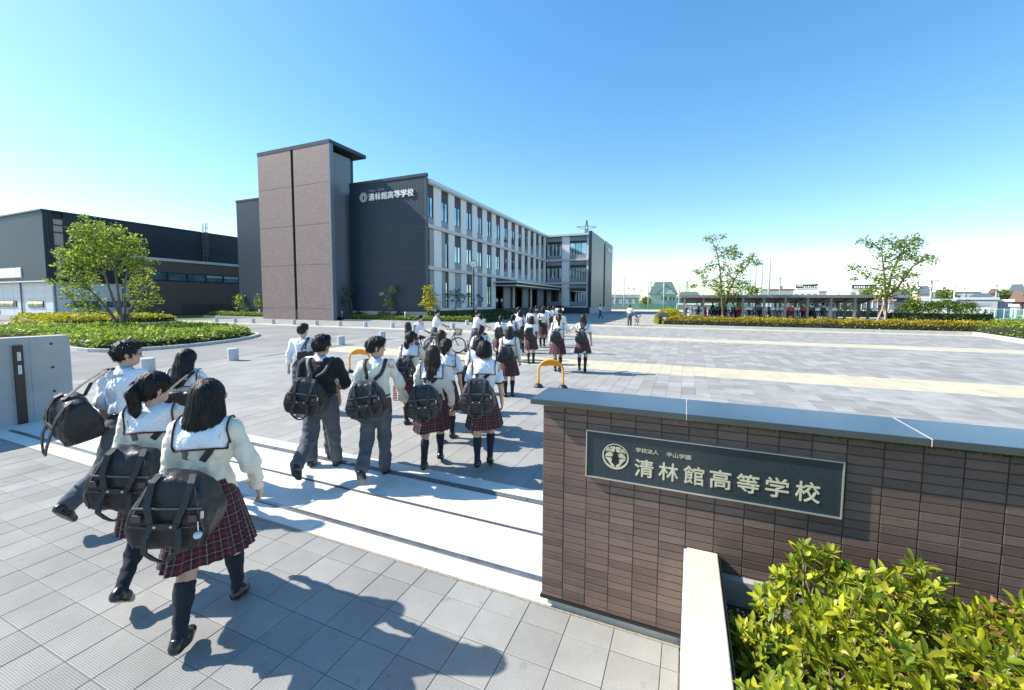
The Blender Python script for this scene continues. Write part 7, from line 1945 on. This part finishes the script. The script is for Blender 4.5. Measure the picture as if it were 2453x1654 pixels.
p = person('girl with shoulder length hair and a grey rucksack before the waving girl', x, y, min(H, 1.68), 0, (-6, 4, 8, 6), (2, 10, 12, 0), (4, 14, 22, 0), 'blouse', hair='shoulder', hcol='brown', rz=14, yaw=-4)
back_bag(p, 'dark grey rucksack hanging on one side', 'pack1', zoff=.02, xoff=-.05, size=.95)
# --- boys pushing bicycles
m_bk = mat('bike_black', (.012, .013, .016), .3); m_bg = mat('bike_green_grey', (.10, .13, .13), .35)
def bike_boy(label, blabel, px, hy, D, rz, col, bag=None, lean=8, H=1.76, side=1, bx=.48, byo=.35):
    d = _ray(px, hy); k = D / math.hypot(d[0], d[1]); X, Y = d[0] * k, d[1] * k
    p = person(label, X, Y, H, 0, (-20, 18, 16, 10), (38, 6, 24, -6), (40, 12, 26, 8), 'shirt', 'trousers', 'short', rz=rz, yaw=-14, pitch=-12, lean=lean, face=False)
    a = math.radians(rz); fx, fy = -math.sin(a), math.cos(a); sx, sy = math.cos(a), math.sin(a)
    bicycle(blabel, (X + sx * bx * side + fx * byo, Y + sy * bx * side + fy * byo, 0), a, col, 'bicycles pushed by the boys'); bpy.context.view_layer.update()
    return p
p = bike_boy('boy with a black rucksack leaning forward to push a bicycle', 'black town bicycle pushed by the boy with the rucksack', 992, 750, 15.6, -44, m_bk, H=1.66, lean=16)
back_bag(p, 'black rucksack on the boy pushing the first bicycle', 'pack0', zoff=.10, size=1.15)
p = bike_boy('boy in a white shirt pushing a bicycle with a front basket, beside the rucksack boy', 'dark town bicycle with a full front basket, second from the left', 1040, 736, 17.6, -48, m_bg, H=1.80)
p = bike_boy('boy in a white shirt pushing the third bicycle, in front of the clock pole', 'silver spoked bicycle with a black bag in the basket, third from the left', 1138, 739, 17.0, -40, m_bk, H=1.80, bx=.5)
# --- the crowd nearer to the entrance
def far_girl(label, px, fy, hy, hair, top, bag=None, rz=8, legs=(-12, 8, 14, 10), armR=(2, 12, 12, 0), armL=(2, 10, 12, 0), hcol=None, yaw=0, boy=False, **k):
    x, y, H = foot_at(px, fy, hy); H = min(max(H, 1.5), 1.9)
    p = person(label, x, y, H, 0, legs, armL, armR, top, 'trousers' if boy else 'skirt', hair, hcol=hcol, rz=rz, yaw=yaw, face=False, **k)
    if bag: back_bag(p, bag[1], bag[0], size=.95, xoff=bag[2] if len(bag) > 2 else 0)
    return p
far_girl('girl with a dark ponytail and black backpack, left end of the middle row', 1199, 866, 757, 'pony', 'blouse', ('pack2', 'black rucksack on the girl at the left end of the middle row', .02), rz=4)
p = far_girl('girl with a dark ponytail carrying a black tote bag on her right', 1229, 862, 755, 'pony', 'blouse', rz=4, yaw=-16)
side_bag(p, 'square black tote bag beside the ponytail girl', 'tote0', 1, 'tote_bag', dx=.20, dy=-.14, dz=.1, size=1.15, rz=.25)
p = far_girl('girl with bobbed hair and a wide white collar ahead of the tote girl', 1246, 846, 744, 'bob', 'blouse_long', rz=6)
side_bag(p, 'black shoulder bag of the girl with the wide white collar', 'tote0', 1, dx=.2, dy=-.1, dz=.1, size=.9, rz=.3)
far_girl('boy in a white shirt just ahead of the girl with the wide white collar', 1241, 838, 735, 'short', 'shirt', rz=6, boy=True)
p = far_girl('girl in a cream cardigan with a thin black bag strap, between the white shirts', 1273, 832, 735, 'bob', 'cardigan', rz=6, yaw=-20)
side_bag(p, 'small black bag at the left hip of the cream cardigan girl', 'tote0', -1, dx=.2, dy=-.1, dz=.14, size=.8, rz=-.3)
p = far_girl('girl in a cream cardigan standing upright with a narrow black bag', 1299, 830, 738, 'bob', 'cardigan', rz=4, legs=(-2, 2, 3, 2), yaw=8)
side_bag(p, 'narrow black bag at the left side of the upright girl', 'tote0', -1, dx=.12, dy=-.2, dz=.2, size=.8, rz=-.2)
p = far_girl('boy with cropped hair in a white shirt, tallest of the far group', 1303, 812, 725, 'neat', 'shirt', ('duffel1', 'black bag on the tallest boy of the far group'), rz=10, boy=True)
far_girl('small far girl right of the tallest boy', 1314, 806, 731, 'bob', 'blouse', ('duffel0', 'black bag of the small far girl right of the tallest boy'), rz=12)
far_girl('small far girl with a ponytail and crossed bag straps by the wing steps', 1326, 804, 730, 'pony', 'blouse', ('duffel1', 'black bag of the far ponytail girl by the wing steps'), rz=12)
far_girl('boy in a cream sweater looking left, ahead of the waving girl', 1340, 846, 740, 'short', 'cardigan', rz=8, yaw=14, boy=True)
far_girl('far student in dark clothes at the foot of the entrance steps', 1284, 800, 733, 'short', 'black', rz=14, boy=True)
far_girl('girl half hidden left of the upright cream cardigan girl', 1290, 826, 741, 'long', 'blouse', rz=6)
# two students going in at the door, on the entrance floor
for px, lab, tp in ((1190, 'student with a dark bag going in at the left of the entrance door', 'blouse'), (1203, 'boy in a pale blue shirt going in through the entrance door', 'shirt')):
    g = on_x(px, 735, XF - .6); p = person(lab, float(g[0]), float(g[1]), 1.72, 0, (-12, 8, 14, 10), (0, 10, 10, 0), (0, 10, 10, 0), tp, 'trousers', 'short', rz=60, face=False, zb=1.16)
# lone walker by the wing and boy with a bicycle on the right
x, y, H = foot_at(1438, 764, 727)
p = person('student walking left across the shade by the wing end wall', x, y, min(H, 1.9), 0, (-24, 10, 24, 12), (-14, 10, 16, 0), (16, 8, 20, 0), 'shirt', 'trousers', 'short', rz=62, face=False)
side_bag(p, 'dark shoulder bag of the student by the wing', 'tote0', -1, dx=.22, dy=-.05, dz=.12, size=.95)
x, y, H = foot_at(1508, 781, 728)
p = person('boy in a white shirt wheeling a bicycle away on the right of the plaza', x, y, min(H, 1.9), 0, (-8, 6, 8, 6), (8, 10, 12, 0), (28, 16, 34, 0), 'shirt', 'trousers', 'short', rz=-8, face=False)
bicycle('bicycle wheeled away by the boy on the right of the plaza', (x + .62, y + .2, 0), math.radians(-6), m_bg)
# students among the parked bicycles
for i, (px, hy, tp, rz, lab) in enumerate(((1644, 730, 'shirt', 40, 'student at the left end of the bicycle shelter'), (1670, 727, 'shirt', 20, 'student further back near the left shelter end'), (1711, 729, 'black', 60, 'student in dark clothes bending over the bicycles'), (1740, 729, 'cardigan', 100, 'student in cream right beside the street tree trunk'), (1760, 731, 'shirt', 70, 'boy in white pushing his bicycle into the rack'), (1795, 731, 'blouse', 30, 'student in white in the middle of the shelter'), (1815, 730, 'shirt', -30, 'student with reddish hair in the middle of the shelter'), (1933, 732, 'blouse', 10, 'girl in white under the right half of the shelter'), (1972, 727, 'blouse', 0, 'girl in white nearest the right end of the shelter'))):
    q = on_y(px, hy, 45.3)
    H = 1.62; zb = .75
    p = person(lab, float(q[0]), 45.25, min(1.75, max(1.45, q[2] - zb)), 0, (-6, 6, 8, 6), (20, 8, 30, 0), (24, 8, 30, 0), tp, 'trousers' if tp != 'blouse' else 'skirt', 'short' if tp != 'blouse' else 'bob', rz=rz, lean=14 if i in (2, 4) else 4, face=False, group='students among the parked bicycles', zb=zb)
# ================================================================ azalea in the planter
rng = np.random.default_rng(5)
az = thing('azalea_bush', 'big leafy azalea bush with bright yellow green shoots in the planter by the wall', 'bush', (.8, 2.0, .4))
AO = np.array([.8, 2.0, .4])
m_al = mat('leaf_azalea', (.12, .21, .02), .38, .2, 30, piece=.45, trans=.45, spec=.45, macro=.4, mscale=4.5, col2=(.55, .54, .03))
m_aw = mat('wilted_flower', (.25, .10, .04), .8, .3, 20, piece=.4)
m_stem = mat('azalea_stem', (.20, .15, .10), .8, .2, 20)
def leaf_mesh_pts(l=.065, w=.022):
    """midrib line and two edges, folded a little and curling down"""
    t = np.array([0, .12, .35, .62, .85, 1.0]); wd = np.array([.12, .45, .92, 1.0, .62, .04]) * w * .5
    y = t * l; z = -.16 * l * (t ** 2) ; V = []
    for i in range(6): V += [(-wd[i], y[i], z[i] + wd[i] * .35), (0, y[i], z[i]), (wd[i], y[i], z[i] + wd[i] * .35)]
    F_ = []
    for i in range(5):
        for k in (0, 1): F_.append((i * 3 + k, i * 3 + k + 1, i * 3 + 4 + k, i * 3 + 3 + k))
    return np.array(V), np.array(F_)
LV, LF = leaf_mesh_pts()
CL = np.stack([rng.uniform(.15, 2.4, 60), rng.uniform(.7, 2.45, 60)], 1); CH_ = rng.normal(size=60) * .05
shoots = []
for _ in range(6000):
    x = rng.uniform(.20, 2.3); y = rng.uniform(.75, 2.5)
    edge = 1 - math.exp(-max(0, x - .12) / .3)
    h = .40 + (.52 * edge) * (1 + .26 * float(lumps(np.array([x]), np.array([y]), 3, 2.6)[0]) + .14 * float(lumps(np.array([x]), np.array([y]), 4, 7.0)[0]))
    if 1.05 < x < 1.3 and y > 2.15: h -= .07
    if y > 2.38: h -= .12
    dd = np.hypot(CL[:, 0] - x, CL[:, 1] - y); q_ = int(np.argmin(dd)); h += CH_[q_] + .05 - 1.1 * max(0, dd[q_] - .05)
    z = h - abs(rng.normal()) * .05 - (rng.random() < .45) * rng.uniform(0, .3)
    if z < .46: continue
    p = np.array([x, y, z])
    if not in_frame(p, 160): continue
    if any(np.linalg.norm(p - q[0]) < .035 for q in shoots[-260:]): continue
    shoots.append((p, h - z))
    if len(shoots) >= 1250: break
mats_l = []
for p, dep in shoots:
    ax = np.array([rng.normal() * .35 + (.25 if p[0] > .5 else -.35), rng.normal() * .35 - .25, 1.0]); ax /= np.linalg.norm(ax)
    u = np.cross(ax, [1, 0, 0]); u /= np.linalg.norm(u); v = np.cross(ax, u); n = rng.integers(6, 10); a0 = rng.random() * 6.28
    for k in range(n):
        a = a0 + k * 2.4; el = rng.uniform(.1, 1.15) if k > 2 else rng.uniform(.8, 1.3); r = u * math.cos(a) + v * math.sin(a)
        d = r * math.cos(el) + ax * math.sin(el); d /= np.linalg.norm(d); nn = ax * math.cos(el) - r * math.sin(el); sd = np.cross(d, nn); sc = rng.uniform(.45, 1.1)
        M = np.stack([sd, d, nn], 1); q = p - ax * rng.uniform(0, .03) + d * .004
        s_ = seen(q); mats_l.append((s_[2] / sc + dep * 3 if s_ and in_frame(q, 10) else 99, M, q, sc))
mats_l.sort(key=lambda t: t[0])
lme = np_mesh('leaf', LV, LF, True); lme.materials.append(m_al)
VV = []; FF = []
for i, (_, M, q, sc) in enumerate(mats_l):
    if i < 300:
        o = bpy.data.objects.new('leaf', lme); COL.objects.link(o); o.parent = az
        mt = Matrix(M.tolist()).to_4x4(); mt.translation = Vector(q - AO); o.matrix_local = mt @ Matrix.Scale(sc, 4)
    else: VV.append((LV * sc) @ M.T + q - AO); FF.append(LF + len(LV) * len(FF))
q = np_obj('leaves', np.concatenate(VV), np.concatenate(FF), m_al, az, True); q['kind'] = 'stuff'
st = MB()
for p, dep in shoots[::4]:
    b = np.array([p[0] * .85 + .08 + rng.normal() * .05, p[1] * .9 + .18 + rng.normal() * .05, .40]); m_ = .5 * (b + p) + rng.normal(size=3) * .03
    st.tube([tuple(b - AO), tuple(m_ - AO), tuple(p - AO)], [.006, .0045, .0025], 5, False)
q = st.build('stems', m_stem, az, True); q['kind'] = 'stuff'
vs = []; fs = []
for p, dep in shoots:
    if p[0] < .75 or rng.random() > .22: continue
    for k in range(9):
        c = p + rng.normal(size=3) * .014 + [0, 0, .004]; a = rng.normal(size=3) * .011; b = rng.normal(size=3) * .011; n = len(vs); vs += [c, c + a, c + b]; fs.append((n, n + 1, n + 2))
if vs: q = np_obj('wilted_flowers', np.array(vs) - AO, np.array(fs), m_aw, az); q['kind'] = 'stuff'
